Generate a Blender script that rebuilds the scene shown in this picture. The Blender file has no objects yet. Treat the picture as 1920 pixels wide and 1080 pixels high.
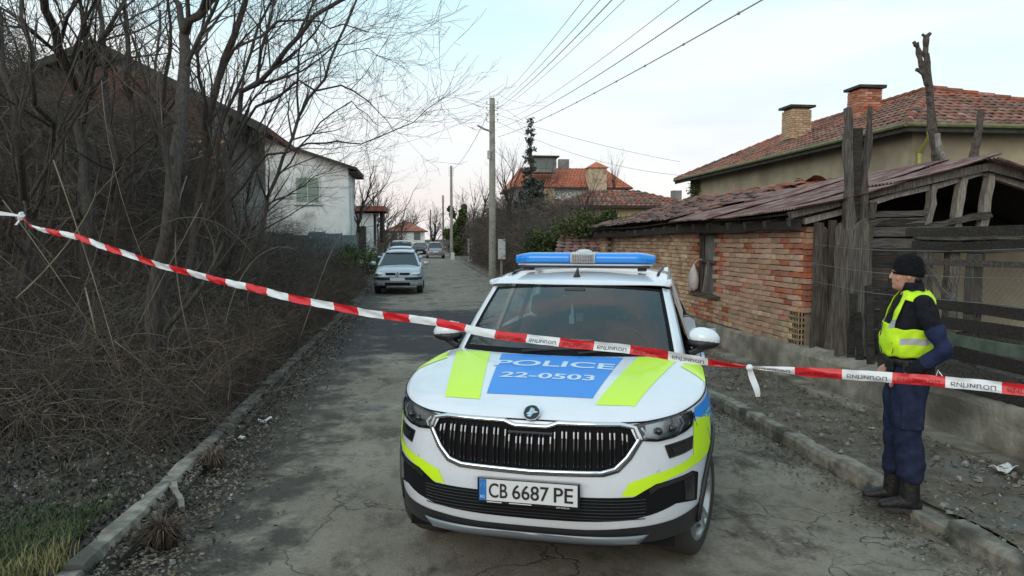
import bpy, bmesh, math, random
import numpy as np
from mathutils import Vector, Matrix
from mathutils.bvhtree import BVHTree
sc = bpy.context.scene
COL = sc.collection
R = math.radians
random.seed(7); rng = np.random.default_rng(7)

# ---------------------------------------------------------------- camera
cam_d = bpy.data.cameras.new('camera'); cam = bpy.data.objects.new('camera', cam_d); COL.objects.link(cam)
cam_d.sensor_width = 36; cam_d.lens = 1387/1920*36; cam_d.clip_start = .05; cam_d.clip_end = 2000
cam.location = (0, 0, 1.93)
cam.rotation_euler = (R(90) - math.atan(94/1387), 0, -math.atan(175/1387))
sc.camera = cam
# ---------------------------------------------------------------- world
w = bpy.data.worlds.new('World'); sc.world = w; w.use_nodes = True
nt = w.node_tree; nt.nodes.clear()
def N(t, **k):
    n = nt.nodes.new(t)
    for a, b in k.items():
        if a.startswith('i_'): n.inputs[a[2:].replace('_', ' ')].default_value = b
        else: setattr(n, a, b)
    return n
SUN_EL, SUN_ROT = R(20), R(215)
out = N('ShaderNodeOutputWorld'); bg = N('ShaderNodeBackground'); bg.inputs[1].default_value = .11
sky = N('ShaderNodeTexSky', sky_type='NISHITA', sun_disc=False, sun_elevation=SUN_EL, sun_rotation=SUN_ROT)
tc = N('ShaderNodeTexCoord'); sep = N('ShaderNodeSeparateXYZ'); nt.links.new(tc.outputs['Generated'], sep.inputs[0])
ramp = N('ShaderNodeValToRGB'); nt.links.new(sep.outputs['Z'], ramp.inputs[0])
cr = ramp.color_ramp; cr.elements[0].position = 0.0; cr.elements[0].color = (.86, .72, .70, 1)
cr.elements[1].position = .9; cr.elements[1].color = (.51, .82, .95, 1)
for p, c in ((.06, (.93, .85, .83, 1)), (.13, (.92, .95, .96, 1)), (.22, (.80, .97, 1.0, 1)), (.36, (.61, .91, 1.0, 1))):
    e = cr.elements.new(p); e.color = c
mp = N('ShaderNodeMapping'); mp.inputs['Scale'].default_value = (1.2, 1.2, 5.5); nt.links.new(tc.outputs['Generated'], mp.inputs[0])
no = N('ShaderNodeTexNoise'); no.inputs['Scale'].default_value = 2.1; no.inputs['Detail'].default_value = 6; no.inputs['Roughness'].default_value = .5; nt.links.new(mp.outputs[0], no.inputs[0])
r2 = N('ShaderNodeValToRGB'); nt.links.new(no.outputs[0], r2.inputs[0]); r2.color_ramp.elements[0].position = .42; r2.color_ramp.elements[1].position = .60
fm = N('ShaderNodeMath', operation='MULTIPLY'); fm.inputs[1].default_value = .85; nt.links.new(r2.outputs[0], fm.inputs[0])
cl = N('ShaderNodeMixRGB'); nt.links.new(fm.outputs[0], cl.inputs[0]); nt.links.new(ramp.outputs[0], cl.inputs[1]); cl.inputs[2].default_value = (.97, .96, .955, 1)
# soft lilac-grey bank low over the horizon
no2 = N('ShaderNodeTexNoise'); no2.inputs['Scale'].default_value = 3.3; no2.inputs['Detail'].default_value = 4
mp2 = N('ShaderNodeMapping'); mp2.inputs['Scale'].default_value = (1, 1, 4); mp2.inputs['Location'].default_value = (3.1, .4, 0); nt.links.new(tc.outputs['Generated'], mp2.inputs[0]); nt.links.new(mp2.outputs[0], no2.inputs[0])
r3 = N('ShaderNodeValToRGB'); nt.links.new(no2.outputs[0], r3.inputs[0]); r3.color_ramp.elements[0].position = .52; r3.color_ramp.elements[1].position = .66
r4 = N('ShaderNodeValToRGB'); nt.links.new(sep.outputs['Z'], r4.inputs[0]); r4.color_ramp.elements[0].position = .08; r4.color_ramp.elements[0].color = (1, 1, 1, 1); r4.color_ramp.elements[1].position = .24; r4.color_ramp.elements[1].color = (0, 0, 0, 1)
m4 = N('ShaderNodeMath', operation='MULTIPLY'); nt.links.new(r3.outputs[0], m4.inputs[0]); nt.links.new(r4.outputs[0], m4.inputs[1])
m5 = N('ShaderNodeMath', operation='MULTIPLY'); m5.inputs[1].default_value = .45; nt.links.new(m4.outputs[0], m5.inputs[0])
cl2 = N('ShaderNodeMixRGB'); nt.links.new(m5.outputs[0], cl2.inputs[0]); nt.links.new(cl.outputs[0], cl2.inputs[1]); cl2.inputs[2].default_value = (.66, .68, .79, 1)
sc9 = N('ShaderNodeMixRGB', blend_type='MULTIPLY'); sc9.inputs[0].default_value = 1; nt.links.new(cl2.outputs[0], sc9.inputs[1]); sc9.inputs[2].default_value = (8.75, 8.95, 9.0, 1)
mx = N('ShaderNodeMixRGB'); mx.inputs[0].default_value = .93; nt.links.new(sky.outputs[0], mx.inputs[1]); nt.links.new(sc9.outputs[0], mx.inputs[2])
nt.links.new(mx.outputs[0], bg.inputs[0]); nt.links.new(bg.outputs[0], out.inputs[0])
# ---------------------------------------------------------------- sun (soft: thin overcast at dusk)
sd = bpy.data.lights.new('sun', 'SUN'); sd.energy = 1.0; sd.angle = R(38); sd.color = (1, .86, .72)
so = bpy.data.objects.new('sun', sd); COL.objects.link(so)
_d = Vector((math.sin(SUN_ROT)*math.cos(SUN_EL), math.cos(SUN_ROT)*math.cos(SUN_EL), math.sin(SUN_EL)))
so.rotation_euler = _d.to_track_quat('Z', 'Y').to_euler()
sc.view_settings.view_transform = 'Standard'; sc.view_settings.look = 'None'
sc.view_settings.exposure = .15; sc.view_settings.gamma = 1; sc.view_settings.use_curve_mapping = False
sc.render.engine = 'CYCLES'

# ---------------------------------------------------------------- materials
MATS = {}
def newmat(name):
    m = bpy.data.materials.new(name); m.use_nodes = True
    b = m.node_tree.nodes['Principled BSDF']; MATS[name] = m
    return m, m.node_tree, b
def _n(t, T, **k):
    n = t.nodes.new(T)
    for a, v in k.items(): setattr(n, a, v)
    return n
def rgba(c): return (c[0], c[1], c[2], 1)
def nmat(name, c1, c2, scale=8, rough=.8, bump=.3, stretch=(1, 1, 1), rnd=.0, spec=.3, metal=0, bscale=None, c3=None, s3=2, lo=.35, hi=.65, bd=.02, coat=0, t3=(.5, .62), alpha=None):
    m, t, b = newmat(name); L = t.links.new
    tcn = _n(t, 'ShaderNodeTexCoord'); mpn = _n(t, 'ShaderNodeMapping'); mpn.inputs['Scale'].default_value = stretch; L(tcn.outputs['Object'], mpn.inputs[0])
    no = _n(t, 'ShaderNodeTexNoise'); no.inputs['Scale'].default_value = scale; no.inputs['Detail'].default_value = 7; no.inputs['Roughness'].default_value = .6; L(mpn.outputs[0], no.inputs[0])
    ra = _n(t, 'ShaderNodeValToRGB'); ra.color_ramp.elements[0].position = lo; ra.color_ramp.elements[1].position = hi
    ra.color_ramp.elements[0].color = rgba(c1); ra.color_ramp.elements[1].color = rgba(c2); L(no.outputs[0], ra.inputs[0])
    col = ra.outputs[0]
    if c3:
        n3 = _n(t, 'ShaderNodeTexNoise'); n3.inputs['Scale'].default_value = s3; n3.inputs['Detail'].default_value = 5; L(tcn.outputs['Object'], n3.inputs[0])
        ra3 = _n(t, 'ShaderNodeValToRGB'); ra3.color_ramp.elements[0].position = t3[0]; ra3.color_ramp.elements[1].position = t3[1]; L(n3.outputs[0], ra3.inputs[0])
        mi = _n(t, 'ShaderNodeMixRGB'); L(ra3.outputs[0], mi.inputs[0]); L(col, mi.inputs[1]); mi.inputs[2].default_value = rgba(c3); col = mi.outputs[0]
    if rnd:
        oi = _n(t, 'ShaderNodeObjectInfo'); ge = _n(t, 'ShaderNodeNewGeometry')
        ad = _n(t, 'ShaderNodeMath', operation='ADD'); L(oi.outputs['Random'], ad.inputs[0]); L(ge.outputs['Random Per Island'], ad.inputs[1])
        fr = _n(t, 'ShaderNodeMath', operation='FRACT'); L(ad.outputs[0], fr.inputs[0])
        mr = _n(t, 'ShaderNodeMapRange'); mr.inputs['To Min'].default_value = 1-rnd; mr.inputs['To Max'].default_value = 1+rnd; L(fr.outputs[0], mr.inputs[0])
        hs = _n(t, 'ShaderNodeHueSaturation'); L(mr.outputs[0], hs.inputs['Value']); L(col, hs.inputs['Color'])
        mr2 = _n(t, 'ShaderNodeMapRange'); mr2.inputs['To Min'].default_value = 1+rnd*.6; mr2.inputs['To Max'].default_value = 1-rnd*.6
        f2 = _n(t, 'ShaderNodeMath', operation='FRACT'); m7 = _n(t, 'ShaderNodeMath', operation='MULTIPLY'); m7.inputs[1].default_value = 7.3; L(ad.outputs[0], m7.inputs[0]); L(m7.outputs[0], f2.inputs[0]); L(f2.outputs[0], mr2.inputs[0])
        L(mr2.outputs[0], hs.inputs['Saturation']); col = hs.outputs[0]
    L(col, b.inputs['Base Color']); b.inputs['Roughness'].default_value = rough; b.inputs['Specular IOR Level'].default_value = spec; b.inputs['Metallic'].default_value = metal
    b.inputs['Coat Weight'].default_value = coat
    if bump:
        nb = _n(t, 'ShaderNodeTexNoise'); nb.inputs['Scale'].default_value = bscale or scale*2.5; nb.inputs['Detail'].default_value = 6; L(mpn.outputs[0], nb.inputs[0])
        bu = _n(t, 'ShaderNodeBump'); bu.inputs['Strength'].default_value = bump; bu.inputs['Distance'].default_value = bd; L(nb.outputs[0], bu.inputs['Height']); L(bu.outputs[0], b.inputs['Normal'])
    return m
def glass(name, tint, gl=.06, rough=.02):
    m, t, b = newmat(name); t.nodes.remove(b); L = t.links.new
    o = t.nodes['Material Output']; tr = _n(t, 'ShaderNodeBsdfTransparent'); tr.inputs[0].default_value = rgba(tint)
    g = _n(t, 'ShaderNodeBsdfGlossy'); g.inputs['Roughness'].default_value = rough; g.inputs[0].default_value = (1, 1, 1, 1)
    fr = _n(t, 'ShaderNodeFresnel'); fr.inputs[0].default_value = 1.72; mixs = _n(t, 'ShaderNodeMixShader')
    L(fr.outputs[0], mixs.inputs[0]); L(tr.outputs[0], mixs.inputs[1]); L(g.outputs[0], mixs.inputs[2]); L(mixs.outputs[0], o.inputs[0])
    return m

M = {}
M['dirt'] = nmat('dirt', (.055, .048, .04), (.14, .125, .105), 3.5, .95, .6, c3=(.05, .048, .042), s3=.9, bscale=18)
M['bank'] = nmat('bank_soil', (.03, .026, .022), (.085, .072, .06), 5, .95, .8, bscale=25)
M['pave'] = nmat('worn_pavement', (.085, .070, .054), (.19, .165, .132), 4, .95, .7, c3=(.17, .165, .155), s3=1.3, bscale=22, t3=(.55, .66))
M['kerb'] = nmat('kerb_concrete', (.14, .13, .11), (.30, .28, .24), 9, .9, .5, c3=(.08, .08, .07), s3=3, rnd=.12)
M['kerbdirty'] = nmat('buried_kerb', (.07, .064, .055), (.17, .158, .138), 7, .95, .7, rnd=.2)
M['conc'] = nmat('old_concrete', (.17, .155, .125), (.34, .31, .26), 4, .95, .6, c3=(.10, .09, .072), s3=1.1, bscale=30, t3=(.48, .66))
M['brick'] = nmat('fired_brick', (.41, .225, .15), (.55, .35, .25), 14, .9, .5, rnd=.2, c3=(.36, .27, .20), s3=2.2, t3=(.48, .66))
M['brickpale'] = nmat('pale_brick', (.46, .34, .21), (.60, .47, .32), 14, .9, .5, rnd=.22, c3=(.34, .22, .14), s3=2.2)
M['brickred'] = nmat('red_brick', (.33, .12, .075), (.45, .19, .125), 14, .9, .5, rnd=.25)
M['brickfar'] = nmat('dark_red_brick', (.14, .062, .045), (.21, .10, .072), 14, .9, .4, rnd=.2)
M['mortar'] = nmat('mortar', (.19, .155, .12), (.33, .28, .22), 8, .95, .6, c3=(.2, .12, .08), s3=2)
M['hole'] = nmat('hollow_core', (.015, .012, .01), (.03, .025, .02), 5, 1, 0)
M['tile'] = nmat('clay_tile', (.19, .078, .055), (.34, .14, .095), 9, .85, .4, rnd=.35, c3=(.10, .085, .07), s3=1.4, t3=(.5, .64))
M['tileold'] = nmat('weathered_clay_tile', (.15, .068, .055), (.28, .135, .11), 9, .9, .4, rnd=.35, c3=(.10, .072, .062), s3=1.6)
M['tilered'] = nmat('orange_clay_tile', (.40, .115, .06), (.52, .17, .09), 3, .8, .4, rnd=.1)
M['metal'] = nmat('rusty_sheet_metal', (.17, .10, .09), (.32, .235, .22), 4, .65, .2, stretch=(3, .6, 1), metal=.2, c3=(.13, .055, .045), s3=3.2, t3=(.44, .58), spec=.4)
M['wood'] = nmat('weathered_wood', (.045, .039, .034), (.15, .133, .118), 6, .9, .7, stretch=(10, 10, .8), rnd=.25, bscale=9)
M['woodh'] = nmat('weathered_board', (.034, .030, .027), (.12, .107, .095), 6, .9, .7, stretch=(.8, 10, 10), rnd=.3, bscale=9)
M['wooddark'] = nmat('dark_old_wood', (.014, .013, .012), (.05, .045, .04), 6, .9, .7, stretch=(1, 10, 10), rnd=.3, bscale=9)
M['woodlight'] = nmat('pale_grey_wood', (.13, .12, .105), (.30, .28, .25), 7, .9, .6, stretch=(9, 9, .8), rnd=.2, bscale=9)
M['beige'] = nmat('beige_plaster', (.34, .30, .21), (.42, .375, .27), 2.2, .95, .3, c3=(.29, .25, .18), s3=.6, bscale=40)
M['yellow'] = nmat('yellow_plaster', (.50, .43, .22), (.60, .53, .30), 2, .95, .2)
M['white'] = nmat('white_plaster', (.60, .63, .63), (.74, .77, .77), 2, .95, .3, c3=(.40, .41, .40), s3=.8)
M['greyplaster'] = nmat('grey_plaster', (.15, .15, .145), (.26, .26, .25), 2, .95, .3, c3=(.1, .1, .1), s3=.9)
M['fascia'] = nmat('dark_fascia', (.03, .032, .028), (.06, .06, .05), 5, .8, .2)
M['gutter'] = nmat('moss_green_gutter', (.12, .13, .06), (.20, .20, .10), 6, .6, .2)
M['yellowpipe'] = nmat('yellow_pipe', (.30, .31, .09), (.40, .41, .13), 8, .5, .1)
M['bark'] = nmat('bark', (.034, .030, .027), (.088, .078, .07), 9, .95, .6, stretch=(4, 4, .6))
M['twig'] = nmat('grey_brown_twig', (.055, .047, .041), (.15, .13, .112), 3, .95, 0, rnd=.45)
M['twigred'] = nmat('brown_bramble_cane', (.055, .040, .032), (.14, .105, .082), 2, .95, 0, rnd=.5)
M['cane'] = nmat('pale_dry_cane', (.11, .095, .072), (.22, .19, .145), 3, .9, 0, rnd=.3)
M['pruned'] = nmat('pruned_bark', (.05, .042, .037), (.12, .10, .09), 14, .95, .8)
M['hedge'] = nmat('brown_hedge_twig', (.075, .06, .052), (.16, .13, .113), 1.5, .95, 0, rnd=.35)
M['leaf'] = nmat('evergreen_leaf', (.03, .05, .015), (.085, .115, .03), .9, .7, 0, rnd=.45)
M['needle'] = nmat('spruce_needle', (.05, .065, .058), (.10, .115, .10), 2, .8, 0, rnd=.35)
M['grass'] = nmat('rough_grass', (.03, .05, .022), (.08, .10, .045), 3, .8, 0, rnd=.4)
M['grassdry'] = nmat('dry_grass', (.13, .12, .055), (.23, .21, .10), 3, .8, 0, rnd=.4)
M['litterleaf'] = nmat('dead_leaf', (.03, .026, .024), (.095, .08, .07), 1.2, .9, 0, rnd=.6)
M['litterbrown'] = nmat('brown_dead_leaf', (.075, .058, .044), (.18, .15, .118), 1.5, .9, 0, rnd=.5)
M['litterpale'] = nmat('pale_dead_leaf', (.17, .15, .13), (.30, .28, .26), 2, .9, 0, rnd=.5)
M['deadleaf'] = nmat('hanging_dead_leaf', (.05, .034, .024), (.13, .09, .06), 2, .9, 0, rnd=.5)
M['stone'] = nmat('stone', (.14, .13, .12), (.30, .29, .27), 12, .9, .4, rnd=.35)
M['pole'] = nmat('concrete_pole', (.22, .21, .18), (.34, .33, .29), 5, .9, .3)
M['polewood'] = nmat('wooden_pole', (.09, .08, .07), (.17, .155, .14), 5, .9, .3)
M['meterbox'] = nmat('white_box_paint', (.50, .54, .54), (.58, .62, .62), 3, .6, .05)
M['cable'] = nmat('cable', (.36, .38, .38), (.44, .46, .46), 3, .6, 0)
M['interiorblack'] = nmat('barn_darkness', (.012, .011, .010), (.022, .02, .018), 3, 1, 0)  # darkness of the unlit bay put into the colour
M['greenpaint'] = nmat('faded_green_paint', (.06, .085, .065), (.12, .15, .12), 5, .8, .2)
M['blue_fence'] = nmat('blue_grey_sheet', (.10, .14, .155), (.17, .22, .235), 3, .7, .1, rnd=.15)
M['wire'] = nmat('galvanised_wire', (.16, .16, .155), (.25, .25, .24), 5, .5, 0, metal=.3)
M['plastic'] = nmat('plastic_bag', (.42, .38, .37), (.60, .56, .55), 6, .5, .4, spec=.5)
M['litterwhite'] = nmat('white_scrap', (.55, .57, .57), (.68, .70, .70), 8, .6, .2)
M['litterteal'] = nmat('teal_plastic', (.05, .26, .20), (.12, .40, .32), 8, .5, .2)
# car
def pbr(name, c, rough=.5, metal=0, coat=0, spec=.5, dirt=None, emit=None):
    m, t, b = newmat(name); L = t.links.new
    b.inputs['Base Color'].default_value = rgba(c); b.inputs['Roughness'].default_value = rough; b.inputs['Metallic'].default_value = metal
    b.inputs['Coat Weight'].default_value = coat; b.inputs['Coat Roughness'].default_value = .04; b.inputs['Specular IOR Level'].default_value = spec
    if dirt:
        tcn = _n(t, 'ShaderNodeTexCoord'); sp = _n(t, 'ShaderNodeSeparateXYZ'); L(tcn.outputs['Object'], sp.inputs[0])
        no = _n(t, 'ShaderNodeTexNoise'); no.inputs['Scale'].default_value = 3; no.inputs['Detail'].default_value = 10; no.inputs['Roughness'].default_value = .7; L(tcn.outputs['Object'], no.inputs[0])
        mr = _n(t, 'ShaderNodeMapRange'); mr.inputs['From Min'].default_value = 1.0; mr.inputs['From Max'].default_value = .3; mr.inputs['To Min'].default_value = -.45; mr.inputs['To Max'].default_value = .1; L(sp.outputs['Z'], mr.inputs[0])
        ad = _n(t, 'ShaderNodeMath', operation='ADD', use_clamp=True); L(mr.outputs[0], ad.inputs[0]); L(no.outputs[0], ad.inputs[1])
        mu = _n(t, 'ShaderNodeMath', operation='MULTIPLY', use_clamp=True); mu.inputs[1].default_value = dirt; L(ad.outputs[0], mu.inputs[0])
        mi = _n(t, 'ShaderNodeMixRGB'); L(mu.outputs[0], mi.inputs[0]); mi.inputs[1].default_value = rgba(c); mi.inputs[2].default_value = (.26, .235, .2, 1); L(mi.outputs[0], b.inputs['Base Color'])
    if emit: b.inputs['Emission Color'].default_value = rgba(emit[0]); b.inputs['Emission Strength'].default_value = emit[1]
    M[name] = m; return m
pbr('car_white', (.72, .77, .84), .30, 0, .8, dirt=.5)
pbr('decal_blue', (.02, .25, .78), .42, 0, .15)
pbr('decal_yellow', (.60, .90, .015), .42, 0, .3)
pbr('decal_white', (.60, .74, .84), .4)
pbr('trim_black', (.012, .013, .015), .45, dirt=.05)
pbr('gloss_black', (.008, .009, .011), .12, 0, .5)
pbr('mesh_black', (.005, .005, .006), .8, spec=.2)
pbr('chrome', (.72, .75, .78), .12, 1)
pbr('dark_chrome', (.22, .24, .26), .25, 1)
pbr('skid_silver', (.22, .26, .30), .4, .5, dirt=.3)
pbr('rubber', (.014, .014, .014), .85, dirt=.12)
pbr('alloy', (.45, .47, .50), .3, .8, dirt=.35)
pbr('seat_fabric', (.03, .033, .04), .9)
pbr('dash', (.015, .016, .019), .7)
pbr('lamp_blue', (.010, .26, .80), .25, 0, .5)
pbr('lamp_white', (.55, .58, .62), .4)
pbr('plate_white', (.66, .68, .70), .4)
pbr('plate_black', (.01, .01, .012), .5)
pbr('plate_blue', (.02, .16, .50), .4)
pbr('reflector', (.55, .58, .60), .18, .9)
pbr('lamp_inner', (.03, .033, .036), .3, .4)
pbr('silver_paint', (.42, .48, .56), .35, .3, .6, dirt=.35)
pbr('grey_paint', (.22, .22, .25), .35, .3, .5, dirt=.3)
pbr('red_lamp', (.35, .02, .02), .3)
pbr('pale_gate', (.55, .56, .55), .6)
pbr('matt_dark', (.02, .02, .02), .8)
pbr('airfresh', (.60, .72, .75), .5)
M['glass'] = glass('car_glass', (.66, .80, .83))
M['lampglass'] = glass('lamp_glass', (.78, .84, .86))
M['winglass'] = pbr('house_glass', (.10, .13, .12), .12, 0, 0, .6)
pbr('curtain_pane', (.22, .28, .24), .25, 0, 0, .6)
# person
M['navy'] = nmat('navy_cloth', (.013, .018, .042), (.024, .031, .065), 20, .9, .35, bscale=60, spec=.15)
M['navyb'] = nmat('blue_sleeve_cloth', (.012, .018, .052), (.021, .030, .078), 14, .85, .35, bscale=50, spec=.2)
M['blackcloth'] = nmat('black_cloth', (.008, .009, .013), (.016, .017, .024), 25, .95, .35, bscale=70, spec=.15)
M['beanie'] = nmat('black_knit', (.007, .007, .009), (.014, .014, .017), 60, 1, .6, bscale=130, spec=.1)
M['hivis'] = nmat('hi_vis_yellow', (.50, .80, .015), (.62, .92, .03), 10, .7, .3, bscale=18)
M['reflective'] = nmat('reflective_strip', (.34, .36, .37), (.46, .48, .49), 10, .4, .1)
M['skin'] = nmat('skin', (.40, .21, .15), (.50, .28, .21), 12, .55, .1, spec=.35)
M['leather'] = nmat('black_leather', (.010, .010, .011), (.022, .022, .023), 20, .45, .3)
M['taperd'] = nmat('red_tape', (.55, .012, .018), (.66, .02, .03), 6, .35, .15, spec=.5)
M['tapewh'] = nmat('white_tape', (.66, .70, .74), (.76, .79, .82), 6, .35, .15, spec=.5)
pbr('tape_ink', (.10, .11, .13), .5)
pbr('tape_ink_red', (.28, .005, .01), .5)

# road: cracked asphalt with pale bare patches and damp soil, all in object space
def road_mat():
    m, t, b = newmat('cracked_asphalt'); L = t.links.new
    tcn = _n(t, 'ShaderNodeTexCoord'); P = tcn.outputs['Object']
    def noise(s, d=6, r=.6, st=None):
        n = _n(t, 'ShaderNodeTexNoise'); n.inputs['Scale'].default_value = s; n.inputs['Detail'].default_value = d; n.inputs['Roughness'].default_value = r
        if st: mm = _n(t, 'ShaderNodeMapping'); mm.inputs['Scale'].default_value = st; L(P, mm.inputs[0]); L(mm.outputs[0], n.inputs[0])
        else: L(P, n.inputs[0])
        return n.outputs[0]
    def rmp(x, a, b_, ca=(0, 0, 0), cb=(1, 1, 1)):
        r = _n(t, 'ShaderNodeValToRGB'); r.color_ramp.elements[0].position = a; r.color_ramp.elements[1].position = b_; r.color_ramp.elements[0].color = rgba(ca); r.color_ramp.elements[1].color = rgba(cb); L(x, r.inputs[0]); return r.outputs[0]
    def mix(f, a, b_):
        x = _n(t, 'ShaderNodeMixRGB'); L(f, x.inputs[0])
        for i, v in ((1, a), (2, b_)):
            if isinstance(v, tuple): x.inputs[i].default_value = rgba(v)
            else: L(v, x.inputs[i])
        return x.outputs[0]
    base = rmp(noise(95, 5, .75), .36, .64, (.17, .147, .118), (.29, .255, .208))
    c = mix(rmp(noise(.55, 7, .65), .46, .60), base, rmp(noise(40, 4), .3, .7, (.24, .214, .178), (.355, .32, .268)))      # pale worn patches
    c = mix(rmp(noise(1.15, 9, .72, (1.3, .8, 1)), .53, .62), c, rmp(noise(70, 3), .3, .7, (.065, .056, .046), (.14, .122, .10)))      # soil and leaf mould
    mt = _n(t, 'ShaderNodeMath', operation='MULTIPLY'); L(rmp(noise(4.5, 10, .78, (1, .6, 1)), .50, .60), mt.inputs[0]); mt.inputs[1].default_value = .5
    c = mix(mt.outputs[0], c, rmp(noise(110, 4, .7), .35, .65, (.05, .043, .035), (.15, .13, .105)))
    mt2 = _n(t, 'ShaderNodeMath', operation='MULTIPLY'); L(rmp(noise(13, 8, .7), .56, .64), mt2.inputs[0]); mt2.inputs[1].default_value = .5
    c = mix(mt2.outputs[0], c, (.33, .30, .25))
    # soil gathers along the left kerb and in a damp band up the street
    sp = _n(t, 'ShaderNodeSeparateXYZ'); L(P, sp.inputs[0])
    mr = _n(t, 'ShaderNodeMapRange'); mr.inputs['From Min'].default_value = -.2; mr.inputs['From Max'].default_value = -1.75; L(sp.outputs['X'], mr.inputs[0])
    ad = _n(t, 'ShaderNodeMath', operation='MULTIPLY_ADD'); L(mr.outputs[0], ad.inputs[0]); ad.inputs[1].default_value = .45; L(noise(1.7, 9, .7), ad.inputs[2])
    c = mix(rmp(ad.outputs[0], .66, .80), c, rmp(noise(80, 3), .3, .7, (.04, .036, .032), (.10, .09, .078)))
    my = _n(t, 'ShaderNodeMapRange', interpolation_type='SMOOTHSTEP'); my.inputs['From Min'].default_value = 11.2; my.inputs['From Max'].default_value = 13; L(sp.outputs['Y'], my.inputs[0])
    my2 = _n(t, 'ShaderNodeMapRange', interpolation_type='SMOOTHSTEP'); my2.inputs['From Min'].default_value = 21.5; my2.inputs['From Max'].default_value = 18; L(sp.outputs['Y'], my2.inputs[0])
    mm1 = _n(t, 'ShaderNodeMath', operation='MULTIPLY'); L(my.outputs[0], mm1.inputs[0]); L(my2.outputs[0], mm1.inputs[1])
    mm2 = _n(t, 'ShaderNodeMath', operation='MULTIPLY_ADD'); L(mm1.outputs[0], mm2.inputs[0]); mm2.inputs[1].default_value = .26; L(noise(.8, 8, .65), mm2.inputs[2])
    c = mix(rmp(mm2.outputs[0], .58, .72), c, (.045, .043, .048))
    # cracks
    wn = _n(t, 'ShaderNodeTexNoise'); wn.inputs['Scale'].default_value = 2.2; wn.inputs['Detail'].default_value = 6; L(P, wn.inputs[0])
    wm = _n(t, 'ShaderNodeMixRGB', blend_type='ADD'); wm.inputs[0].default_value = .55; L(P, wm.inputs[1]); L(wn.outputs[1], wm.inputs[2])
    cr = None
    for s, wd in ((.75, .0055), (2.3, .008)):
        v = _n(t, 'ShaderNodeTexVoronoi', feature='DISTANCE_TO_EDGE'); v.inputs['Scale'].default_value = s; L(wm.outputs[0], v.inputs[0])
        k = rmp(v.outputs[0], 0, wd, (1, 1, 1), (0, 0, 0))
        if s > 1:
            g = _n(t, 'ShaderNodeMath', operation='MULTIPLY'); L(k, g.inputs[0]); L(rmp(noise(.7, 3), .50, .62), g.inputs[1]); k2 = g.outputs[0]
            a2 = _n(t, 'ShaderNodeMath', operation='MAXIMUM'); L(cr, a2.inputs[0]); L(k2, a2.inputs[1]); cr = a2.outputs[0]
        else:
            g = _n(t, 'ShaderNodeMath', operation='MULTIPLY'); L(k, g.inputs[0]); L(rmp(noise(1.3, 4), .36, .52), g.inputs[1]); cr = g.outputs[0]
    c = mix(cr, c, (.06, .054, .046)); L(c, b.inputs['Base Color'])
    L(rmp(noise(3), .3, .7, (.72, .72, .72), (.95, .95, .95)), b.inputs['Roughness']); b.inputs['Specular IOR Level'].default_value = .3
    h = _n(t, 'ShaderNodeMath', operation='MULTIPLY_ADD'); L(noise(90, 5, .7), h.inputs[0]); h.inputs[1].default_value = .8; L(noise(3, 8, .7), h.inputs[2])
    h2 = _n(t, 'ShaderNodeMath', operation='SUBTRACT'); L(h.outputs[0], h2.inputs[0]); L(cr, h2.inputs[1])
    bu = _n(t, 'ShaderNodeBump'); bu.inputs['Strength'].default_value = .6; bu.inputs['Distance'].default_value = .03; L(h2.outputs[0], bu.inputs['Height']); L(bu.outputs[0], b.inputs['Normal'])
    return m
M['road'] = road_mat()

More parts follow.
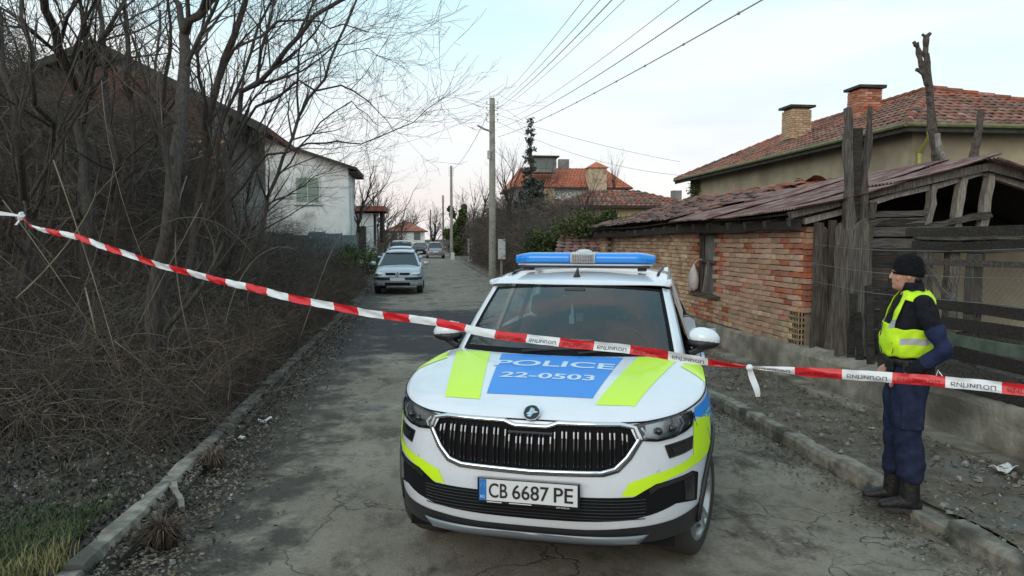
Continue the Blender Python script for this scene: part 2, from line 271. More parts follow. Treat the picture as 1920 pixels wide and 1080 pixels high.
# ---------------------------------------------------------------- mesh helpers
def link_mesh(name, me, mat=None, parent=None, smooth=False):
    if mat is not None:
        for mm in (mat if isinstance(mat, (list, tuple)) else [mat]): me.materials.append(mm)
    if smooth: me.polygons.foreach_set('use_smooth', [True]*len(me.polygons))
    o = bpy.data.objects.new(name, me); COL.objects.link(o)
    if parent is not None: o.parent = parent
    return o
def setp(o, label=None, cat=None, group=None, kind=None):
    if label: o['label'] = label
    if cat: o['category'] = cat
    if group: o['group'] = group
    if kind: o['kind'] = kind
    return o
def thing(name, label, cat, loc=(0, 0, 0), rz=0, group=None):
    o = bpy.data.objects.new(name, None); COL.objects.link(o); o.location = loc; o.rotation_euler = (0, 0, rz); o.empty_display_size = .1
    return setp(o, label, cat, group)
class MB:
    def __init__(s): s.v = []; s.f = []; s.m = []
    def add(s, vs, fs, mi=0):
        k = len(s.v); s.v += [tuple(p) for p in vs]; s.f += [tuple(i+k for i in f) for f in fs]; s.m += [mi]*len(fs); return s
    def box(s, c, d, rot=None, mi=0, jit=0, taper=1):
        x, y, z = d[0]/2, d[1]/2, d[2]/2; vs = []
        for sz in (-1, 1):
            tp = taper if sz > 0 else 1
            for a, b in ((-1, -1), (1, -1), (1, 1), (-1, 1)):
                p = Vector((a*x*tp, b*y*tp, sz*z))
                if jit: p += Vector((random.uniform(-jit, jit), random.uniform(-jit, jit), random.uniform(-jit, jit)))
                if rot is not None: p = rot @ p
                vs.append(p+Vector(c))
        return s.add(vs, [(3, 2, 1, 0), (4, 5, 6, 7), (0, 1, 5, 4), (1, 2, 6, 5), (2, 3, 7, 6), (3, 0, 4, 7)], mi)
    def beam(s, a, b, w, h, up=(0, 0, 1), mi=0, jit=0, taper=1, segs=1, wob=0):
        a = Vector(a); b = Vector(b); d = (b-a); L_ = d.length; d.normalize(); u = Vector(up)
        if abs(d.dot(u)) > .98: u = Vector((1, 0, 0))
        x = d.cross(u).normalized(); u2 = x.cross(d)
        vs = []; fs = []
        for i in range(segs+1):
            t = i/segs; p = a.lerp(b, t); k = 1+(taper-1)*t
            if 0 < i < segs and wob: p += x*random.uniform(-wob, wob)+u2*random.uniform(-wob, wob)
            for sx, sy in ((-1, -1), (1, -1), (1, 1), (-1, 1)):
                q = p+x*sx*w/2*k+u2*sy*h/2*k
                if jit: q += Vector((random.uniform(-jit, jit), random.uniform(-jit, jit), random.uniform(-jit, jit)))
                vs.append(q)
        fs = [(0, 1, 2, 3), tuple(reversed([segs*4+i for i in range(4)]))]
        for i in range(segs):
            for j in range(4):
                fs.append((i*4+j, (i+1)*4+j, (i+1)*4+(j+1) % 4, i*4+(j+1) % 4))
        return s.add(vs, fs, mi)
    def tube(s, pts, r, n=8, mi=0, cap=True, flat=1):
        pts = [Vector(p) for p in pts]; k = len(pts)
        if not hasattr(r, '__len__'): r = [r]*k
        vs = []; prev = None
        for i, p in enumerate(pts):
            t = (pts[min(i+1, k-1)]-pts[max(i-1, 0)]); t.normalize() if t.length > 1e-9 else None
            if prev is None: u = t.orthogonal().normalized() if abs(t.z) > .9 else t.cross(Vector((0, 0, 1))).normalized()
            else: u = (prev-t*prev.dot(t)).normalized()
            prev = u; v = t.cross(u)
            for j in range(n):
                a = 2*math.pi*j/n; vs.append(p+u*math.cos(a)*r[i]+v*math.sin(a)*r[i]*flat)
        fs = []
        for i in range(k-1):
            for j in range(n): fs.append((i*n+j, i*n+(j+1) % n, (i+1)*n+(j+1) % n, (i+1)*n+j))
        if cap: fs.append(tuple(range(n-1, -1, -1))); fs.append(tuple((k-1)*n+j for j in range(n)))
        return s.add(vs, fs, mi)
    def sphere(s, c, r, n=12, m=8, mi=0, rot=None):
        if not hasattr(r, '__len__'): r = (r, r, r)
        vs = [(0, 0, r[2])]; fs = []
        for i in range(1, m):
            th = math.pi*i/m
            for j in range(n): ph = 2*math.pi*j/n; vs.append((r[0]*math.sin(th)*math.cos(ph), r[1]*math.sin(th)*math.sin(ph), r[2]*math.cos(th)))
        vs.append((0, 0, -r[2])); L_ = len(vs)-1
        for j in range(n):
            fs.append((0, 1+j, 1+(j+1) % n)); fs.append((L_, 1+(m-2)*n+(j+1) % n, 1+(m-2)*n+j))
            for i in range(m-2): fs.append((1+i*n+j, 1+(i+1)*n+j, 1+(i+1)*n+(j+1) % n, 1+i*n+(j+1) % n))
        q = []
        for v in vs:
            v = Vector(v)
            if rot is not None: v = rot @ v
            q.append(v+Vector(c))
        return s.add(q, fs, mi)
    def grid(s, fn, nu, nv, mi=0, closed=False, flip=False):
        vs = [fn(i/nu, j/nv) for j in range(nv+1) for i in range(nu+1)]; fs = []
        for j in range(nv):
            for i in range(nu):
                a = j*(nu+1)+i; f = (a, a+1, a+nu+2, a+nu+1); fs.append(f[::-1] if flip else f)
        return s.add(vs, fs, mi)
    def rings(s, rings, mi=0, cap=True):
        n = len(rings[0]); vs = [p for r_ in rings for p in r_]; fs = []
        for i in range(len(rings)-1):
            for j in range(n): fs.append((i*n+j, i*n+(j+1) % n, (i+1)*n+(j+1) % n, (i+1)*n+j))
        if cap: fs.append(tuple(range(n-1, -1, -1))); fs.append(tuple((len(rings)-1)*n+j for j in range(n)))
        return s.add(vs, fs, mi)
    def mesh(s, name='m'):
        me = bpy.data.meshes.new(name); me.from_pydata([tuple(v) for v in s.v], [], s.f)
        if any(s.m): me.polygons.foreach_set('material_index', s.m)
        me.update(); return me
    def build(s, name, mat, parent=None, smooth=False, bevel=0, solid=0, autosm=None):
        me = s.mesh(name)
        o = link_mesh(name, me, mat, parent, smooth)
        if solid: md = o.modifiers.new('s', 'SOLIDIFY'); md.thickness = solid; md.offset = 0
        if bevel: md = o.modifiers.new('b', 'BEVEL'); md.width = bevel; md.segments = 2; md.limit_method = 'ANGLE'; md.angle_limit = R(40)
        return o
def np_mesh(name, V, F, mat, parent=None, kind=None, k=3):
    V = np.asarray(V, np.float32); F = np.asarray(F, np.int32)
    me = bpy.data.meshes.new(name); me.vertices.add(len(V)); me.vertices.foreach_set('co', V.ravel())
    me.loops.add(F.size); me.loops.foreach_set('vertex_index', F.ravel())
    me.polygons.add(len(F)); me.polygons.foreach_set('loop_start', np.arange(0, F.size, F.shape[1], dtype=np.int32))
    me.update(calc_edges=True)
    o = link_mesh(name, me, mat, parent)
    if kind: o['kind'] = kind
    return o
def tubes_arrays(groups, n=3):
    """groups: list of (P [N,k,3], Rad [N,k]); returns V,F of n-sided tubes"""
    Vs = []; Fs = []; off = 0
    for P, Rd in groups:
        P = np.asarray(P, float); Rd = np.asarray(Rd, float); Nn, k, _ = P.shape
        T = np.empty_like(P); T[:, 1:-1] = P[:, 2:]-P[:, :-2]; T[:, 0] = P[:, 1]-P[:, 0]; T[:, -1] = P[:, -1]-P[:, -2]
        T /= np.linalg.norm(T, axis=2, keepdims=True)+1e-9
        ref = np.tile(np.array([.31, .17, .93]), (Nn, 1)); mask = np.abs((T.mean(1)*ref).sum(1)) > .8; ref[mask] = (.9, -.3, .1)
        U = np.cross(T, ref[:, None, :]); U /= np.linalg.norm(U, axis=2, keepdims=True)+1e-9; W_ = np.cross(T, U)
        a = np.arange(n)*2*np.pi/n
        ring = P[:, :, None, :]+Rd[:, :, None, None]*(U[:, :, None, :]*np.cos(a)[None, None, :, None]+W_[:, :, None, :]*np.sin(a)[None, None, :, None])
        Vs.append(ring.reshape(-1, 3))
        base = (np.arange(Nn)*k*n)[:, None, None]; i = (np.arange(k-1)*n)[None, :, None]; j = np.arange(n)[None, None, :]; j2 = (j+1) % n
        q = np.stack([base+i+j, base+i+j2, base+i+n+j2, base+i+n+j], -1).reshape(-1, 4)+off
        Fs.append(q); off += Nn*k*n
    return np.concatenate(Vs), np.concatenate(Fs)
def group_polys(polys):
    d = {}
    for P, r in polys: d.setdefault(len(P), []).append((P, r))
    return [(np.array([p for p, _ in v]), np.array([q for _, q in v])) for v in d.values()]
_texc = {}
def text_bm(txt, size, align='CENTER', spacing=1.0, bold=0):
    cu = bpy.data.curves.new('t', 'FONT'); cu.body = txt; cu.size = size; cu.align_x = align; cu.align_y = 'CENTER'; cu.space_character = spacing; cu.resolution_u = 4; cu.offset = bold
    o = bpy.data.objects.new('t', cu); COL.objects.link(o); dg = bpy.context.evaluated_depsgraph_get(); dg.update()
    me = bpy.data.meshes.new_from_object(o.evaluated_get(dg)); bpy.data.objects.remove(o); bpy.data.curves.remove(cu)
    bm = bmesh.new(); bm.from_mesh(me); bpy.data.meshes.remove(me); return bm
def fit_bm(bm, w, h, mirror=False):
    xs = [v.co.x for v in bm.verts]; ys = [v.co.y for v in bm.verts]; x0, x1, y0_, y1 = min(xs), max(xs), min(ys), max(ys)
    for v in bm.verts:
        v.co.x = ((v.co.x-x0)/(x1-x0)-.5)*w*(-1 if mirror else 1); v.co.y = ((v.co.y-y0_)/(y1-y0_)-.5)*h; v.co.z = 0
    return bm
def slice_bm(bm, xs=(), ys=()):
    bmesh.ops.triangulate(bm, faces=bm.faces)
    for ax, vals in ((0, xs), (1, ys)):
        for c in vals:
            no = (1, 0, 0) if ax == 0 else (0, 1, 0); co = (c, 0, 0) if ax == 0 else (0, c, 0)
            bmesh.ops.bisect_plane(bm, geom=bm.verts[:]+bm.edges[:]+bm.faces[:], plane_co=co, plane_no=no, dist=1e-6)
    return bm
def poly_bm(pts):
    bm = bmesh.new(); bm.faces.new([bm.verts.new((p[0], p[1], 0)) for p in pts]); return bm
def bm_obj(bm, name, mat, parent=None, smooth=False):
    me = bpy.data.meshes.new(name); bm.to_mesh(me); bm.free(); return link_mesh(name, me, mat, parent, smooth)
def frange(a, b, s):
    r = []; x = a
    while x < b: r.append(x); x += s
    return r
def bake(o):
    """apply modifiers of o without bpy.ops"""
    dg = bpy.context.evaluated_depsgraph_get(); dg.update(); me = bpy.data.meshes.new_from_object(o.evaluated_get(dg)); o.modifiers.clear(); old = o.data; o.data = me; bpy.data.meshes.remove(old); return o
def copy_tree(o, parent=None):
    c = o.copy(); COL.objects.link(c); c.parent = parent
    if parent is None and 'label' in c: pass
    for ch in list(o.children): copy_tree(ch, c)
    return c
def interp(x, xs, ys): return float(np.interp(x, xs, ys))
# ================================================================ SETTING
def hash2(x, y): return math.sin(x*1.7+y*.9)*.5+math.sin(x*.63-y*1.31+2)*.5
def gz(x, y):
    n = hash2(x*1.3, y*1.1)*.03
    if x < -1.9:
        d = -1.9-x; rise = .06+.10*min(d, 7)*min(1, max(.25, (y-2)/9))
        return rise+n*min(1, d*2)
    if x < 3.42: return -.07
    if x < 4.9: return .06
    if y < 21: return .42 if x > 5.0 else .06
    return .10+.05*min(x-4.9, 6)+n
xs_ = [-400, -200, -100, -60, -40, -30, -24, -20, -17]+[round(-15+.5*i, 2) for i in range(26)]+[-1.96, -1.9, -1.84, 0, 1.5, 3.38, 3.44, 3.6, 4.2, 4.88, 4.92, 5.02, 6, 8, 10, 13, 16, 20, 26, 34, 50, 80, 150, 300, 500]
ys_ = [-60, -20, -8, -3]+[i*.5 for i in range(0, 60)]+[30+2*i for i in range(20)]+[75, 85, 100, 130, 180, 260, 400, 700]
mb = MB(); nx = len(xs_)
for y in ys_:
    for x in xs_: mb.v.append((x, y, gz(x, y)))
for j in range(len(ys_)-1):
    for i in range(nx-1): a = j*nx+i; mb.f.append((a, a+1, a+nx+1, a+nx)); mb.m.append(0)
g = mb.build('ground', M['bank']); setp(g, kind='structure')
# road sheet, gently uneven
mb = MB()
yl = [-8+.4*i for i in range(75)]+[22+2*i for i in range(30)]+[90, 120, 160, 220, 300]
xl = [-1.86+.262*i for i in range(21)]
for y in yl:
    for x in xl: mb.v.append((x, y, .012*math.sin(x*2.1+y*.7)*math.sin(y*1.3-x)+.008*math.sin(y*2.9+x*3.1)-.012))
for j in range(len(yl)-1):
    for i in range(len(xl)-1): a = j*21+i; mb.f.append((a, a+1, a+22, a+21)); mb.m.append(0)
rd = mb.build('road', M['road'], smooth=True); setp(rd, kind='structure')
# right footway (worn earth and broken slabs)
mb = MB(); yl = [-4+.25*i for i in range(140)]+[31+1.5*i for i in range(40)]; xl = [3.5+.19*i for i in range(8)]
for y in yl:
    for x in xl: mb.v.append((x, y, .095+.02*math.sin(x*5+y*2.3)*math.sin(y*1.9)+.012*math.sin(y*6.1+x*4)))
for j in range(len(yl)-1):
    for i in range(7): a = j*8+i; mb.f.append((a, a+1, a+9, a+8)); mb.m.append(0)
pv = mb.build('pavement', M['pave'], smooth=True); setp(pv, kind='structure')
# kerbs: a footing strip with each stone its own piece
def kerb(x, y0, y1, name_lbl, seed, side):
    rr = random.Random(seed)
    base = MB().box((x+(.03 if side > 0 else 0), (y0+y1)/2, .0 if side > 0 else -.02), (.20, y1-y0, .13 if side > 0 else .10)).build('kerb', M['kerb']); setp(base, kind='structure')
    y = y0
    while y < y1:
        L_ = rr.uniform(.55, 1.0) if side > 0 else rr.uniform(.5, .95)
        if y > 40: L_ = 3
        skip = (side < 0 and rr.random() < .10 and y < 30) or (side > 0 and y < 4.75 < y+L_)
        if not skip:
            tilt = rr.uniform(-.03, .03) if side > 0 else rr.uniform(-.07, .07)
            b = MB(); h = .16 if side > 0 else (.13 if y < 6.2 else .11)
            n = 5
            def ring(t):
                yy = y+.012+(L_-.024)*t; dz = rr.uniform(-.008, .008); wv = .075*rr.uniform(.88, 1.05); ch = rr.uniform(.012, .028)
                return [(x-wv+tilt*0, yy, -.06), (x-wv, yy, h/2+.03+dz-ch), (x-wv+ch, yy, h/2+.05+dz), (x+wv-ch, yy, h/2+.05+dz), (x+wv, yy, h/2+.03+dz-ch), (x+wv, yy, -.06)]
            b.rings([ring(i/n) for i in range(n+1)])
            o = b.build('kerb_stone', M['kerb'] if side > 0 or y < 6 else M['kerbdirty'], base)
            # tilt about its own middle
            c = Vector((x, y+L_/2, .05)); me = o.data; rot = Matrix.Rotation(tilt, 4, 'Y') @ Matrix.Rotation(rr.uniform(-.02, .02), 4, 'Z'); lift = rr.uniform(-.015, .015)
            for v in me.vertices: v.co = c+rot @ (v.co-c)+Vector((0, 0, lift))
        y += L_
    return base
kerb(3.42, 1.0, 150, 'right', 3, 1)
kerb(-1.9, 3.0, 120, 'left', 11, -1)
# broken footing ledge at the foot of the retaining wall
b = MB(); rr = random.Random(5); y = 1.5
while y < 19:
    L_ = rr.uniform(.5, 1.6); b.box((4.70+rr.uniform(-.02, .02), y+L_/2, .10), (.20*rr.uniform(.8, 1.1), L_*.97, .08+rr.uniform(-.02, .03)), jit=.014); y += L_
o = b.build('pavement_edge_strip', M['conc']); setp(o, kind='structure')
# cracked concrete retaining wall (plinth)
mb = MB(); ny = 150; prof = [(4.80, .0), (4.785, .18), (4.80, .36), (4.81, .47), (4.84, .515), (4.98, .53), (5.10, .52), (5.10, .0)]
rgs = []
for i in range(ny+1):
    y = .5+19.3*i/ny
    rgs.append([(px+.012*math.sin(y*3.1+k*1.3)+.008*math.sin(y*8.3+k), y, pz+(.018*math.sin(y*1.7+k)*(pz > .1))+(.01*math.sin(y*7.7+k*2))*(pz > .1)) for k, (px, pz) in enumerate(prof)])
mb.rings(rgs)
rw = mb.build('retaining_wall', M['conc'], smooth=False); setp(rw, 'low stained concrete retaining wall running under the brick shed and the wooden fence', 'wall')

# ================================================================ BRICKS
def brick_mesh(i):
    b = MB(); rr = random.Random(i); x, y, z = .12, .045, .0315
    vs = []
    for sz in (-1, 1):
        for a, c in ((-1, -1), (1, -1), (1, 1), (-1, 1)): vs.append((a*x+rr.uniform(-.006, .006), c*y+rr.uniform(-.006, .006), sz*z+rr.uniform(-.004, .004)))
    b.add(vs, [(3, 2, 1, 0), (4, 5, 6, 7), (0, 1, 5, 4), (1, 2, 6, 5), (2, 3, 7, 6), (3, 0, 4, 7)]); return b
BR = [brick_mesh(i) for i in range(6)]
BRM = {}
def brick_data(i, matn):
    if (i, matn) not in BRM:
        me = BR[i].mesh('brick'); me.materials.append(M[matn]); BRM[(i, matn)] = me
    return BRM[(i, matn)]
def brick_wall(parent, origin, axis, length, z0, z1, matfn, limit, skip=None, nearest=None, name='brick', pitch=(.252, .074), topfn=None, sag=0):
    """bricks in running bond along axis (unit vector), as children up to limit (nearest first), rest one stuff part"""
    ax = Vector(axis); rz = math.atan2(ax.y, ax.x); items = []; rr = random.Random(len(name)+int(length*10))
    nrow = int((z1-z0)/pitch[1])
    for r_ in range(nrow):
        z = z0+(r_+.5)*pitch[1]; s = (r_ % 2)*pitch[0]/2-pitch[0]/2
        while s < length:
            s0 = max(s, 0); s1 = min(s+pitch[0], length)
            if s1-s0 > .06:
                c = (s0+s1)/2
                if not (skip and skip(c, z)) and not (topfn and z > topfn(c)):
                    p = Vector(origin)+ax*c+Vector((0, 0, z+(sag*math.sin(c*1.1+r_*.15) if sag else 0)))
                    items.append((p, (s1-s0-.010)/.24, r_, c, z))
            s += pitch[0]
    if nearest is not None: items.sort(key=lambda t: (t[0]-Vector(nearest)).length)
    rot = Matrix.Rotation(rz, 3, 'Z'); rest = {}
    nrm = rot @ Vector((0, -1, 0))
    for k, (p, sx, r_, c, z) in enumerate(items):
        i = rr.randrange(6); mt = matfn(c, z, rr); dy = rr.uniform(-.009, .009); tl = rr.uniform(-.025, .025)
        if k < limit:
            o = bpy.data.objects.new(name, brick_data(i, mt)); COL.objects.link(o); o.parent = parent; o.location = p+nrm*dy; o.scale = (sx, 1, 1); o.rotation_euler = (0, tl, rz)
        else:
            mbr = rest.setdefault(mt, MB()); q = rot @ Matrix.Rotation(tl, 3, 'Y')
            mbr.add([p+nrm*dy+q @ Vector((v[0]*sx, v[1], v[2])) for v in BR[i].v], BR[i].f)
    if rest:
        allb = MB(); mats = []
        for j, (mt, mbr) in enumerate(rest.items()): mats.append(M[mt]); allb.add(mbr.v, mbr.f, j)
        o = allb.build('distant_bricks', mats, parent); o['kind'] = 'stuff'

# ================================================================ ROOF TILES
def tile_mesh(w_=.235, l_=.40, seed=0, mat='tile', amp=.028):
    b = MB(); rr = random.Random(seed); n = 6; vs = []
    for yy, dz in ((-l_/2, .012), (l_/2, -.012)):
        for i in range(n+1):
            t = i/n; x = (t-.5)*w_; z = amp*abs(math.sin(math.pi*t*1.0))**.8+dz+rr.uniform(-.003, .003); vs.append((x, yy, z))
    for i in range(n+1): t = i/n; vs.append(((t-.5)*w_, -l_/2, amp*abs(math.sin(math.pi*t))**.8+.012-.018))
    fs = [(i, i+1, n+2+i, n+1+i) for i in range(n)]+[(2*n+2+i, 2*n+3+i, i+1, i) for i in range(n)]
    b.add(vs, fs); return b
TIL = [tile_mesh(seed=i) for i in range(4)]; TLM = {}
def tile_roof(parent, e0, e1, r0, r1, limit, mat='tile', rowp=.32, colp=.225, jit=.02, near=(0, 0, 1.9), skip=None, inset=0, name='roof_tile'):
    """tiles on the quad eave e0->e1, ridge r0->r1"""
    e0, e1, r0, r1 = map(Vector, (e0, e1, r0, r1)); rr = random.Random(int(e0.x*10+r0.y))
    up = ((r0+r1)/2-(e0+e1)/2); H = up.length; nr = max(1, round(H/rowp)); items = []
    ex = (e1-e0).normalized(); nrm = ex.cross((((r0+r1)/2)-((e0+e1)/2)).normalized()).normalized()
    if nrm.z < 0: nrm = -nrm
    for r_ in range(nr):
        t = (r_+.5)/nr; a = e0.lerp(r0, t); b_ = e1.lerp(r1, t); L_ = (b_-a).length; n = int(L_/colp)
        if n < 1: continue
        upd = (nrm.cross(ex)).normalized()
        if upd.z < 0: upd = -upd
        for k in range(n):
            p = a.lerp(b_, (k+.5)/n)
            if skip and skip(p): continue
            items.append((p, r_, k))
    items.sort(key=lambda q: (q[0]-Vector(near)).length)
    upd = (nrm.cross(ex)).normalized()
    if upd.z < 0: upd = -upd
    exx = upd.cross(nrm).normalized()
    Rm = Matrix((exx, upd, nrm)).transposed()
    if (mat, 0) not in TLM:
        for i, tb in enumerate(TIL): me = tb.mesh('roof_tile'); me.materials.append(M[mat]); TLM[(mat, i)] = me
    rest = MB()
    for k, (p, r_, c) in enumerate(items):
        i = rr.randrange(4); q = Rm @ Matrix.Rotation(rr.gauss(0, jit*1.5), 3, 'Z') @ Matrix.Rotation(rr.gauss(0, jit*1.2), 3, 'X'); pp = p+nrm*(.02+rr.uniform(-jit*.5, jit*.5))+upd*rr.gauss(0, jit)
        if k < limit:
            o = bpy.data.objects.new(name, TLM[(mat, i)]); COL.objects.link(o); o.parent = parent; o.matrix_local = Matrix.Translation(pp) @ q.to_4x4()
        else: rest.add([pp+q @ Vector(v) for v in TIL[i].v], TIL[i].f)
    if rest.v: o = rest.build('tile_rows', M[mat], parent); o['kind'] = 'stuff'
    return nrm, upd

# ================================================================ BRICK AND TIMBER SHED (right)
shed = thing('brick_shed', 'long low crumbling brick shed with a sagging tiled and sheet metal roof', 'shed')
FX = 4.92     # street face
# core wall behind the bricks (mortar)
def wbox(name, x0, x1, y0, y1, z0, z1, mat, parent, jit=0): return MB().box(((x0+x1)/2, (y0+y1)/2, (z0+z1)/2), (x1-x0, y1-y0, z1-z0), jit=jit).build(name, M[mat], parent)
wy = [(9.0, 11.78), (12.58, 19.5)]
WIN = (11.78, 12.58, .98, 2.03)
for a, b_ in wy: wbox('wall_core', FX+.045, FX+.14, a, b_, .5, 2.12, 'mortar', shed)
wbox('wall_core', FX+.045, FX+.14, WIN[0], WIN[1], .5, WIN[2], 'mortar', shed)
DW = (18.0, 18.85)
def shed_mat(c, z, rr):
    y = 19.5-c
    if y < 9.75: return 'brickpale' if (z < .85 and rr.random() < .45) else ('brickred' if rr.random() < .35 else 'brick')
    if 11.3 < y < 12.9 and rr.random() < .5: return 'brickred'
    if y > 12.9: return 'brickpale' if rr.random() < .62 else 'brick'
    if z < .95: return 'brick' if rr.random() < .75 else 'brickpale'
    return 'brick' if rr.random() < .9 else ('brickpale' if rr.random() < .6 else 'brickred')
def shed_skip(c, z):
    y = 19.5-c
    if WIN[0] < y < WIN[1] and z > WIN[2]: return True
    if DW[0] < y < DW[1] and z > .6: return True
    if y < 9.28 and z < .98: return True           # hollow blocks stand there
    return False
brick_wall(shed, (FX, 19.5, 0), (0, -1, 0), 10.5, .52, 2.12, shed_mat, 290, skip=shed_skip, nearest=(0, 0, 1.9), sag=.006)
# end return of the wall (facing the camera)
brick_wall(shed, (FX, 8.98, 0), (1, 0, 0), .28, .52, 2.12, lambda c, z, rr: 'brickred' if rr.random() < .6 else 'brick', 60, skip=lambda c, z: z < .98)
# hollow perforated blocks at the near foot
for i in range(6):
    zc = .565+i*.075
    hb = MB(); hb.box((FX+.07, 9.14, zc), (.20, .25, .066), jit=.003)
    o = hb.build('hollow_block', M['brickpale'], shed)
    hh = MB()
    for k in range(6): hh.box((FX-.031+.0, 9.04+.04*k, zc), (.004, .024, .05))
    for k in range(4): hh.box((FX-.01+.045*k, 9.013, zc), (.028, .004, .05))
    hh.build('core_hole', M['hole'], o)
# window: boarded opening, frame, sill plank
wn = thing('x', '', '') if False else None
wf = MB()
wf.beam((FX+.03, WIN[0]+.03, WIN[2]), (FX+.03, WIN[0]+.03, WIN[3]), .06, .06); wf.beam((FX+.03, WIN[1]-.03, WIN[2]), (FX+.03, WIN[1]-.05, WIN[3]), .06, .06)
wf.beam((FX+.03, WIN[0], WIN[3]-.03), (FX+.03, WIN[1], WIN[3]-.03), .06, .06); wf.beam((FX+.02, WIN[0]+.05, 1.52), (FX+.02, WIN[1]-.05, 1.54), .035, .045)
win = wf.build('window', M['wood'], shed)
MB().box((FX+.10, (WIN[0]+WIN[1])/2, 1.5), (.02, .78, 1.04)).build('pane_board', M['greyplaster'], win)
MB().beam((FX-.05, WIN[0]-.28, .95), (FX-.05, WIN[1]+.1, .955), .13, .05, jit=.008, segs=4, wob=.01).build('sill_plank', M['woodh'], win)
MB().beam((FX-.04, 12.25, 1.0), (FX-.02, 12.1, 1.52), .03, .03).build('stick', M['woodlight'], win)
# green shuttered door-window at the far end
dr = MB().box((FX+.09, sum(DW)/2, 1.3), (.03, DW[1]-DW[0], 1.5)).build('green_shutter', M['greenpaint'], shed)
fr = MB()
for yy in DW: fr.beam((FX+.02, yy, .6), (FX+.02, yy, 2.1), .07, .07)
fr.build('door_frame', M['wood'], shed)
# eave boards and rafter ends
EX, EZ, RX, RZ = 4.62, 2.24, 7.25, 2.90
def eave_z(y): return 2.27-.010*(y-8.6)+.02*math.sin(y*1.1)
RAF = []
y = 8.95
while y < 19.5:
    o = MB().beam((EX+.06, y, eave_z(y)-.13), (RX, y+random.uniform(-.05, .05), RZ-.12), .07, .10, jit=.006).build('rafter', M['wood'], shed); y += random.uniform(.55, .8)
for a, b_ in ((8.75, 11.2), (11.1, 13.3), (13.2, 16.4), (16.3, 19.6)):
    MB().beam((EX+.10, a, eave_z(a)-.17), (EX+.10, b_, eave_z(b_)-.17), .05, .11, jit=.008, segs=4, wob=.01).build('eave_board', M['wooddark'], shed)
MB().beam((FX+.07, 9.0, 2.115), (FX+.07, 19.4, 2.08), .14, .09, jit=.006, segs=5).build('wall_plate', M['wooddark'], shed)
MB().beam((RX, 8.8, RZ-.07), (RX, 19.5, RZ-.05), .08, .12, jit=.005, segs=5, wob=.015).build('ridge_beam', M['wood'], shed)
# dark boarding under the covering (both slopes)
def slope(y, t): return Vector((EX+(RX-EX)*t, y, eave_z(y)+(RZ+.02-eave_z(y))*t-.02*math.sin(t*math.pi)))
b = MB(); b.grid(lambda u, v: slope(8.75+10.85*u, v)-Vector((0, 0, .035)), 20, 4); b.grid(lambda u, v: (RX+2.7*v, 8.75+10.85*u, RZ-.02-.8*v), 20, 2)
b.build('roof_boarding', M['wooddark'], shed, solid=.02)
# tiles on the far two thirds, each one apart
tile_roof(shed, (EX-.03, 12.9, eave_z(12.9)+.02), (EX-.03, 19.7, eave_z(19.7)+.02), (RX, 12.9, RZ+.03), (RX, 19.7, RZ+.03), 290, mat='tileold', jit=.035, rowp=.31)
for i in range(20):   # slipped ridge tiles
    yy = 12.6+.36*i
    if i in (7, 13): continue
    bb = MB().tube([(RX, yy-.21, RZ+.05+random.uniform(-.02, .03)), (RX+random.uniform(-.03, .03), yy+.2, RZ+.045+random.uniform(-.02, .03))], .085, 8, flat=.7)
    bb.build('ridge_tile', M['tile'], shed)
# loose red tiles heaped at the join
for i in range(14):
    me = TLM[('tileold', i % 4)]; o = bpy.data.objects.new('roof_tile', me.copy()); o.data.materials.clear(); o.data.materials.append(M['tile']); COL.objects.link(o); o.parent = shed
    yy = 12.4+random.uniform(0, .8); t = random.uniform(.75, 1.0); p = slope(yy, t)+Vector((0, 0, .06+random.uniform(0, .05))); o.location = p; o.rotation_euler = (random.uniform(-.3, .3), -.28+random.uniform(-.3, .3), random.uniform(0, 3))
# corrugated sheets on the near part
def sheet(y0, y1, t0, t1, lift, mat='metal', skew=0):
    def f(u, v):
        yy = y0+(y1-y0)*u+skew*v; t = t0+(t1-t0)*v; p = slope(min(max(yy, 8.3), 19), t); p.y = yy
        return p+Vector((0, 0, lift+.012*math.cos(u*(y1-y0)/.076*2*math.pi)+.015*math.sin(v*5+y0)))
    bb = MB().grid(f, int((y1-y0)/.076*6), 6); return bb.build('roof_sheet', M[mat], shed, smooth=True, solid=.003)
k = 0
for y0 in (8.55, 9.4, 10.25, 11.1, 11.95):
    sheet(y0, y0+.92, -.04+random.uniform(-.03, .02), .53, .02+.014*(k % 2), skew=random.uniform(-.06, .06)); sheet(y0+.05, y0+.95, .48, 1.02, .045+.014*(k % 2), skew=random.uniform(-.05, .05)); k += 1
# back slope sheets
def sheet2(y0):
    bb = MB().grid(lambda u, v: (RX-.05+2.8*v, y0+.95*u, RZ+.03-.82*v+.012*math.cos(u*12.5*2*math.pi)+(random.uniform(-.02, .02) if v > .95 else 0)), 60, 5); bb.build('roof_sheet', M['metal'], shed, smooth=True, solid=.003)
for y0 in (8.5, 9.4, 10.3): sheet2(y0)
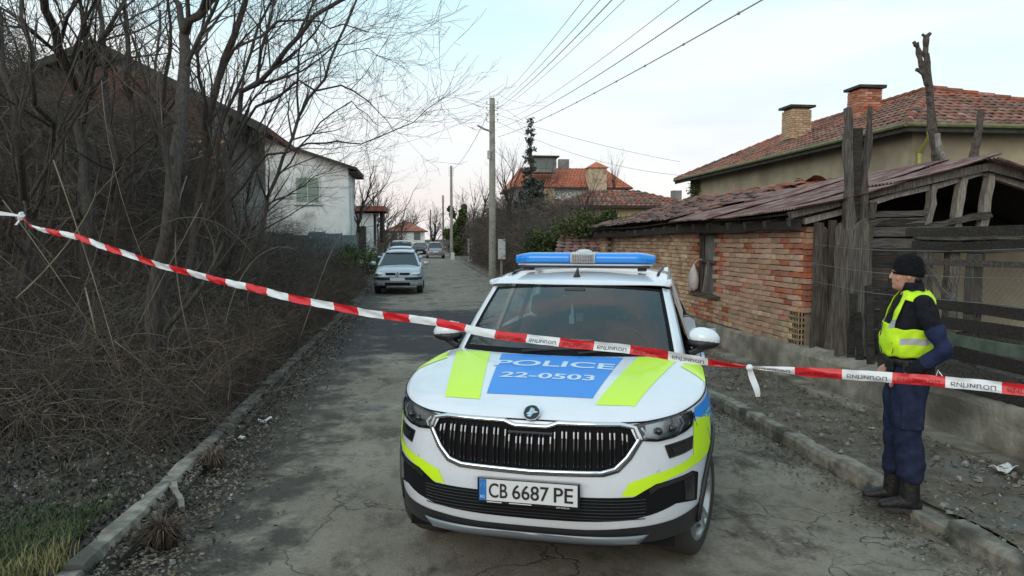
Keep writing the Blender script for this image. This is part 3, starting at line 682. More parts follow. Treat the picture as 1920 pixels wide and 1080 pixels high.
# gable facing the camera: barge boards, posts, tie beams, planks
GY = 8.82
MB().beam((EX-.05, GY-.1, EZ-.03), (RX+.02, GY-.1, RZ-.05), .05, .09, jit=.01, segs=5, wob=.012).build('barge_board', M['wood'], shed)
MB().beam((RX, GY-.1, RZ-.06), (RX+2.75, GY-.1, 2.18), .05, .10, jit=.01, segs=5, wob=.012).build('barge_board', M['wood'], shed)
MB().beam((EX+.2, GY+.02, EZ-.10), (RX, GY+.02, RZ-.13), .07, .07, jit=.008, segs=4, wob=.02).build('gable_rafter', M['woodlight'], shed)
MB().beam((RX, GY+.02, RZ-.12), (RX+2.6, GY+.02, 2.08), .07, .08, jit=.008, segs=4, wob=.02).build('gable_rafter', M['woodlight'], shed)
def gpost(x0, z0, x1, z1, w_, mat='woodlight', dy=0): return MB().beam((x0, GY+dy, z0), (x1, GY+dy, z1), w_, .10, up=(0, 1, 0), jit=.008, segs=6, wob=.02).build('post', M[mat], shed)
gpost(5.62, .45, 5.72, 2.38, .10, 'wood'); gpost(6.46, 1.9, 6.56, 2.60, .08); gpost(6.55, .45, 6.42, 2.0, .13, 'wood', .05); gpost(6.90, 1.95, 6.98, 2.70, .10); gpost(7.26, 1.9, 7.36, 2.75, .10); gpost(6.86, .45, 6.93, 1.98, .15, 'wood', .04); gpost(7.2, .45, 7.26, 1.95, .15, 'wood', .04); gpost(8.6, .45, 8.62, 2.5, .13, 'wood'); gpost(9.8, .45, 9.8, 2.2, .13, 'wood')
for (x0, z0, x1, z1, h) in ((6.3, 2.00, 10.0, 1.96, .16), (6.3, 1.80, 10.1, 1.83, .12), (6.40, 2.06, 7.34, 2.24, .07)):
    MB().beam((x0, GY-.06, z0), (x1, GY-.07, z1), .06, h, jit=.012, segs=7, wob=.014).build('tie_beam', M['woodh'], shed)
z = .50; rr = random.Random(9)
while z < 2.08:
    h = rr.uniform(.09, .15); x1 = 6.42+rr.uniform(-.06, .05)
    MB().beam((5.42+rr.uniform(-.05, .05), GY-.035+rr.uniform(-.015, .015), z+h/2), (x1, GY-.035+rr.uniform(-.015, .015), z+h/2+rr.uniform(-.03, .03)), .028, h*rr.uniform(.82, 1.02), jit=.007, segs=4, wob=.006).build('plank', M['wooddark' if rr.random() < .6 else 'woodh'], shed)
    z += h+rr.uniform(.0, .014)
for z in (2.13, 2.22):
    MB().beam((5.6, GY-.03, z), (6.5, GY-.03, z+.03), .03, .07, jit=.008, segs=3).build('plank', M['woodh'], shed)
# back and dark boarded side of the open bay; black panels paint roof-space shade
wbox('back_partition', 5.0, 10.0, 10.9, 11.0, .4, 1.78, 'beige', shed); wbox('interior_dark_panel', 5.0, 10.0, 10.9, 11.0, 1.782, 2.05, 'interiorblack', shed); wbox('side_partition', 9.95, 10.05, 11.05, 19.4, .4, 2.2, 'wooddark', shed); wbox('end_wall', 5.0, 10.0, 19.4, 19.5, .4, 2.05, 'mortar', shed)
b = MB().add([(4.95, 10.95, 2.052), (9.9, 10.95, 2.052), (7.3, 10.95, 2.80)], [(0, 1, 2)]); b.build('gable_infill', M['interiorblack'], shed, solid=.04)  # black triangle painting in the dark under the roof
b = MB().add([(4.95, 19.45, 2.1), (10, 19.45, 2.1), (7.3, 19.45, 2.80)], [(0, 1, 2)]); b.build('gable_infill', M['woodh'], shed, solid=.04)
# upright boards beside the brick corner
for i, (x0, x1, w_, z1) in enumerate(((4.98, 5.02, .12, 2.12), (5.12, 5.08, .10, 2.05), (5.24, 5.22, .10, 2.15))):
    MB().beam((x0, GY-.04+.02*i, .48), (x1, GY-.02+.02*i, z1), w_, .03, up=(0, 1, 0), jit=.008, segs=4, wob=.01).build('upright_board', M['wood'], shed)

# bag hanging at the window
b = MB(); rgs = []
for t, rx in ((0, .015), (.06, .03), (.16, .07), (.32, .105), (.5, .115), (.68, .10), (.78, .05)):
    rgs.append([(FX-.10+math.cos(a)*rx*.7+random.uniform(-.006, .006), 12.55+math.sin(a)*rx*1.15+random.uniform(-.012, .012), 1.48-t*.62+random.uniform(-.006, .006)) for a in [k*2*math.pi/12 for k in range(12)]])
b.rings(rgs); o = b.build('hanging_bag', M['plastic'], smooth=True); setp(o, 'grubby white plastic bag hanging beside the boarded window of the brick shed', 'bag')
MB().tube([(FX-.10, 12.55, 1.47), (FX-.06, 12.5, 1.54), (FX+.01, 12.45, 1.56)], .008, 5).build('handle', M['plastic'], o)

# old split oak gatepost slab and the forked pale post above it
b = MB(); rgs = []; rr = random.Random(4)
prof = [(-.0, 5.02, 5.66), (.25, 5.05, 5.63), (.6, 5.08, 5.60), (1.0, 5.12, 5.62), (1.35, 5.13, 5.60), (1.6, 5.14, 5.6)]
for i, (dz, x0, x1) in enumerate(prof):
    n = 22; r_ = []
    for k in range(n):
        a = 2*math.pi*k/n; cx = (x0+x1)/2; rx = (x1-x0)/2
        r_.append((cx+rx*math.cos(a)*(1+.05*math.sin(5*a+i)), 8.62+.10*math.sin(a)*(1+.25*math.sin(7*a+1.3)), .46+dz+(.09*math.sin(4*a)+rr.uniform(-.04, .05) if i == len(prof)-1 else 0)))
    rgs.append(r_)
b.rings(rgs); slab = b.build('wooden_post', M['wood']); setp(slab, 'broad split weathered trunk slab standing at the corner of the brick shed', 'post')
b = MB()
b.beam((5.30, 8.60, 1.75), (5.23, 8.60, 3.52), .13, .10, up=(0, 1, 0), jit=.014, segs=9, wob=.012, taper=.55)
fp = b.build('wooden_post', M['wood']); setp(fp, 'tall forked pair of dark weathered planks rising above the shed roof', 'post')
MB().beam((5.46, 8.61, 1.75), (5.53, 8.61, 3.54), .12, .09, up=(0, 1, 0), jit=.014, segs=9, wob=.012, taper=.35).build('plank', M['wood'], fp)
MB().beam((5.37, 8.63, 1.6), (5.38, 8.63, 3.28), .16, .05, up=(0, 1, 0), jit=.012, segs=9, wob=.008, taper=.9).build('plank', M['wooddark'], fp)

# ================================================================ FENCE on the retaining wall
fence = thing('wooden_fence', 'ramshackle grey timber and wire fence on the low wall behind the officer', 'fence')
def fbeam(name, a, b_, w_, h, mat='woodh', segs=5, up=(0, 0, 1)): return MB().beam(a, b_, w_, h, jit=.009, segs=segs, wob=.012, up=up).build(name, M[mat], fence)
X = 4.98
for y, h, w_, ln in ((8.2, 1.35, .09, 0), (6.72, 1.3, .12, .05), (6.14, 1.28, .11, -.05), (5.0, 1.25, .10, .02), (3.6, 1.3, .1, 0), (2.2, 1.3, .1, 0)):
    fbeam('fence_post', (X, y, .5), (X, y+ln, .5+h), .09, w_, 'wood')
fbeam('rail', (X-.06, 6.95, 1.99), (X-.06, 3.2, 2.0), .04, .09, 'wooddark'); fbeam('rail', (X-.06, 6.85, 1.86), (X-.06, 3.2, 1.88), .045, .08, 'wooddark'); fbeam('rail', (X-.05, 6.9, 1.70), (X-.05, 3.2, 1.74), .035, .05)
fbeam('rail', (X-.06, 6.5, 1.30), (X-.06, 3.2, 1.30), .04, .10, 'wooddark')
zz = .58
for i in range(5):
    fbeam('board', (X-.06, 6.42, zz), (X-.06, 3.0, zz+.01), .025, .105, ['wooddark', 'woodh', 'wooddark', 'greenpaint', 'wooddark'][i]); zz += .137
fbeam('brace', (X-.02, 6.78, 1.72), (X-.02, 6.3, 1.3), .03, .05); fbeam('brace', (X-.02, 7.15, 1.75), (X-.02, 6.75, 1.42), .03, .05, 'wooddark')
for i in range(7): fbeam('pale_stick', (X+.04, 6.95+.18*i+random.uniform(-.05, .05), .5), (X+.04, 6.95+.18*i+random.uniform(-.1, .1), 1.25+random.uniform(-.2, .3)), .03, .08, 'wooddark')
# chain link wire
P = []
for s in (1, -1):
    for k in range(-16, 62):
        pts = []
        for i in range(25):
            z = .55+1.15*i/24; y = 3.1+k*.065+s*(z-.55)*1.0
            pts.append((X+.015+.004*math.cos(i*math.pi), y, z))
        pts = [p for p in pts if 3.1 < p[1] < 6.75]
        if len(pts) > 3: P.append((np.array(pts), np.full(len(pts), .0014)))
V, F = tubes_arrays(group_polys(P), 3); np_mesh('chain_link', V, F, M['wire'], fence)
# sagging plain wire strands across the slab
for z0 in (1.86, 1.62, 1.4):
    MB().tube([(X-.12+.05*math.sin(i), 9.0-(9.0-5.0)*i/12, z0-.06*math.sin(math.pi*i/12)) for i in range(13)], .003, 4).build('wire_strand', M['wire'], fence)

# ================================================================ BEIGE HOUSE
house = thing('beige_house', 'large beige rendered house with a red brown tiled hip roof behind the shed', 'house')
hx0, hx1, hy0, hy1 = 11.0, 19.0, 15.7, 31.0; ez = 4.52; rz_ = 6.2
wbox('wall', hx0+.5, hx1-.5, hy0+.5, hy1-.5, .2, ez-.05, 'beige', house)
wbox('corner_pilaster', hx0+.47, hx0+.85, hy0+.47, hy0+.9, .2, ez-.06, 'beige', house)
a0, a1 = (hx0, hy0), (hx0, hy1); ap0 = (15, 19.7); ap1 = (15, 27.0)
A_, B_, C_, D_ = (hx0, hy0, ez), (hx0, hy1, ez-.1), (hx1, hy1, ez), (hx1, hy0, ez); E0 = (14.5, 19.7, 6.15); E1 = (14.8, 27.0, rz_)
b = MB().add([A_, B_, C_, D_, E0, E1], [(0, 4, 5, 1), (0, 3, 4), (2, 1, 5), (3, 2, 5, 4)]); b.build('roof', M['tileold'], house)
b = MB().add([(x, y, z-.03) for x, y, z in (A_, B_, C_, D_)], [(0, 1, 2, 3)]); b.build('soffit', M['fascia'], house, solid=.05)
hr = random.Random(3)
tile_roof(house, A_, B_, E0, E1, 170, mat='tile', jit=.012, rowp=.36, colp=.24)
tile_roof(house, A_, D_, E0, (14.55, 19.7, 6.15), 120, mat='tile', jit=.012, rowp=.36, colp=.24)
def ridge(parent, p, q, mat='tile', r=.10, step=.38, nm='ridge_tile'):
    p, q = Vector(p), Vector(q); L_ = (q-p).length; n = int(L_/step); d = (q-p)/n
    for i in range(n):
        a = p+d*i; o = MB().tube([a+Vector((0, 0, .045)), a+d*1.08+Vector((0, 0, .03))], [r*1.1, r*.9], 8, flat=.8).build(nm, M[mat], parent)
ridge(house, A_, E0); ridge(house, E0, E1); ridge(house, D_, E0); ridge(house, E1, B_)
for a, b_ in ((A_, B_), (A_, D_)):
    p = [Vector(a)+Vector((-.06, -.06, -.03)), Vector(b_)+Vector((-.06, -.06, -.03))]; MB().tube(p, .055, 8).build('gutter', M['gutter'], house)
    MB().beam(Vector(a)+Vector((0, 0, -.10)), Vector(b_)+Vector((0, 0, -.10)), .03, .16).build('fascia_board', M['fascia'], house)
MB().tube([(hx0+.5, hy0+.0, ez-.08), (hx0+.55, hy0+.0, ez-.28), (hx0+.62, hy0+.42, ez-.6), (hx0+.62, hy0+.42, ez-.62), (hx0+.62, hy0+.42, .6)], .05, 8).build('downpipe', M['yellowpipe'], house)
def chimney(parent, x, y, z0, z1, w_, matn, cap='fascia'):
    c = MB().box((x, y, (z0+z1)/2), (w_-.10, w_-.10, z1-z0)).build('chimney', M['mortar'], parent)
    fn = lambda cc, z, rr: matn if rr.random() < .8 else 'brick'
    k = w_/2
    brick_wall(c, (x-k, y-k+.045, 0), (1, 0, 0), w_, z0+.35, z1, fn, 60); brick_wall(c, (x-k+.045, y+k, 0), (0, -1, 0), w_, z0+.35, z1, fn, 60)
    MB().box((x, y, z1+.05), (w_+.18, w_+.18, .08), jit=.01).build('chimney_cap', M[cap], c)
    return c
chimney(house, 13.55, 21.4, 5.0, 6.42, .70, 'brickred'); chimney(house, 12.75, 24.0, 4.9, 6.27, .70, 'brickpale')
# window on the right end
wf = MB().box((16.9, hy0+.48, 3.6), (1.0, .04, 1.2)).build('window_frame', M['yellowpipe'], house); MB().box((16.9, hy0+.455, 3.6), (.86, .02, 1.06)).build('pane', M['winglass'], wf)
# house lower stuff behind fence: a pale wall of the yard
yw = wbox('yard_wall', 6.0, 16.0, 13.4, 13.6, .3, 2.25, 'white', None); setp(yw, 'pale whitewashed yard wall glimpsed through the wire fence', 'wall')
wbox('panel', 9.05, 9.3, 13.36, 13.4, .6, 1.6, 'matt_dark', yw)  # narrow dark panel on the wall face

# pruned tree
def rough_limb(mbx, pts, r, n=8, knob=.3):
    P_ = []; R_ = []
    for i in range(len(pts)-1):
        a, b_ = Vector(pts[i]), Vector(pts[i+1]); m = max(2, int((b_-a).length/.09))
        for k in range(m): t = k/m; P_.append(a.lerp(b_, t)+Vector([random.uniform(-.012, .012)]*3)); R_.append((r[i]+(r[i+1]-r[i])*t)*(1+random.uniform(-knob, knob)))
    P_.append(Vector(pts[-1])); R_.append(r[-1]); mbx.tube(P_, R_, n)
def Pw(px, py, Y):   # point seen at a pixel, on the plane y = Y (used only to lay out plant skeletons in the world)
    yaw = math.atan(175/1387); pit = math.atan(94/1387); fw = Vector((math.sin(yaw)*math.cos(pit), math.cos(yaw)*math.cos(pit), -math.sin(pit))); r_ = Vector((math.cos(yaw), -math.sin(yaw), 0)); u = r_.cross(fw)
    d = fw+r_*((px-960)/1387)+u*((540-py)/1387); return Vector((0, 0, 1.93))+d*(Y/d.y)
pt = thing('pruned_tree', 'hard pruned leafless tree trunk standing in front of the beige house corner', 'tree')
b = MB(); Yp = 13
rough_limb(b, [Pw(1752, 480, Yp), Pw(1758, 310, Yp), Pw(1748, 240, Yp), Pw(1741, 150, Yp), Pw(1738, 100, Yp)], [.10, .085, .08, .06, .04], knob=.12)
b.build('trunk', M['pruned'], pt)
b = MB()
rough_limb(b, [Pw(1742, 165, Yp), Pw(1730, 130, Yp), Pw(1718, 80, Yp)], [.05, .06, .045], knob=.25); rough_limb(b, [Pw(1739, 140, Yp), Pw(1735, 100, Yp), Pw(1737, 66, Yp)], [.05, .045, .05], knob=.3)
rough_limb(b, [Pw(1744, 142, Yp), Pw(1730, 138, Yp), Pw(1718, 130, Yp)], [.035, .03, .035], knob=.3); rough_limb(b, [Pw(1737, 70, Yp), Pw(1745, 62, Yp)], [.03, .03]); rough_limb(b, [Pw(1737, 70, Yp), Pw(1729, 64, Yp)], [.03, .025])
rough_limb(b, [Pw(1718, 84, Yp), Pw(1713, 78, Yp)], [.04, .03])
b.build('limb', M['pruned'], pt)
b = MB(); rough_limb(b, [Pw(1815, 330, 12.6), Pw(1826, 290, 12.6), Pw(1836, 240, 12.6), Pw(1840, 205, 12.6)], [.08, .075, .07, .055], knob=.2); rough_limb(b, [Pw(1826, 290, 12.6), Pw(1820, 480, 12.6)], [.08, .1], knob=.1)
o = b.build('tree_stump', M['pruned']); setp(o, 'short leaning sawn off stem by the beige house, right of the pruned trunk', 'tree')
b = MB(); rough_limb(b, [Pw(1790, 330, 12.5), Pw(1772, 300, 12.5), Pw(1762, 285, 12.5), Pw(1757, 250, 12.5)], [.07, .07, .055, .05], knob=.15)
o = b.build('limb', M['woodlight'], pt)
# creeper at the house's far corner
# ================================================================ HOUSES further off
def hip_house(name, label, x0, x1, y0, y1, z0, ez, rz__, over, wallm, tilem, ridge_x=None, hipin=1.5, limit=0, gable=False, tiles=True):
    h = thing(name, label, 'house'); wbox('wall', x0, x1, y0, y1, z0, ez-.02, wallm, h)
    X0, X1, Y0, Y1 = x0-over, x1+over, y0-over, y1+over
    if (X1-X0) > (Y1-Y0): E0 = (X0+hipin, (Y0+Y1)/2, rz__); E1 = (X1-hipin, (Y0+Y1)/2, rz__); fc = [(0, 1, 5, 4), (3, 0, 4), (1, 2, 5), (2, 3, 4, 5)]
    else: E0 = ((X0+X1)/2, Y0+hipin, rz__); E1 = ((X0+X1)/2, Y1-hipin, rz__); fc = [(0, 1, 4), (3, 0, 4, 5), (1, 2, 5, 4), (2, 3, 5)]
    V = [(X0, Y0, ez), (X1, Y0, ez), (X1, Y1, ez), (X0, Y1, ez), E0, E1]
    b = MB().add(V, fc); b.build('roof', M[tilem], h); MB().box(((X0+X1)/2, (Y0+Y1)/2, ez-.06), (X1-X0, Y1-Y0, .10)).build('eave_board', M['fascia'], h)
    if tiles and (X1-X0) > (Y1-Y0): tile_roof(h, V[0], V[1], E0, E1, limit, mat=tilem, jit=.008, rowp=.4, colp=.27)
    return h, V, E0, E1
yh, V, E0, E1 = hip_house('yellow_house', 'small yellow walled bungalow with a brown hipped tile roof beyond the ivy', 7.8, 15.4, 40.4, 46, .3, 3.68, 4.75, .6, 'yellow', 'tile', hipin=3.0)
MB().box((7.25, 40.9, 4.1), (.5, .5, 1.1)).build('chimney', M['brickpale'], yh)
MB().box((14.8, 41.5, 4.2), (.5, .5, .9)).build('chimney', M['greyplaster'], yh)
rh, V, E0, E1 = hip_house('red_roofed_house', 'tall white house under a bright orange red tiled roof behind the spruce', 8.1, 17.0, 60.3, 68, .3, 6.05, 8.0, .6, 'white', 'tilered', hipin=1.3)
c = MB().box((14.6, 60.2, 6.5), (1.5, 1.2, 2.4)).build('chimney', M['brickpale'], rh); MB().add([(13.7, 59.4, 7.65), (15.5, 59.4, 7.65), (15.5, 61, 7.65), (13.7, 61, 7.65), (14.6, 60.2, 8.2)], [(0, 1, 4), (1, 2, 4), (2, 3, 4), (3, 0, 4), (3, 2, 1, 0)]).build('chimney_cap', M['tilered'], c)
d = MB().box((10.3, 61.2, 7.9), (2.0, 1.6, 1.2)).build('dormer', M['greyplaster'], rh); MB().box((10.3, 61.1, 8.58), (2.4, 2.0, .12)).build('dormer_roof', M['fascia'], d); MB().box((10.3, 60.38, 7.95), (1.5, .03, .7)).build('pane', M['winglass'], d)
MB().box((12.6, 64, 8.3), (.9, .5, .9)).build('chimney', M['greyplaster'], rh)
for x in (9.2, 11.2, 13.2):
    wf = MB().box((x, 60.26, 4.6), (1.1, .04, 1.2)).build('window', M['pale_gate'], rh); MB().box((x, 60.22, 4.6), (.9, .02, 1.0)).build('pane', M['winglass'], wf)
MB().box((9.2, 59.4, 3.4), (3.0, 1.6, .15)).build('balcony', M['white'], rh); MB().box((9.2, 58.65, 3.8), (3.0, .06, .7)).build('balcony_rail', M['greyplaster'], rh)

# white house on the left: gable wall faces us, eave end towards the street
wh = thing('white_house', 'two storey whitewashed house with a dark sloping roof behind the bare branches', 'house')
x1, zc = -3.45, 5.25
b = MB(); pr = [(-11.8, 38), (x1, 38)]
b.add([(-11.8, 38, .2), (x1, 38, .2), (x1, 38, 5.45), (-7.6, 38, 6.75), (-11.8, 38, 5.4), (-11.8, 42, .2), (x1, 42, .2), (x1, 42, 5.45), (-7.6, 42, 6.75), (-11.8, 42, 5.4)],
      [(0, 1, 2, 3, 4), (9, 8, 7, 6, 5), (1, 6, 7, 2), (5, 0, 4, 9)]); b.build('wall', M['white'], wh)
for s, (xa, za) in ((1, (-3.0, 5.35)), (-1, (-12.4, 5.25))):
    b = MB().add([(-7.6, 37.5, 6.85), (xa, 37.5, za), (xa, 42.5, za), (-7.6, 42.5, 6.85)], [(0, 1, 2, 3)][:1]); b.build('roof', M['tileold'], wh, solid=.10)
    MB().beam((-7.6, 37.48, 6.8), (xa, 37.48, za-.03), .06, .14).build('barge_board', M['fascia'], wh)
MB().box((-3.2, 40, 5.2), (.45, 4.6, .06)).build('soffit', M['fascia'], wh)
wf = MB().box((-5.45, 37.97, 4.3), (1.22, .06, 1.32)).build('window', M['pale_gate'], wh)
for i in (0, 1): MB().box((-5.73+.56*i, 37.93, 4.3), (.5, .03, 1.2)).build('pane', M['curtain_pane'], wf)
MB().box((-5.45, 37.93, 3.6), (1.4, .14, .07)).build('sill', M['white'], wf)
# sheet fence below it
sf = thing('sheet_fence', 'blue grey sheet metal fence below the white house', 'fence')
for i in range(7): MB().box((-7.4+.72*i, 34, .9+.0), (.69, .03, 2.3+.15*((i*5) % 3)), jit=.01).build('panel', M['blue_fence'], sf)
for i in range(8): MB().box((-7.75+.72*i, 34.06, 1.0), (.07, .07, 2.3)).build('fence_post', M['wood'], sf)
# little shed with a rusty tiled roof
ls = thing('small_outbuilding', 'low white outbuilding with a rust red roof edge beside the street past the white house', 'shed')
wbox('wall', -4.6, -2.95, 50, 54, .1, 3.55, 'white', ls); MB().box((-3.6, 51.9, 3.85), (2.9, 5, .34)).build('roof', M['tileold'], ls); MB().box((-2.45, 51.5, 2.6), (.2, 3, 2.0)).build('side_board', M['wooddark'], ls)
MB().box((-3.75, 49.97, 1.6), (.6, .04, 2.2)).build('door', M['fascia'], ls)

# big brick gabled house far left
bh = thing('brick_house', 'dark brick gabled house with a tiled roof hidden behind the thicket on the left', 'house')
pk = (-8.6, 7.05); L0, R0 = (-13.8, 4.9), (-5.3, 5.4)
b = MB().add([(L0[0], 22, .3), (R0[0], 22, .3), (R0[0], 22, R0[1]), (pk[0], 22, pk[1]), (L0[0], 22, L0[1]), (L0[0], 27, .3), (R0[0], 27, .3), (R0[0], 27, R0[1]), (pk[0], 27, pk[1]), (L0[0], 27, L0[1])],
             [(0, 1, 2, 3, 4), (9, 8, 7, 6, 5), (1, 6, 7, 2), (5, 0, 4, 9)]); b.build('wall', M['greyplaster'], bh)
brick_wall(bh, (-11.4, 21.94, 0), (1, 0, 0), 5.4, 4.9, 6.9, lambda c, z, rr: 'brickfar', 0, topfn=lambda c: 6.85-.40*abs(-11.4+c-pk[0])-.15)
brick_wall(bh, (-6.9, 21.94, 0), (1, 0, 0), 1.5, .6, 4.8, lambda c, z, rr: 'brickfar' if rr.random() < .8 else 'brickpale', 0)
for xa, za in ((-4.2, 4.98), (-14.5, 4.6)):
    MB().add([(pk[0], 21.4, pk[1]+.12), (xa, 21.4, za), (xa, 27.6, za), (pk[0], 27.6, pk[1]+.12)], [(0, 1, 2, 3)]).build('roof', M['tileold'], bh, solid=.14)
    MB().beam((pk[0], 21.37, pk[1]+.06), (xa, 21.37, za-.05), .06, .2, segs=5, jit=.01).build('barge_board', M['fascia'], bh)
for x in (-9.9, -6.9):
    wf = MB().box((x, 21.93, 3.3), (1.1, .08, 1.3)).build('window', M['woodlight'], bh); MB().box((x, 21.88, 3.3), (.9, .03, 1.1)).build('pane', M['winglass'], wf)
b = MB()
for i in range(26): b.tube([(pk[0]-2+i*.17, 21.3, pk[1]-.35*abs(i*.17-2)+.15), (pk[0]-2+i*.17+random.uniform(-.2, .2), 21.2, pk[1]-.35*abs(i*.17-2)+random.uniform(.25, .5))], [.03, .01], 4)
b.build('roof_moss', M['grassdry'], bh)['kind'] = 'stuff'

# low tiled lean-to roof and far end of shed (dark tile heap left of the shed)
lt = thing('tiled_lean_to', 'low lean to roof of small brown tiles at the far end of the brick shed', 'shed')
wbox('wall', 4.3, 6.5, 20.4, 23, .1, 1.55, 'brick', lt)
tile_roof(lt, (3.75, 20.2, 1.45), (6.4, 20.2, 1.45), (4.3, 22.4, 2.05), (6.4, 22.4, 2.05), 90, mat='tileold', jit=.02)
MB().add([(3.75, 20.2, 1.43), (6.4, 20.2, 1.43), (6.4, 22.4, 2.03), (4.3, 22.4, 2.03)], [(0, 1, 2, 3)]).build('roof_boarding', M['wooddark'], lt, solid=.03)

M['tilefar'] = nmat('faded_far_roof', (.24, .10, .07), (.33, .16, .11), 2, .85, .3)
# far end of the street
for (nm, lb, x0, x1, y, ez, rz2, wm, tm) in (('far_house', 'pale cottage with a faded red roof at the far end of the street', -5, 1.0, 118, 3.0, 4.7, 'white', 'tilefar'), ('far_house', 'long low orange roofed house left of the pale cottage at the street end', -14, -6.5, 105, 3.0, 4.6, 'beige', 'tilefar'),
      ('far_house', 'grey walled house with a brown roof low beyond the hedge', 12, 22, 120, 3.8, 6, 'greyplaster', 'tile')):
    h, V, E0, E1 = hip_house(nm, lb, x0, x1, y, y+8, 0, ez, rz2, .5, wm, tm, tiles=False)
    for x in (x0+1.2, x1-1.2): wf = MB().box((x, y-.03, 2.2), (1.0, .06, 1.2)).build('window', M['winglass'], h)

# ================================================================ POLES AND CABLES
def pole(x, y, h, r0, r1, mat, label, group):
    t = thing('utility_pole', label, 'utility pole', (x, y, 0), 0, group)
    MB().tube([(0, 0, -.1), (0, 0, h*.5), (0, 0, h)], [r0, (r0+r1)/2, r1], 10).build('pole', M[mat], t)
    for i, z in enumerate((h-.25, h-.5, h-.75, h-1.0)):
        for s in (-1, 1):
            br = MB().tube([(0, 0, z), (s*.22, 0, z-.02), (s*.24, 0, z+.08)], .012, 5).build('bracket', M['cable'], t)
            MB().tube([(s*.24, 0, z+.05), (s*.24, 0, z+.09), (s*.24, 0, z+.13)], [.03, .04, .02], 8).build('insulator', M['pale_gate'], br)
    return t
G1 = 'utility poles along the right side of the street'
p1 = pole(3.24, 32.6, 8.0, .17, .12, 'pole', 'nearest concrete utility pole with a white meter box on its side', G1)
MB().tube([(0, -.05, 6.55), (-.35, -.3, 6.62), (-.68, -.5, 6.75)], .045, 6).build('lamp_arm', M['cable'], p1)
MB().box((-.16, -.1, 5.55), (.12, .2, .35)).build('junction_box', M['cable'], p1)
pole(3.3, 74.7, 9.1, .17, .12, 'pole', 'second utility pole from the camera, in front of the dark hedge', G1)
pole(3.7, 112, 8.3, .16, .11, 'polewood', 'third utility pole from the camera, right of the parked grey hatchback', G1)
pole(2.6, 160, 8.0, .17, .12, 'polewood', 'farthest utility pole at the end of the street', G1)
mbx = thing('meter_box', 'white electricity meter box fixed beside the nearest concrete pole', 'meter box')
MB().box((3.50, 31.2, 1.45), (.30, .18, .85)).build('casing', M['meterbox'], mbx, bevel=.01); MB().box((3.50, 31.1, 1.45), (.26, .012, .78)).build('door', M['meterbox'], mbx); MB().tube([(3.5, 31.3, -.1), (3.5, 31.3, 1.05)], .05, 8).build('post', M['pole'], mbx); MB().box((3.4, 31.09, 1.45), (.02, .01, .06)).build('handle', M['trim_black'], mbx)
def cable(a, b_, sag, r, label, group='overhead cables', knots=0):
    a, b_ = Vector(a), Vector(b_); pts = [a.lerp(b_, i/28)-Vector((0, 0, sag*4*(i/28)*(1-i/28))) for i in range(29)]
    m = MB().tube(pts, r, 5)
    if knots:
        for k in range(knots): p = a.lerp(b_, (k+.5)/knots)-Vector((0, 0, sag*4*((k+.5)/knots)*(1-(k+.5)/knots))); m.sphere(p, (r*2.2, r*5, r*2.2), 6, 4)
    o = m.build('cable', M['cable']); setp(o, label, 'cable', group)
top = (3.24, 32.6, 7.75)
def far_to(px, py, d=7.0): return Pw(px, py, d)
cable(top, far_to(1125, -40, 8), .15, 0.0043, 'thin bare power line, leftmost of the wires rising from the near pole')
cable((3.3, 32.5, 7.6), far_to(1160, -40, 8), .15, 0.0050, 'second power line from the left above the street')
cable((3.35, 32.5, 7.5), far_to(1185, -40, 8), .15, 0.0072, 'third power line from the left above the street')
cable((3.4, 32.5, 7.4), far_to(1212, -40, 8), .15, 0.0043, 'fourth power line from the left above the street')
cable((3.45, 32.4, 6.9), far_to(1305, -25, 7.5), .2, 0.0043, 'thin cable crossing the sky, second from the right')
cable((3.45, 32.4, 6.7), far_to(1370, -25, 7), .2, 0.0072, 'plain dark cable crossing the sky just left of the knotted one')
cable((3.45, 32.3, 6.3), far_to(1455, -15, 6.5), .15, 0.0079, 'knotted twisted cable, rightmost of the overhead lines', knots=16)
cable((3.48, 32.6, 7.3), (11.2, 31, 5.2), .15, 0.0086, 'service cable running from the near pole to the beige house')
cable((3.48, 32.6, 7.0), (11.4, 29, 4.4), .5, 0.0086, 'lower slack service cable running towards the beige house')
cable((3.0, 32.6, 7.4), (-3.4, 38.2, 6.2), .3, 0.0079, 'service cable from the near pole to the white house')
cable((3.2, 32.7, 7.6), (3.3, 74.6, 8.7), .5, 0.0144, 'line sagging between the first and second poles')

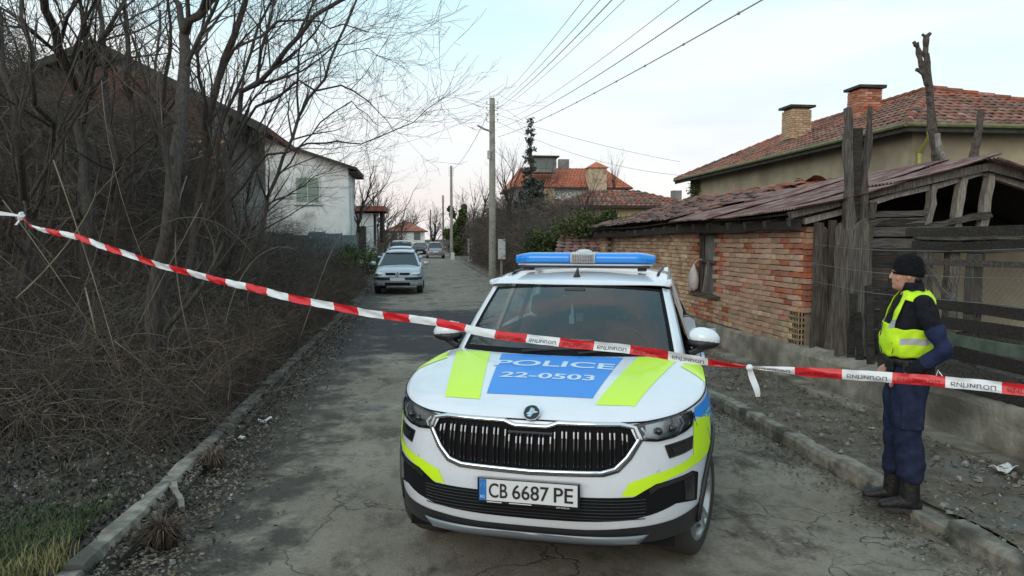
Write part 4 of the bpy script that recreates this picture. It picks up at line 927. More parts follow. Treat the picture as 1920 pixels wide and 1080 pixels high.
# ================================================================ OTHER CARS
def simple_car(name, label, cat, loc, rz, L_, W_, H_, paint, front=True, suv=False, badge=False):
    t = thing(name, label, cat, loc, rz); hw = W_/2
    st = [(0, .30, .70, .80), (.06, .28, .76, .90), (.25, .27, .83, .97), (.9, .26, .93, 1.0), (1.15, .26, .96, 1.0), (2.5, .26, .98, 1.0), (L_-.6, .27, 1.0, .99), (L_-.12, .3, .95, .94), (L_, .34, .80, .84)]
    b = MB(); rg = []
    for y, z0, z1, k in st:
        hwk = hw*k; rg.append([(-hwk*.93, y, z0), (-hwk, y, z0+.12), (-hwk*1.0, y, (z0+z1)/2), (-hwk*.97, y, z1-.10), (-hwk*.86, y, z1-.01), (-hwk*.4, y, z1+.03), (hwk*.4, y, z1+.03), (hwk*.86, y, z1-.01), (hwk*.97, y, z1-.10), (hwk, y, (z0+z1)/2), (hwk, y, z0+.12), (hwk*.93, y, z0)])
    b.rings(rg); b.build('body', M[paint], t, smooth=True, bevel=0)
    gh = [(1.0, .95, .80, .96), (1.65, H_-.10, .66, .62), (1.95, H_, .62, .60), (L_-1.1, H_, .60, .58), (L_-.55, H_-.12, .58, .56), (L_-.1, .95, .74, .9)]
    # glasshouse: dark glass volume, painted roof and pillars
    def sec(y, z, wt, wb): return (y, z, hw*wt)
    A = [sec(*g_) for g_ in gh]
    b = MB(); b.add([(-A[0][2]-.06, A[0][0], A[0][1]), (A[0][2]+.06, A[0][0], A[0][1]), (A[1][2], A[1][0], A[1][1]), (-A[1][2], A[1][0], A[1][1])], [(0, 1, 2, 3)]); b.build('windscreen', M['gloss_black'], t)
    b = MB(); b.add([(-A[5][2], A[5][0], A[5][1]), (A[5][2], A[5][0], A[5][1]), (A[4][2], A[4][0], A[4][1]), (-A[4][2], A[4][0], A[4][1])], [(3, 2, 1, 0)]); b.build('rear_window', M['gloss_black'], t)
    for s in (-1, 1):
        b = MB(); b.add([(s*(A[0][2]+.07), A[0][0]+.05, .95), (s*A[1][2], A[1][0]+.05, A[1][1]-.02), (s*A[3][2], A[3][0], A[3][1]-.05), (s*A[4][2], A[4][0]-.05, A[4][1]-.02), (s*(A[5][2]+.03), A[5][0]-.05, .97)], [(0, 1, 2, 3, 4)]); b.build('side_window', M['gloss_black'], t)
        for (i, j) in ((0, 1), (5, 4)): MB().beam((s*(A[i][2]+.05), A[i][0], A[i][1]), (s*A[j][2], A[j][0], A[j][1]), .07, .05).build('pillar', M[paint], t)
        MB().beam((s*hw*.8, 2.45, .97), (s*hw*.61, 2.45, H_-.04), .08, .03).build('pillar', M[paint], t)
        m = MB(); m.sphere((s*(hw+.10), 1.25, 1.02), (.11, .06, .08), 10, 6); m.build('wing_mirror', M[paint], t, smooth=True)
        for y in (.78, L_-.75):
            wl = MB().tube([(s*(hw-.20), y, .30), (s*(hw+.0), y, .30)], .30, 20).build('wheel', M['rubber'], t); MB().tube([(s*(hw+.0), y, .30), (s*(hw+.012), y, .30)], .19, 16).build('rim', M['alloy'], wl)
    b = MB(); b.grid(lambda u, v: ((u-.5)*2*hw*.62*(1-.05*v), A[1][0]+(A[4][0]-A[1][0])*v, H_-.10+.13*math.sin(math.pi*min(max(v*.9+.05, 0), 1))**.5-.03*(2*u-1)**2), 8, 8); b.build('roof', M[paint], t, smooth=True, solid=.03)
    if front:
        for s in (-1, 1):
            hl = MB().sphere((s*hw*.68, .10, .68), (.22, .11, .085), 12, 8); hl.build('headlight', M['reflector'], t, smooth=True)
            MB().box((s*.24, -.0, .70), (.34, .07, .07)).build('grille', M['mesh_black'], t, bevel=.01)
        bp = MB(); bp.grid(lambda u, v: ((u-.5)*2*hw*.98, -.09+.30*abs(2*u-1)**4, .30+.26*v), 14, 3); bp.build('bumper', M[paint], t, smooth=True, solid=.06)
        bs = MB(); bs.grid(lambda u, v: ((u-.5)*2*hw*.98, -.14+.30*abs(2*u-1)**4, .50+.085*v), 14, 1); bs.build('bumper_strip', M['trim_black'], t, solid=.02)
        MB().box((0, -.15, .52), (.50, .015, .11)).build('number_plate', M['plate_white'], t); MB().box((0, -.125, .36), (.85, .02, .10)).build('lower_grille', M['mesh_black'], t)
        for s in (-1, 1): MB().tube([(s*.62, -.10, .37), (s*.62, -.12, .37)], .05, 10).build('fog_lamp', M['reflector'], t)
        if badge:
            e = MB(); pts = [(-.045, 0), (0, .085), (.045, 0), (0, -.085)]
            for i in range(4): e.beam((pts[i][0], -.035, .68+pts[i][1]), (pts[(i+1) % 4][0], -.035, .68+pts[(i+1) % 4][1]), .018, .02)
            e.build('diamond_badge', M['chrome'], t)
        MB().tube([(-.5, 1.0, .97), (0, 1.02, 1.0)], .008, 4).build('wiper', M['trim_black'], t)
    else:
        for s in (-1, 1): MB().box((s*hw*.8, -.0, .85), (.16, .10, .22)).build('tail_lamp', M['red_lamp'], t, bevel=.02)
        MB().box((0, -.03, .62), (.5, .015, .11)).build('number_plate', M['plate_white'], t)
    return t
sv = simple_car('parked_car', 'silver compact hatchback parked nose towards us at the left kerb', 'car', (-.72, 25.6, 0), -.03, 3.9, 1.66, 1.46, 'silver_paint', badge=True)
simple_car('parked_car', 'second silver car parked directly behind the silver hatchback', 'car', (-.85, 33.5, 0), 0, 4.1, 1.68, 1.5, 'silver_paint')
simple_car('parked_car', 'taller dark van like car at the back of the parked row on the left', 'car', (-1.0, 40.5, 0), 0, 4.4, 1.75, 1.75, 'grey_paint')
simple_car('parked_car', 'distant grey purple hatchback seen from behind at the bend', 'car', (1.6, 70.0, 0), 0, 4.1, 1.72, 1.5, 'grey_paint', front=False)
simple_car('parked_car', 'dark car half hidden beside the distant grey hatchback', 'car', (.15, 74.0, 0), 0, 4.1, 1.65, 1.4, 'trim_black', front=True)
# white gate posts and gate on the right further up
gt = thing('white_gate', 'pale white gate and post among the hedge up the street', 'gate'); MB().box((4.3, 58, 1.0), (.5, .08, 1.9)).build('gate_panel', M['pale_gate'], gt); MB().box((3.9, 58, .9), (.14, .14, 1.9)).build('gate_post', M['pale_gate'], gt); MB().box((4.72, 58, 1.0), (.2, .2, 2.1)).build('gate_post', M['pale_gate'], gt)
o = MB().box((3.0, 66, .3), (.35, .35, .7), taper=.8).build('bollard', M['pale_gate']); setp(o, 'small white kerb marker stone beside the distant grey car', 'bollard')
# ================================================================ POLICE CAR
CARX, CARY, CARTH = .565, 3.76, .349
car = thing('police_car', 'white police SUV with blue and yellow bonnet markings and a blue roof light bar', 'police car', (CARX, CARY, 0), -CARTH)
W_, LEN = .945, 4.45
def cy0(z): return interp(z, [.2, .32, .5, .65, .8, .95, 1.02, 1.06], [.10, .06, .0, .0, .02, .05, .085, .12])
def wz(z): return interp(z, [.3, .45, .75, .9, 1.02, 1.12], [.975, .992, 1.0, .99, .972, .945])
def RB(t, z):
    s = 1 if t >= 0 else -1; t = abs(t); Wz = W_*wz(z)
    if t <= 1:
        a = t*math.pi/2; x = Wz*math.sin(a)**.57 if a > 0 else 0; y = cy0(z)*(1-t)+.9*(1-max(math.cos(a), 0)**.909)
    elif t <= 2: x = Wz; y = .9+(t-1)*(LEN-1.6)
    else:
        a = (3-t)*math.pi/2; x = Wz*math.sin(a)**.6 if a > 1e-9 else 0; y = LEN-.7*(1-max(math.cos(a), 0)**.8)
    if z > .45:
        for yc in (.88, 3.56):   # swelling over the wheels
            x += .012*math.exp(-((y-yc)/.45)**2)*(1 if x > .5 else 0)*(x/W_)**6
    return Vector((s*x, y, z))
def TX(x): s = 1 if x >= 0 else -1; return s*math.asin(min(1, (abs(x)/W_)**(1/.57)))/(math.pi/2)
def TY(y, s=1):
    if y < .9: return s*math.acos(max(0, 1-y/.9)**1.1)/(math.pi/2)
    return s*(1+(y-.9)/(LEN-1.6))
def RN(t, z):
    e = .004; a = RB(t+e, z)-RB(t-e, z); b = RB(t, z+e)-RB(t, z-e); n = a.cross(b)
    if n.length < 1e-9: return Vector((0, -1, 0))
    n.normalize(); p = RB(t, z)
    if n.dot(Vector((p.x, p.y-2.2, 0))) < 0: n = -n
    return n
TS = 1+.4/(LEN-1.6)
def zE(t):
    t = abs(t); return interp(t, [0, .30, .5, .62, .8, 1.0, TS, 1.6, 2.0, 2.6, 3], [.968, .972, .99, 1.006, 1.03, 1.07, 1.095, 1.10, 1.11, 1.12, 1.12])
def patch(name, poly, off, mat, parent, dt=.035, dz=.03, smooth=True, solid=0):
    bm = slice_bm(poly_bm(poly), frange(-3, 3, dt), frange(.3, 1.2, dz))
    for v in bm.verts:
        t, z = v.co.x, v.co.y; v.co = RB(t, z)+RN(t, z)*off
    bmesh.ops.recalc_face_normals(bm, faces=bm.faces)
    o = bm_obj(bm, name, mat, parent, smooth)
    if solid: md = o.modifiers.new('s', 'SOLIDIFY'); md.thickness = solid; md.offset = 1
    return o
def PX(pts): return [(TX(x), z) for x, z in pts]
def mirx(pts): return [(-x, z) for x, z in pts][::-1]
# shell
tl = [i/34 for i in range(35)]+[1+i/56 for i in range(1, 57)]+[2+i/12 for i in range(1, 13)]
tl = [-t for t in tl[:0:-1]]+tl; NZ = 20
b = MB()
for t in tl:
    for k in range(NZ+1): z = .33+(zE(t)-.33)*k/NZ; b.v.append(RB(t, z))
nn = NZ+1
def inarch(p, r=.415): return abs(p[0]) > .62 and any((p[1]-yc)**2+(p[2]-.345)**2 < r*r for yc in (.88, 3.56))
for i in range(len(tl)-1):
    for k in range(NZ):
        q = (i*nn+k, (i+1)*nn+k, (i+1)*nn+k+1, i*nn+k+1); c = sum((Vector(b.v[j]) for j in q), Vector())/4
        if not inarch(c): b.f.append(q); b.m.append(0)
for j, p in enumerate(b.v):
    for yc in (.88, 3.56):
        d = math.hypot(p[1]-yc, p[2]-.345)
        if abs(p[0]) > .62 and d < .44 and d > .1 and d < .415+.03: q = .415/d; b.v[j] = Vector((p[0], yc+(p[1]-yc)*q, .345+(p[2]-.345)*q))
body = b.build('body', M['car_white'], car, smooth=True)
# bonnet
def CW(g): return Vector((.76*g, 1.05+.25*g*g, 1.16-.012*g*g))
def HS(t, v):
    s = 1 if t >= 0 else -1; E = RB(t, zE(t)); g = (abs(t)/TS)**.9*s; C_ = CW(g); f = v**.55
    p = Vector((E.x+(C_.x-E.x)*v, E.y+(C_.y-E.y)*v, E.z+(C_.z-E.z)*f)); p.z += .006*math.exp(-((abs(p.x)-.50-.12*v)/.05)**2)*min(1, v*6)*min(1, (1-v)*6)
    return p
hb = MB(); hb.grid(lambda u, v: HS((u*2-1)*TS, v**1.7), 64, 26); bonnet = hb.build('bonnet', M['car_white'], car, smooth=True)
hbv = BVHTree.FromPolygons([tuple(v) for v in hb.v], hb.f)
def hz(x, y):
    h = hbv.ray_cast(Vector((x, y, 2)), Vector((0, 0, -1))); return (h[0].z, h[1]) if h[0] else (1.1, Vector((0, 0, 1)))
def hoodpatch(name, bm, mat, off=.0025, parent=None, step=.04):
    slice_bm(bm, frange(-.9, .9, step), frange(0, 1.4, step))
    for v in bm.verts: z, n = hz(v.co.x, v.co.y); v.co = Vector((v.co.x, v.co.y, z+off))
    bmesh.ops.recalc_face_normals(bm, faces=bm.faces); return bm_obj(bm, name, mat, parent or bonnet, True)
hoodpatch('blue_panel', poly_bm([(-.302, .277), (.298, .277), (.405, 1.075), (.2, 1.035), (0, 1.02), (-.2, 1.035), (-.405, 1.075)]), M['decal_blue'])
for s in (-1, 1):
    pp = [(s*.322, .20), (s*.532, .225), (s*.76, 1.20), (s*.50, 1.13)]; hoodpatch('yellow_stripe', poly_bm(pp if s > 0 else pp[::-1]), M['decal_yellow'])
for txt, w, h, yc in (('POLICE', .76, .125, .83), ('22-0503', .57, .10, .585)):
    bm = fit_bm(text_bm(txt, .2, bold=.004), w, h)
    for v in bm.verts: v.co.y += yc; v.co.x -= .01
    hoodpatch('lettering', bm, M['decal_white'], .0045, step=.03)
# gap line round the bonnet edge
tn = [TS*(i/60*2-1) for i in range(61)]
MB().tube([RB(t, zE(t))+Vector((0, -.001, .001)) for t in tn], .0045, 6).build('shut_line', M['mesh_black'], bonnet)
# round winged-arrow emblem
em = thing('x', 'x', 'x') if False else None
Rm = Matrix.Rotation(R(-42), 3, 'X'); EC = Vector((0, .072, 1.0))
b = MB(); ringp = lambda r, d: [EC+Rm @ Vector((r*math.cos(a), -d, r*math.sin(a))) for a in [k*math.pi/14 for k in range(28)]]
b.rings([ringp(.046, 0), ringp(.046, .008), ringp(.043, .011)]); emb = b.build('emblem', M['gloss_black'], car)
MB().tube(ringp(.0445, .011)+[ringp(.0445, .011)[0]], .0028, 6).build('emblem_ring', M['chrome'], emb)
b = MB()
def ep(x, z, d=.0135): return EC+Rm @ Vector((x, -d, z))
for poly in ([(-.030, -.010), (.006, -.012), (.010, .004), (-.012, .006)], [(.004, -.004), (.012, -.004), (.036, .004), (.012, .012), (.004, .006)], [(-.014, .004), (.0, .008), (.004, .022), (-.004, .030), (-.010, .018)], [(.0, .006), (.010, .008), (.014, .020), (.008, .026)], [(-.022, -.022), (-.004, -.026), (.004, -.014), (-.016, -.012)]):
    k = len(poly); b.add([ep(x, z) for x, z in poly]+[ep(x, z, .010) for x, z in poly], [tuple(range(k))]+[(i, k+i, k+(i+1) % k, (i+1) % k) for i in range(k)])
b.build('winged_arrow', M['chrome'], emb)
# grille: flush black backing, its colour standing in for a shaded recess
GO = [(-.542, .948), (-.47, .962), (-.15, .958), (-.085, .940), (.085, .940), (.15, .958), (.47, .962), (.542, .948), (.560, .888), (.50, .80), (.44, .742), (.37, .722), (0, .712), (-.37, .722), (-.44, .742), (-.50, .80), (-.560, .888)]
gr = patch('grille', PX([(x*.985, .84+(z-.84)*.97) for x, z in GO]), .004, M['mesh_black'], car)
def rp(x, z, off): t = TX(x); return RB(t, z)+RN(t, z)*off
def outline(pts, off, n=6, close=True):
    o = []; k = len(pts)
    for i in range(k if close else k-1):
        a, b_ = pts[i], pts[(i+1) % k]
        for j in range(n): u = j/n; o.append(rp(a[0]+(b_[0]-a[0])*u, a[1]+(b_[1]-a[1])*u, off))
    o.append(o[0] if close else rp(*pts[-1], off)); return o
MB().tube(outline(GO, .012), .0125, 8, cap=False).build('grille_surround', M['chrome'], gr, smooth=True)
MB().tube(outline([(x*1.045, .84+(z-.84)*1.12-.002) for x, z in GO[7:]+[GO[0]]], .004, close=False), .006, 6).build('grille_gap_line', M['gloss_black'], gr, smooth=True)  # thin gloss-black line round the grille's sides and bottom
for s in (-1, 1):   # broad chrome cheeks at the top corners
    pp = [(s*.515, .958), (s*.552, .952), (s*.578, .888), (s*.545, .888), (s*.535, .91)]; patch('grille_cheek', PX(pp if s > 0 else pp[::-1]), .018, M['chrome'], gr)
def gin(x, top=True):
    ax = abs(x)
    if top: return interp(ax, [0, .085, .15, .47, .53], [.928, .928, .945, .948, .93])
    return interp(ax, [0, .37, .44, .49, .54], [.724, .735, .758, .81, .87])
xsl = []
for i in range(17):
    c = -.49+.98*i/16
    for d in (-.011, .011): xsl.append(c+d)
for x in xsl:
    if gin(x)-gin(x, False) < .03: continue
    z0, z1 = gin(x, False)+.006, gin(x)-.012; pts = [rp(x, z0+(z1-z0)*k/5, .010+.012*math.sin(math.pi*k/5)) for k in range(6)]
    sl = MB().tube(pts, .0048, 6).build('grille_slat', M['dark_chrome'] if False else M['gloss_black'], gr, smooth=True)
    zt = z1-.03-(.02 if abs(x) < .12 else 0); MB().tube([rp(x, zt-.016, .0225), rp(x, zt+.018, .0215)], [.0042, .005], 6).build('slat_tip', M['chrome'], sl)
MB().tube(outline([(-.12, .905), (.12, .905)], .014, close=False), .010, 6).build('grille_camera_bar', M['gloss_black'], gr)
# lamps
HLp = [(.54, .958), (.61, .966), (.70, .978), (.80, .99), (.838, .988), (.848, .95), (.835, .915), (.80, .897), (.74, .880), (.66, .873), (.585, .882)]
for s in (1, -1):
    f = (lambda P_: P_) if s > 0 else mirx
    h = patch('headlight', PX(f(HLp)), .003, M['lamp_inner'], car)
    MB().tube(outline(f(HLp), .004), .0055, 6, cap=False).build('lamp_rim', M['gloss_black'], h)
    patch('reflector_bowl', PX(f([(.60, .957), (.70, .970), (.80, .982), (.825, .97), (.828, .925), (.79, .903), (.73, .888), (.65, .882), (.60, .895)])), .005, M['reflector'], h)
    for cx, cz in ((.66, .922), (.725, .928)):
        c = rp(s*cx, cz, .014); n = RN(TX(s*cx), cz); m = MB().sphere(c, .021, 12, 8); m.build('projector_lens', M['gloss_black'], h, smooth=True); 
    MB().tube(outline(f([(.775, .975), (.79, .94), (.765, .903)]), .010, close=False), .005, 6).build('running_light', M['lamp_white'], h)
    MB().tube(outline(f([(.575, .945), (.60, .915), (.585, .895)]), .010, close=False), .008, 6).build('running_light', M['lamp_white'], h)
    patch('lens_cover', PX(f(HLp)), .017, M['lampglass'], h)
    fg = patch('lower_lamp', PX(f([(.695, .842), (.765, .849), (.838, .855), (.832, .79), (.79, .782), (.715, .775)])), .003, M['gloss_black'], car)
    patch('lamp_lens', PX(f([(.725, .826), (.80, .835), (.80, .80), (.74, .793)])), .006, M['lamp_inner'], fg)
    MB().tube(outline(f([(.695, .842), (.765, .849), (.838, .855), (.832, .79), (.79, .782), (.715, .775)]), .003), .003, 5).build('lamp_rim', M['trim_black'], fg)
    yp_ = [(TX(.477), .597), (TX(.515), .668), (TX(.62), .70), (TX(.80), .735), (TX(.838), .755), (TX(.845), .925), (TY(.72), .94), (TY(.665), .745), (TY(.60), .705), (TX(.835), .692), (TX(.72), .668), (TX(.62), .635), (TX(.58), .60)]
    bp_ = [(TX(.852), .955), (TX(.862), .995), (TY(.8), 1.02), (TY(1.05), 1.03), (TY(1.05), .84), (TY(.80), .80), (TY(.73), .88)]
    for nm, pl, mt in (('yellow_chevron', yp_, 'decal_yellow'), ('blue_wing_patch', bp_, 'decal_blue')):
        if s < 0: pl = [(-t, z) for t, z in pl][::-1]
        patch(nm, pl, .003, M[mt], body)
    pl = [(TY(1.18), 1.02), (TY(1.5), 1.02), (TY(1.5), .80), (TY(1.32), .78)]
    k = 0
    for y in frange(1.5, 3.9, .42):
        for zz in (.60, .80):
            pl = [(TY(y), zz), (TY(y+.42), zz), (TY(y+.42), zz+.2), (TY(y), zz+.2)]
            if s < 0: pl = [(-t, z) for t, z in pl][::-1]
            patch('side_marking', pl, .003, M['decal_blue' if (k % 2) else 'decal_yellow'], body, dt=.2, dz=.3); k += 1
        k += 1
    # yellow flash on the wing shoulder by the windscreen
    m = MB(); m.grid(lambda u, v: HS(s*(TS-.22+.17*u), .02+.5*v)+Vector((s*.002, 0, .003)), 6, 6, flip=s < 0); m.build('yellow_flash', M['decal_yellow'], body, smooth=True)
    # black arch mouldings and sill
    for yc in (.88, 3.56):
        m = MB(); A0 = []
        for k in range(25):
            a = math.pi*k/24; row = []
            for rr_ in (.405, .455):
                y = yc-math.cos(a)*rr_; z = .345+math.sin(a)*rr_
                t = TY(y, 1); row.append((y, max(z, .31), t))
            A0.append(row)
        vs = []
        for row in A0:
            for (y, z, t) in row: p = RB(t, max(z, .33)); vs.append((s*(p.x+.012), p.y if y < .9 else y, z))
        m.add(vs, [(2*i, 2*i+1, 2*i+3, 2*i+2) for i in range(24)]); m.build('arch_moulding', M['trim_black'], body, smooth=True, solid=.015)
        wb = MB(); wb.grid(lambda u, v: (s*(.55+.34*v), yc-.41*math.cos(math.pi*u), .345+.41*math.sin(math.pi*u)), 20, 1); wb.build('wheel_well', M['mesh_black'], body)
    MB().box((s*.90, 2.2, .36), (.06, 1.85, .14)).build('sill', M['trim_black'], body, bevel=.01)
for s in (-1, 1):
    MB().tube([RB(t, z)+RN(t, z)*.001 for t, z in ((s*TX(.852), .975), (s*TX(.862), .90), (TY(.60, s), .84), (TY(.66, s), .76))], .0035, 5).build('bumper_gap', M['mesh_black'], body)
    for x, z in ((.30, .655), (.66, .72)):
        c = rp(s*x, z, .0); n = RN(TX(s*x), z); MB().tube([c, c+n*.003], .010, 12).build('parking_sensor', M['lamp_white'], body)
# lower mouth with mesh, white lip below it, black apron, silver skid
MO = [(0, .590), (.54, .594), (.595, .625), (.65, .652), (.74, .662), (.835, .668), (.868, .64), (.866, .485), (.80, .512), (.755, .522), (.66, .497), (.51, .470), (.25, .457), (0, .453)]
full = [(x, z) for x, z in MO]+[(-x, z) for x, z in MO[::-1]][1:-1]
mo = patch('lower_grille', PX(full), .0035, M['mesh_black'], car)
for z in frange(.475, .58, .017): MB().tube(outline([(-.60, z), (.60, z)], .006, n=24, close=False), .0028, 4).build('grille_bar', M['trim_black'], mo)
for s in (-1, 1):
    f = (lambda P_: P_) if s > 0 else mirx
    patch('intake_frame', PX(f([(.61, .628), (.65, .652), (.74, .662), (.835, .668), (.835, .648), (.74, .640), (.66, .628), (.62, .605)])), .010, M['trim_black'], mo)
    patch('side_intake', PX(f([(.79, .64), (.845, .645), (.85, .50), (.80, .525)])), .007, M['gloss_black'], mo)
ap = [(TX(0), .408), (TX(.30), .411), (TX(.52), .426), (TX(.75), .437), (TX(.86), .452), (TY(.50), .46), (TY(.47), .40), (TY(.50), .335), (TX(.86), .333), (TX(.5), .333), (0, .333)]
ap = ap+[(-t, z) for t, z in ap[::-1]][1:-1]
apo = patch('bumper_apron', ap, .005, M['trim_black'], car)
patch('skid_plate', PX([(-.615, .388), (0, .378), (.615, .388), (.57, .338), (0, .334), (-.57, .338)]), .022, M['skid_silver'], apo, solid=.006)
MB().box((0, 2.2, .33), (1.5, 3.9, .12)).build('underbody', M['mesh_black'], car)
mU = MB(); mU.grid(lambda u, v: RB((u*2-1)*.85, .335)*(1-.25*v)+Vector((0, .25*v, -.045*v)), 30, 3); mU.build('undertray', M['trim_black'], car, smooth=True)
# number plate
pl = MB().box((0, -.028, .605), (.545, .014, .135)).build('number_plate', M['gloss_black'], car, bevel=.003)
MB().box((.0, -.037, .608), (.520, .004, .112)).build('plate_face', M['plate_white'], pl)
MB().box((-.241, -.0405, .608), (.038, .003, .112)).build('euro_band', M['plate_blue'], pl)
def plate_text(txt, x0, x1, h, zc, mat, nm='lettering', bold=.0):
    bm = fit_bm(text_bm(txt, .1, bold=bold), x1-x0, h); bmesh.ops.triangulate(bm, faces=bm.faces)
    for v in bm.verts: v.co = Vector((v.co.x+(x0+x1)/2, -.0422, v.co.y+zc))
    return bm_obj(bm, nm, M[mat], pl)
plate_text('CB', -.208, -.108, .078, .608, 'plate_black', bold=.001); plate_text('6687', -.082, .112, .078, .608, 'plate_black', bold=.001); plate_text('PE', .138, .238, .078, .608, 'plate_black', bold=.001)
plate_text('BG', -.253, -.231, .015, .572, 'plate_white')
for k in range(10): a = k*math.pi/5; MB().box((-.241+.011*math.cos(a), -.0415, .635+.011*math.sin(a)), (.003, .001, .003)).build('star', M['decal_yellow'], pl)
for x0, x1 in ((-.22, -.14), (-.10, .02)): MB().box(((x0+x1)/2, -.0365, .5435), (x1-x0, .003, .004)).build('frame_print', M['plate_white'], pl)
plate_text('SKODA', .15, .22, .008, .5435, 'plate_white'); 
# windscreen, pillars, roof
def TT(s): return Vector((.655*s, 1.76+.10*s*s, 1.575-.035*s*s))
def WS(s, v, off=0):
    a, c = CW(s), TT(s); p = a.lerp(c, v); p += Vector((0, -.55, .8))*(.028*math.sin(math.pi*min(max(v, 0), 1)))*(1-.5*s*s)+Vector((0, -.62, .78))*off; return p
m = MB(); m.grid(lambda u, v: WS((u*2-1)*.945, .0+.985*v, .004), 24, 14); m.build('windscreen', M['glass'], car, smooth=True)
m = MB()
for (s0, s1, v0, v1) in ((-.965, -.925, 0, 1), (.925, .965, 0, 1), (-.93, .93, -.03, .055), (-.93, .93, .965, 1.0)): m.grid(lambda u, v: WS(s0+(s1-s0)*u, v0+(v1-v0)*v, .007), 16 if s1-s0 > .5 else 2, 12 if s1-s0 < .5 else 2)
m.build('windscreen_border', M['mesh_black'], car, smooth=True)
m = MB(); m.grid(lambda u, v: CW((u*2-1)*1.0)+Vector((0, .02-.10*v, .004-.028*v)), 20, 2); m.build('cowl', M['trim_black'], car, smooth=True)
for (a, c, e) in ((-.35, .25, 0), (.15, .72, 0)): MB().tube([CW(a)+Vector((0, -.02, .02)), WS(c, .07, .012)], .008, 5).build('wiper', M['trim_black'], car)
for s in (-1, 1):
    m = MB(); m.grid(lambda u, v: WS(s*(.96+.085*u), -.02+1.04*v, .006-.012*u)+Vector((s*.0, .05*u*u, -.0*u)), 4, 14, flip=s < 0); m.build('pillar', M['car_white'], car, smooth=True, solid=.012)
def roofp(u, v):
    s = u*2-1; y = 1.76+.10*s*s*(1-v)+(3.85-1.76)*v; z = interp(y, [1.74, 1.85, 2.05, 2.4, 2.8, 3.3, 3.7, 3.9], [1.573, 1.615, 1.645, 1.672, 1.678, 1.66, 1.61, 1.56])
    x = (.655+.012*math.sin(math.pi*v)-.04*v)*s*1.045; return Vector((x, y, z-.035*abs(s)**2-.012*abs(s)**8))
m = MB(); m.grid(roofp, 28, 28); roof = m.build('roof', M['car_white'], car, smooth=True, solid=.006)
m = MB().tube([(0.0-.02, 1.93, 1.625), (-.02, 1.95, 1.66), (-.02, 1.99, 1.695)], [.03, .016, .006], 8); m.build('antenna', M['trim_black'], roof, smooth=True)
for s in (-1, 1):
    pts = [(s*.585, 2.20, 1.632), (s*.59, 2.35, 1.652), (s*.59, 3.2, 1.655), (s*.58, 3.6, 1.62), (s*.58, 3.68, 1.57)]; MB().tube(pts, .011, 8).build('roof_rail', M['trim_black'], roof, smooth=True)
    # side glass, pillars, beltline shelf
    gb = lambda y: Vector((s*(.862-.035*(y-1.4)), y, 1.115)); gt_ = lambda y: Vector((s*(.680-.032*(y-1.8)), y, 1.575))
    m = MB(); m.add([gb(1.42), gb(4.05), gt_(3.72), gt_(1.98)], [(0, 1, 2, 3)]); m.build('side_window', M['glass'], car)
    for ya, yb, w in ((2.62, 2.70, .08), (3.42, 3.42, .07)): MB().beam(gb(ya), gt_(yb), w, .03, up=(s, 0, 0)).build('pillar', M['gloss_black'], car)
    MB().beam(gb(4.02), gt_(3.70), .22, .04, up=(s, 0, 0)).build('rear_pillar', M['car_white'], car)
    MB().tube([gt_(1.9)+Vector((-s*.0, -.03, .012)), gt_(2.8)+Vector((s*.012, 0, .018)), gt_(3.75)], .022, 8).build('cant_rail', M['car_white'], car, smooth=True)
    m = MB(); m.grid(lambda u, v: (RB(s*(TS-.02+(2.28-TS)*u), zE(TS+(2.28-TS)*u)).lerp(Vector((s*(.862-.09*u), 1.26+(3.98-1.26)*u, 1.125)), v)), 20, 2); m.build('belt_shelf', M['car_white'], car, smooth=True)
    for y in (1.45, 2.62, 3.42): MB().tube([RB(TY(y, s), z)+Vector((s*.001, 0, 0)) for z in frange(.45, 1.1, .05)], .004, 4).build('door_gap', M['mesh_black'], body)
    for y in (2.45, 3.25): MB().box((s*.945, y, .97), (.03, .2, .03)).build('door_handle', M['car_white'], body, bevel=.008)
    # mirror
    mr = MB(); mr.sphere((s*.925, 1.50, 1.245), (.108, .08, .070), 16, 10); mo_ = mr.build('wing_mirror', M['car_white'], car, smooth=True)
    for v in mo_.data.vertices:
        if v.co.y > 1.53: v.co.y = 1.53
        v.co.z -= (abs(v.co.x)-.925)*.12
    mk = MB(); mk.sphere((s*.918, 1.497, 1.21), (.110, .083, .046), 16, 8); mk.build('mirror_base', M['trim_black'], mo_, smooth=True)
    MB().beam((s*.93, 1.50, 1.19), (s*.82, 1.48, 1.13), .07, .045).build('mirror_arm', M['trim_black'], mo_, bevel=.01)
    MB().box((s*.925, 1.533, 1.25), (.16, .006, .11)).build('mirror_glass', M['reflector'], mo_, bevel=.002)
    MB().box((s*.80, LEN-.22, .95), (.22, .16, .16)).build('tail_lamp', M['red_lamp'], car, bevel=.03)
m = MB(); m.grid(lambda u, v: Vector(((u*2-1)*(.62+.22*v), 3.83+.42*v, 1.58-.46*v)), 8, 6); m.build('rear_window', M['gloss_black'], car, smooth=True)
m = MB(); m.grid(lambda u, v: RB((2.3+.7*u), zE(2.5)).lerp(Vector((.84*(1-u), 4.25, 1.12)), v), 8, 2); m.grid(lambda u, v: RB(-(2.3+.7*u), zE(2.5)).lerp(Vector((-.84*(1-u), 4.25, 1.12)), v), 8, 2); m.build('tailgate_shelf', M['car_white'], car)
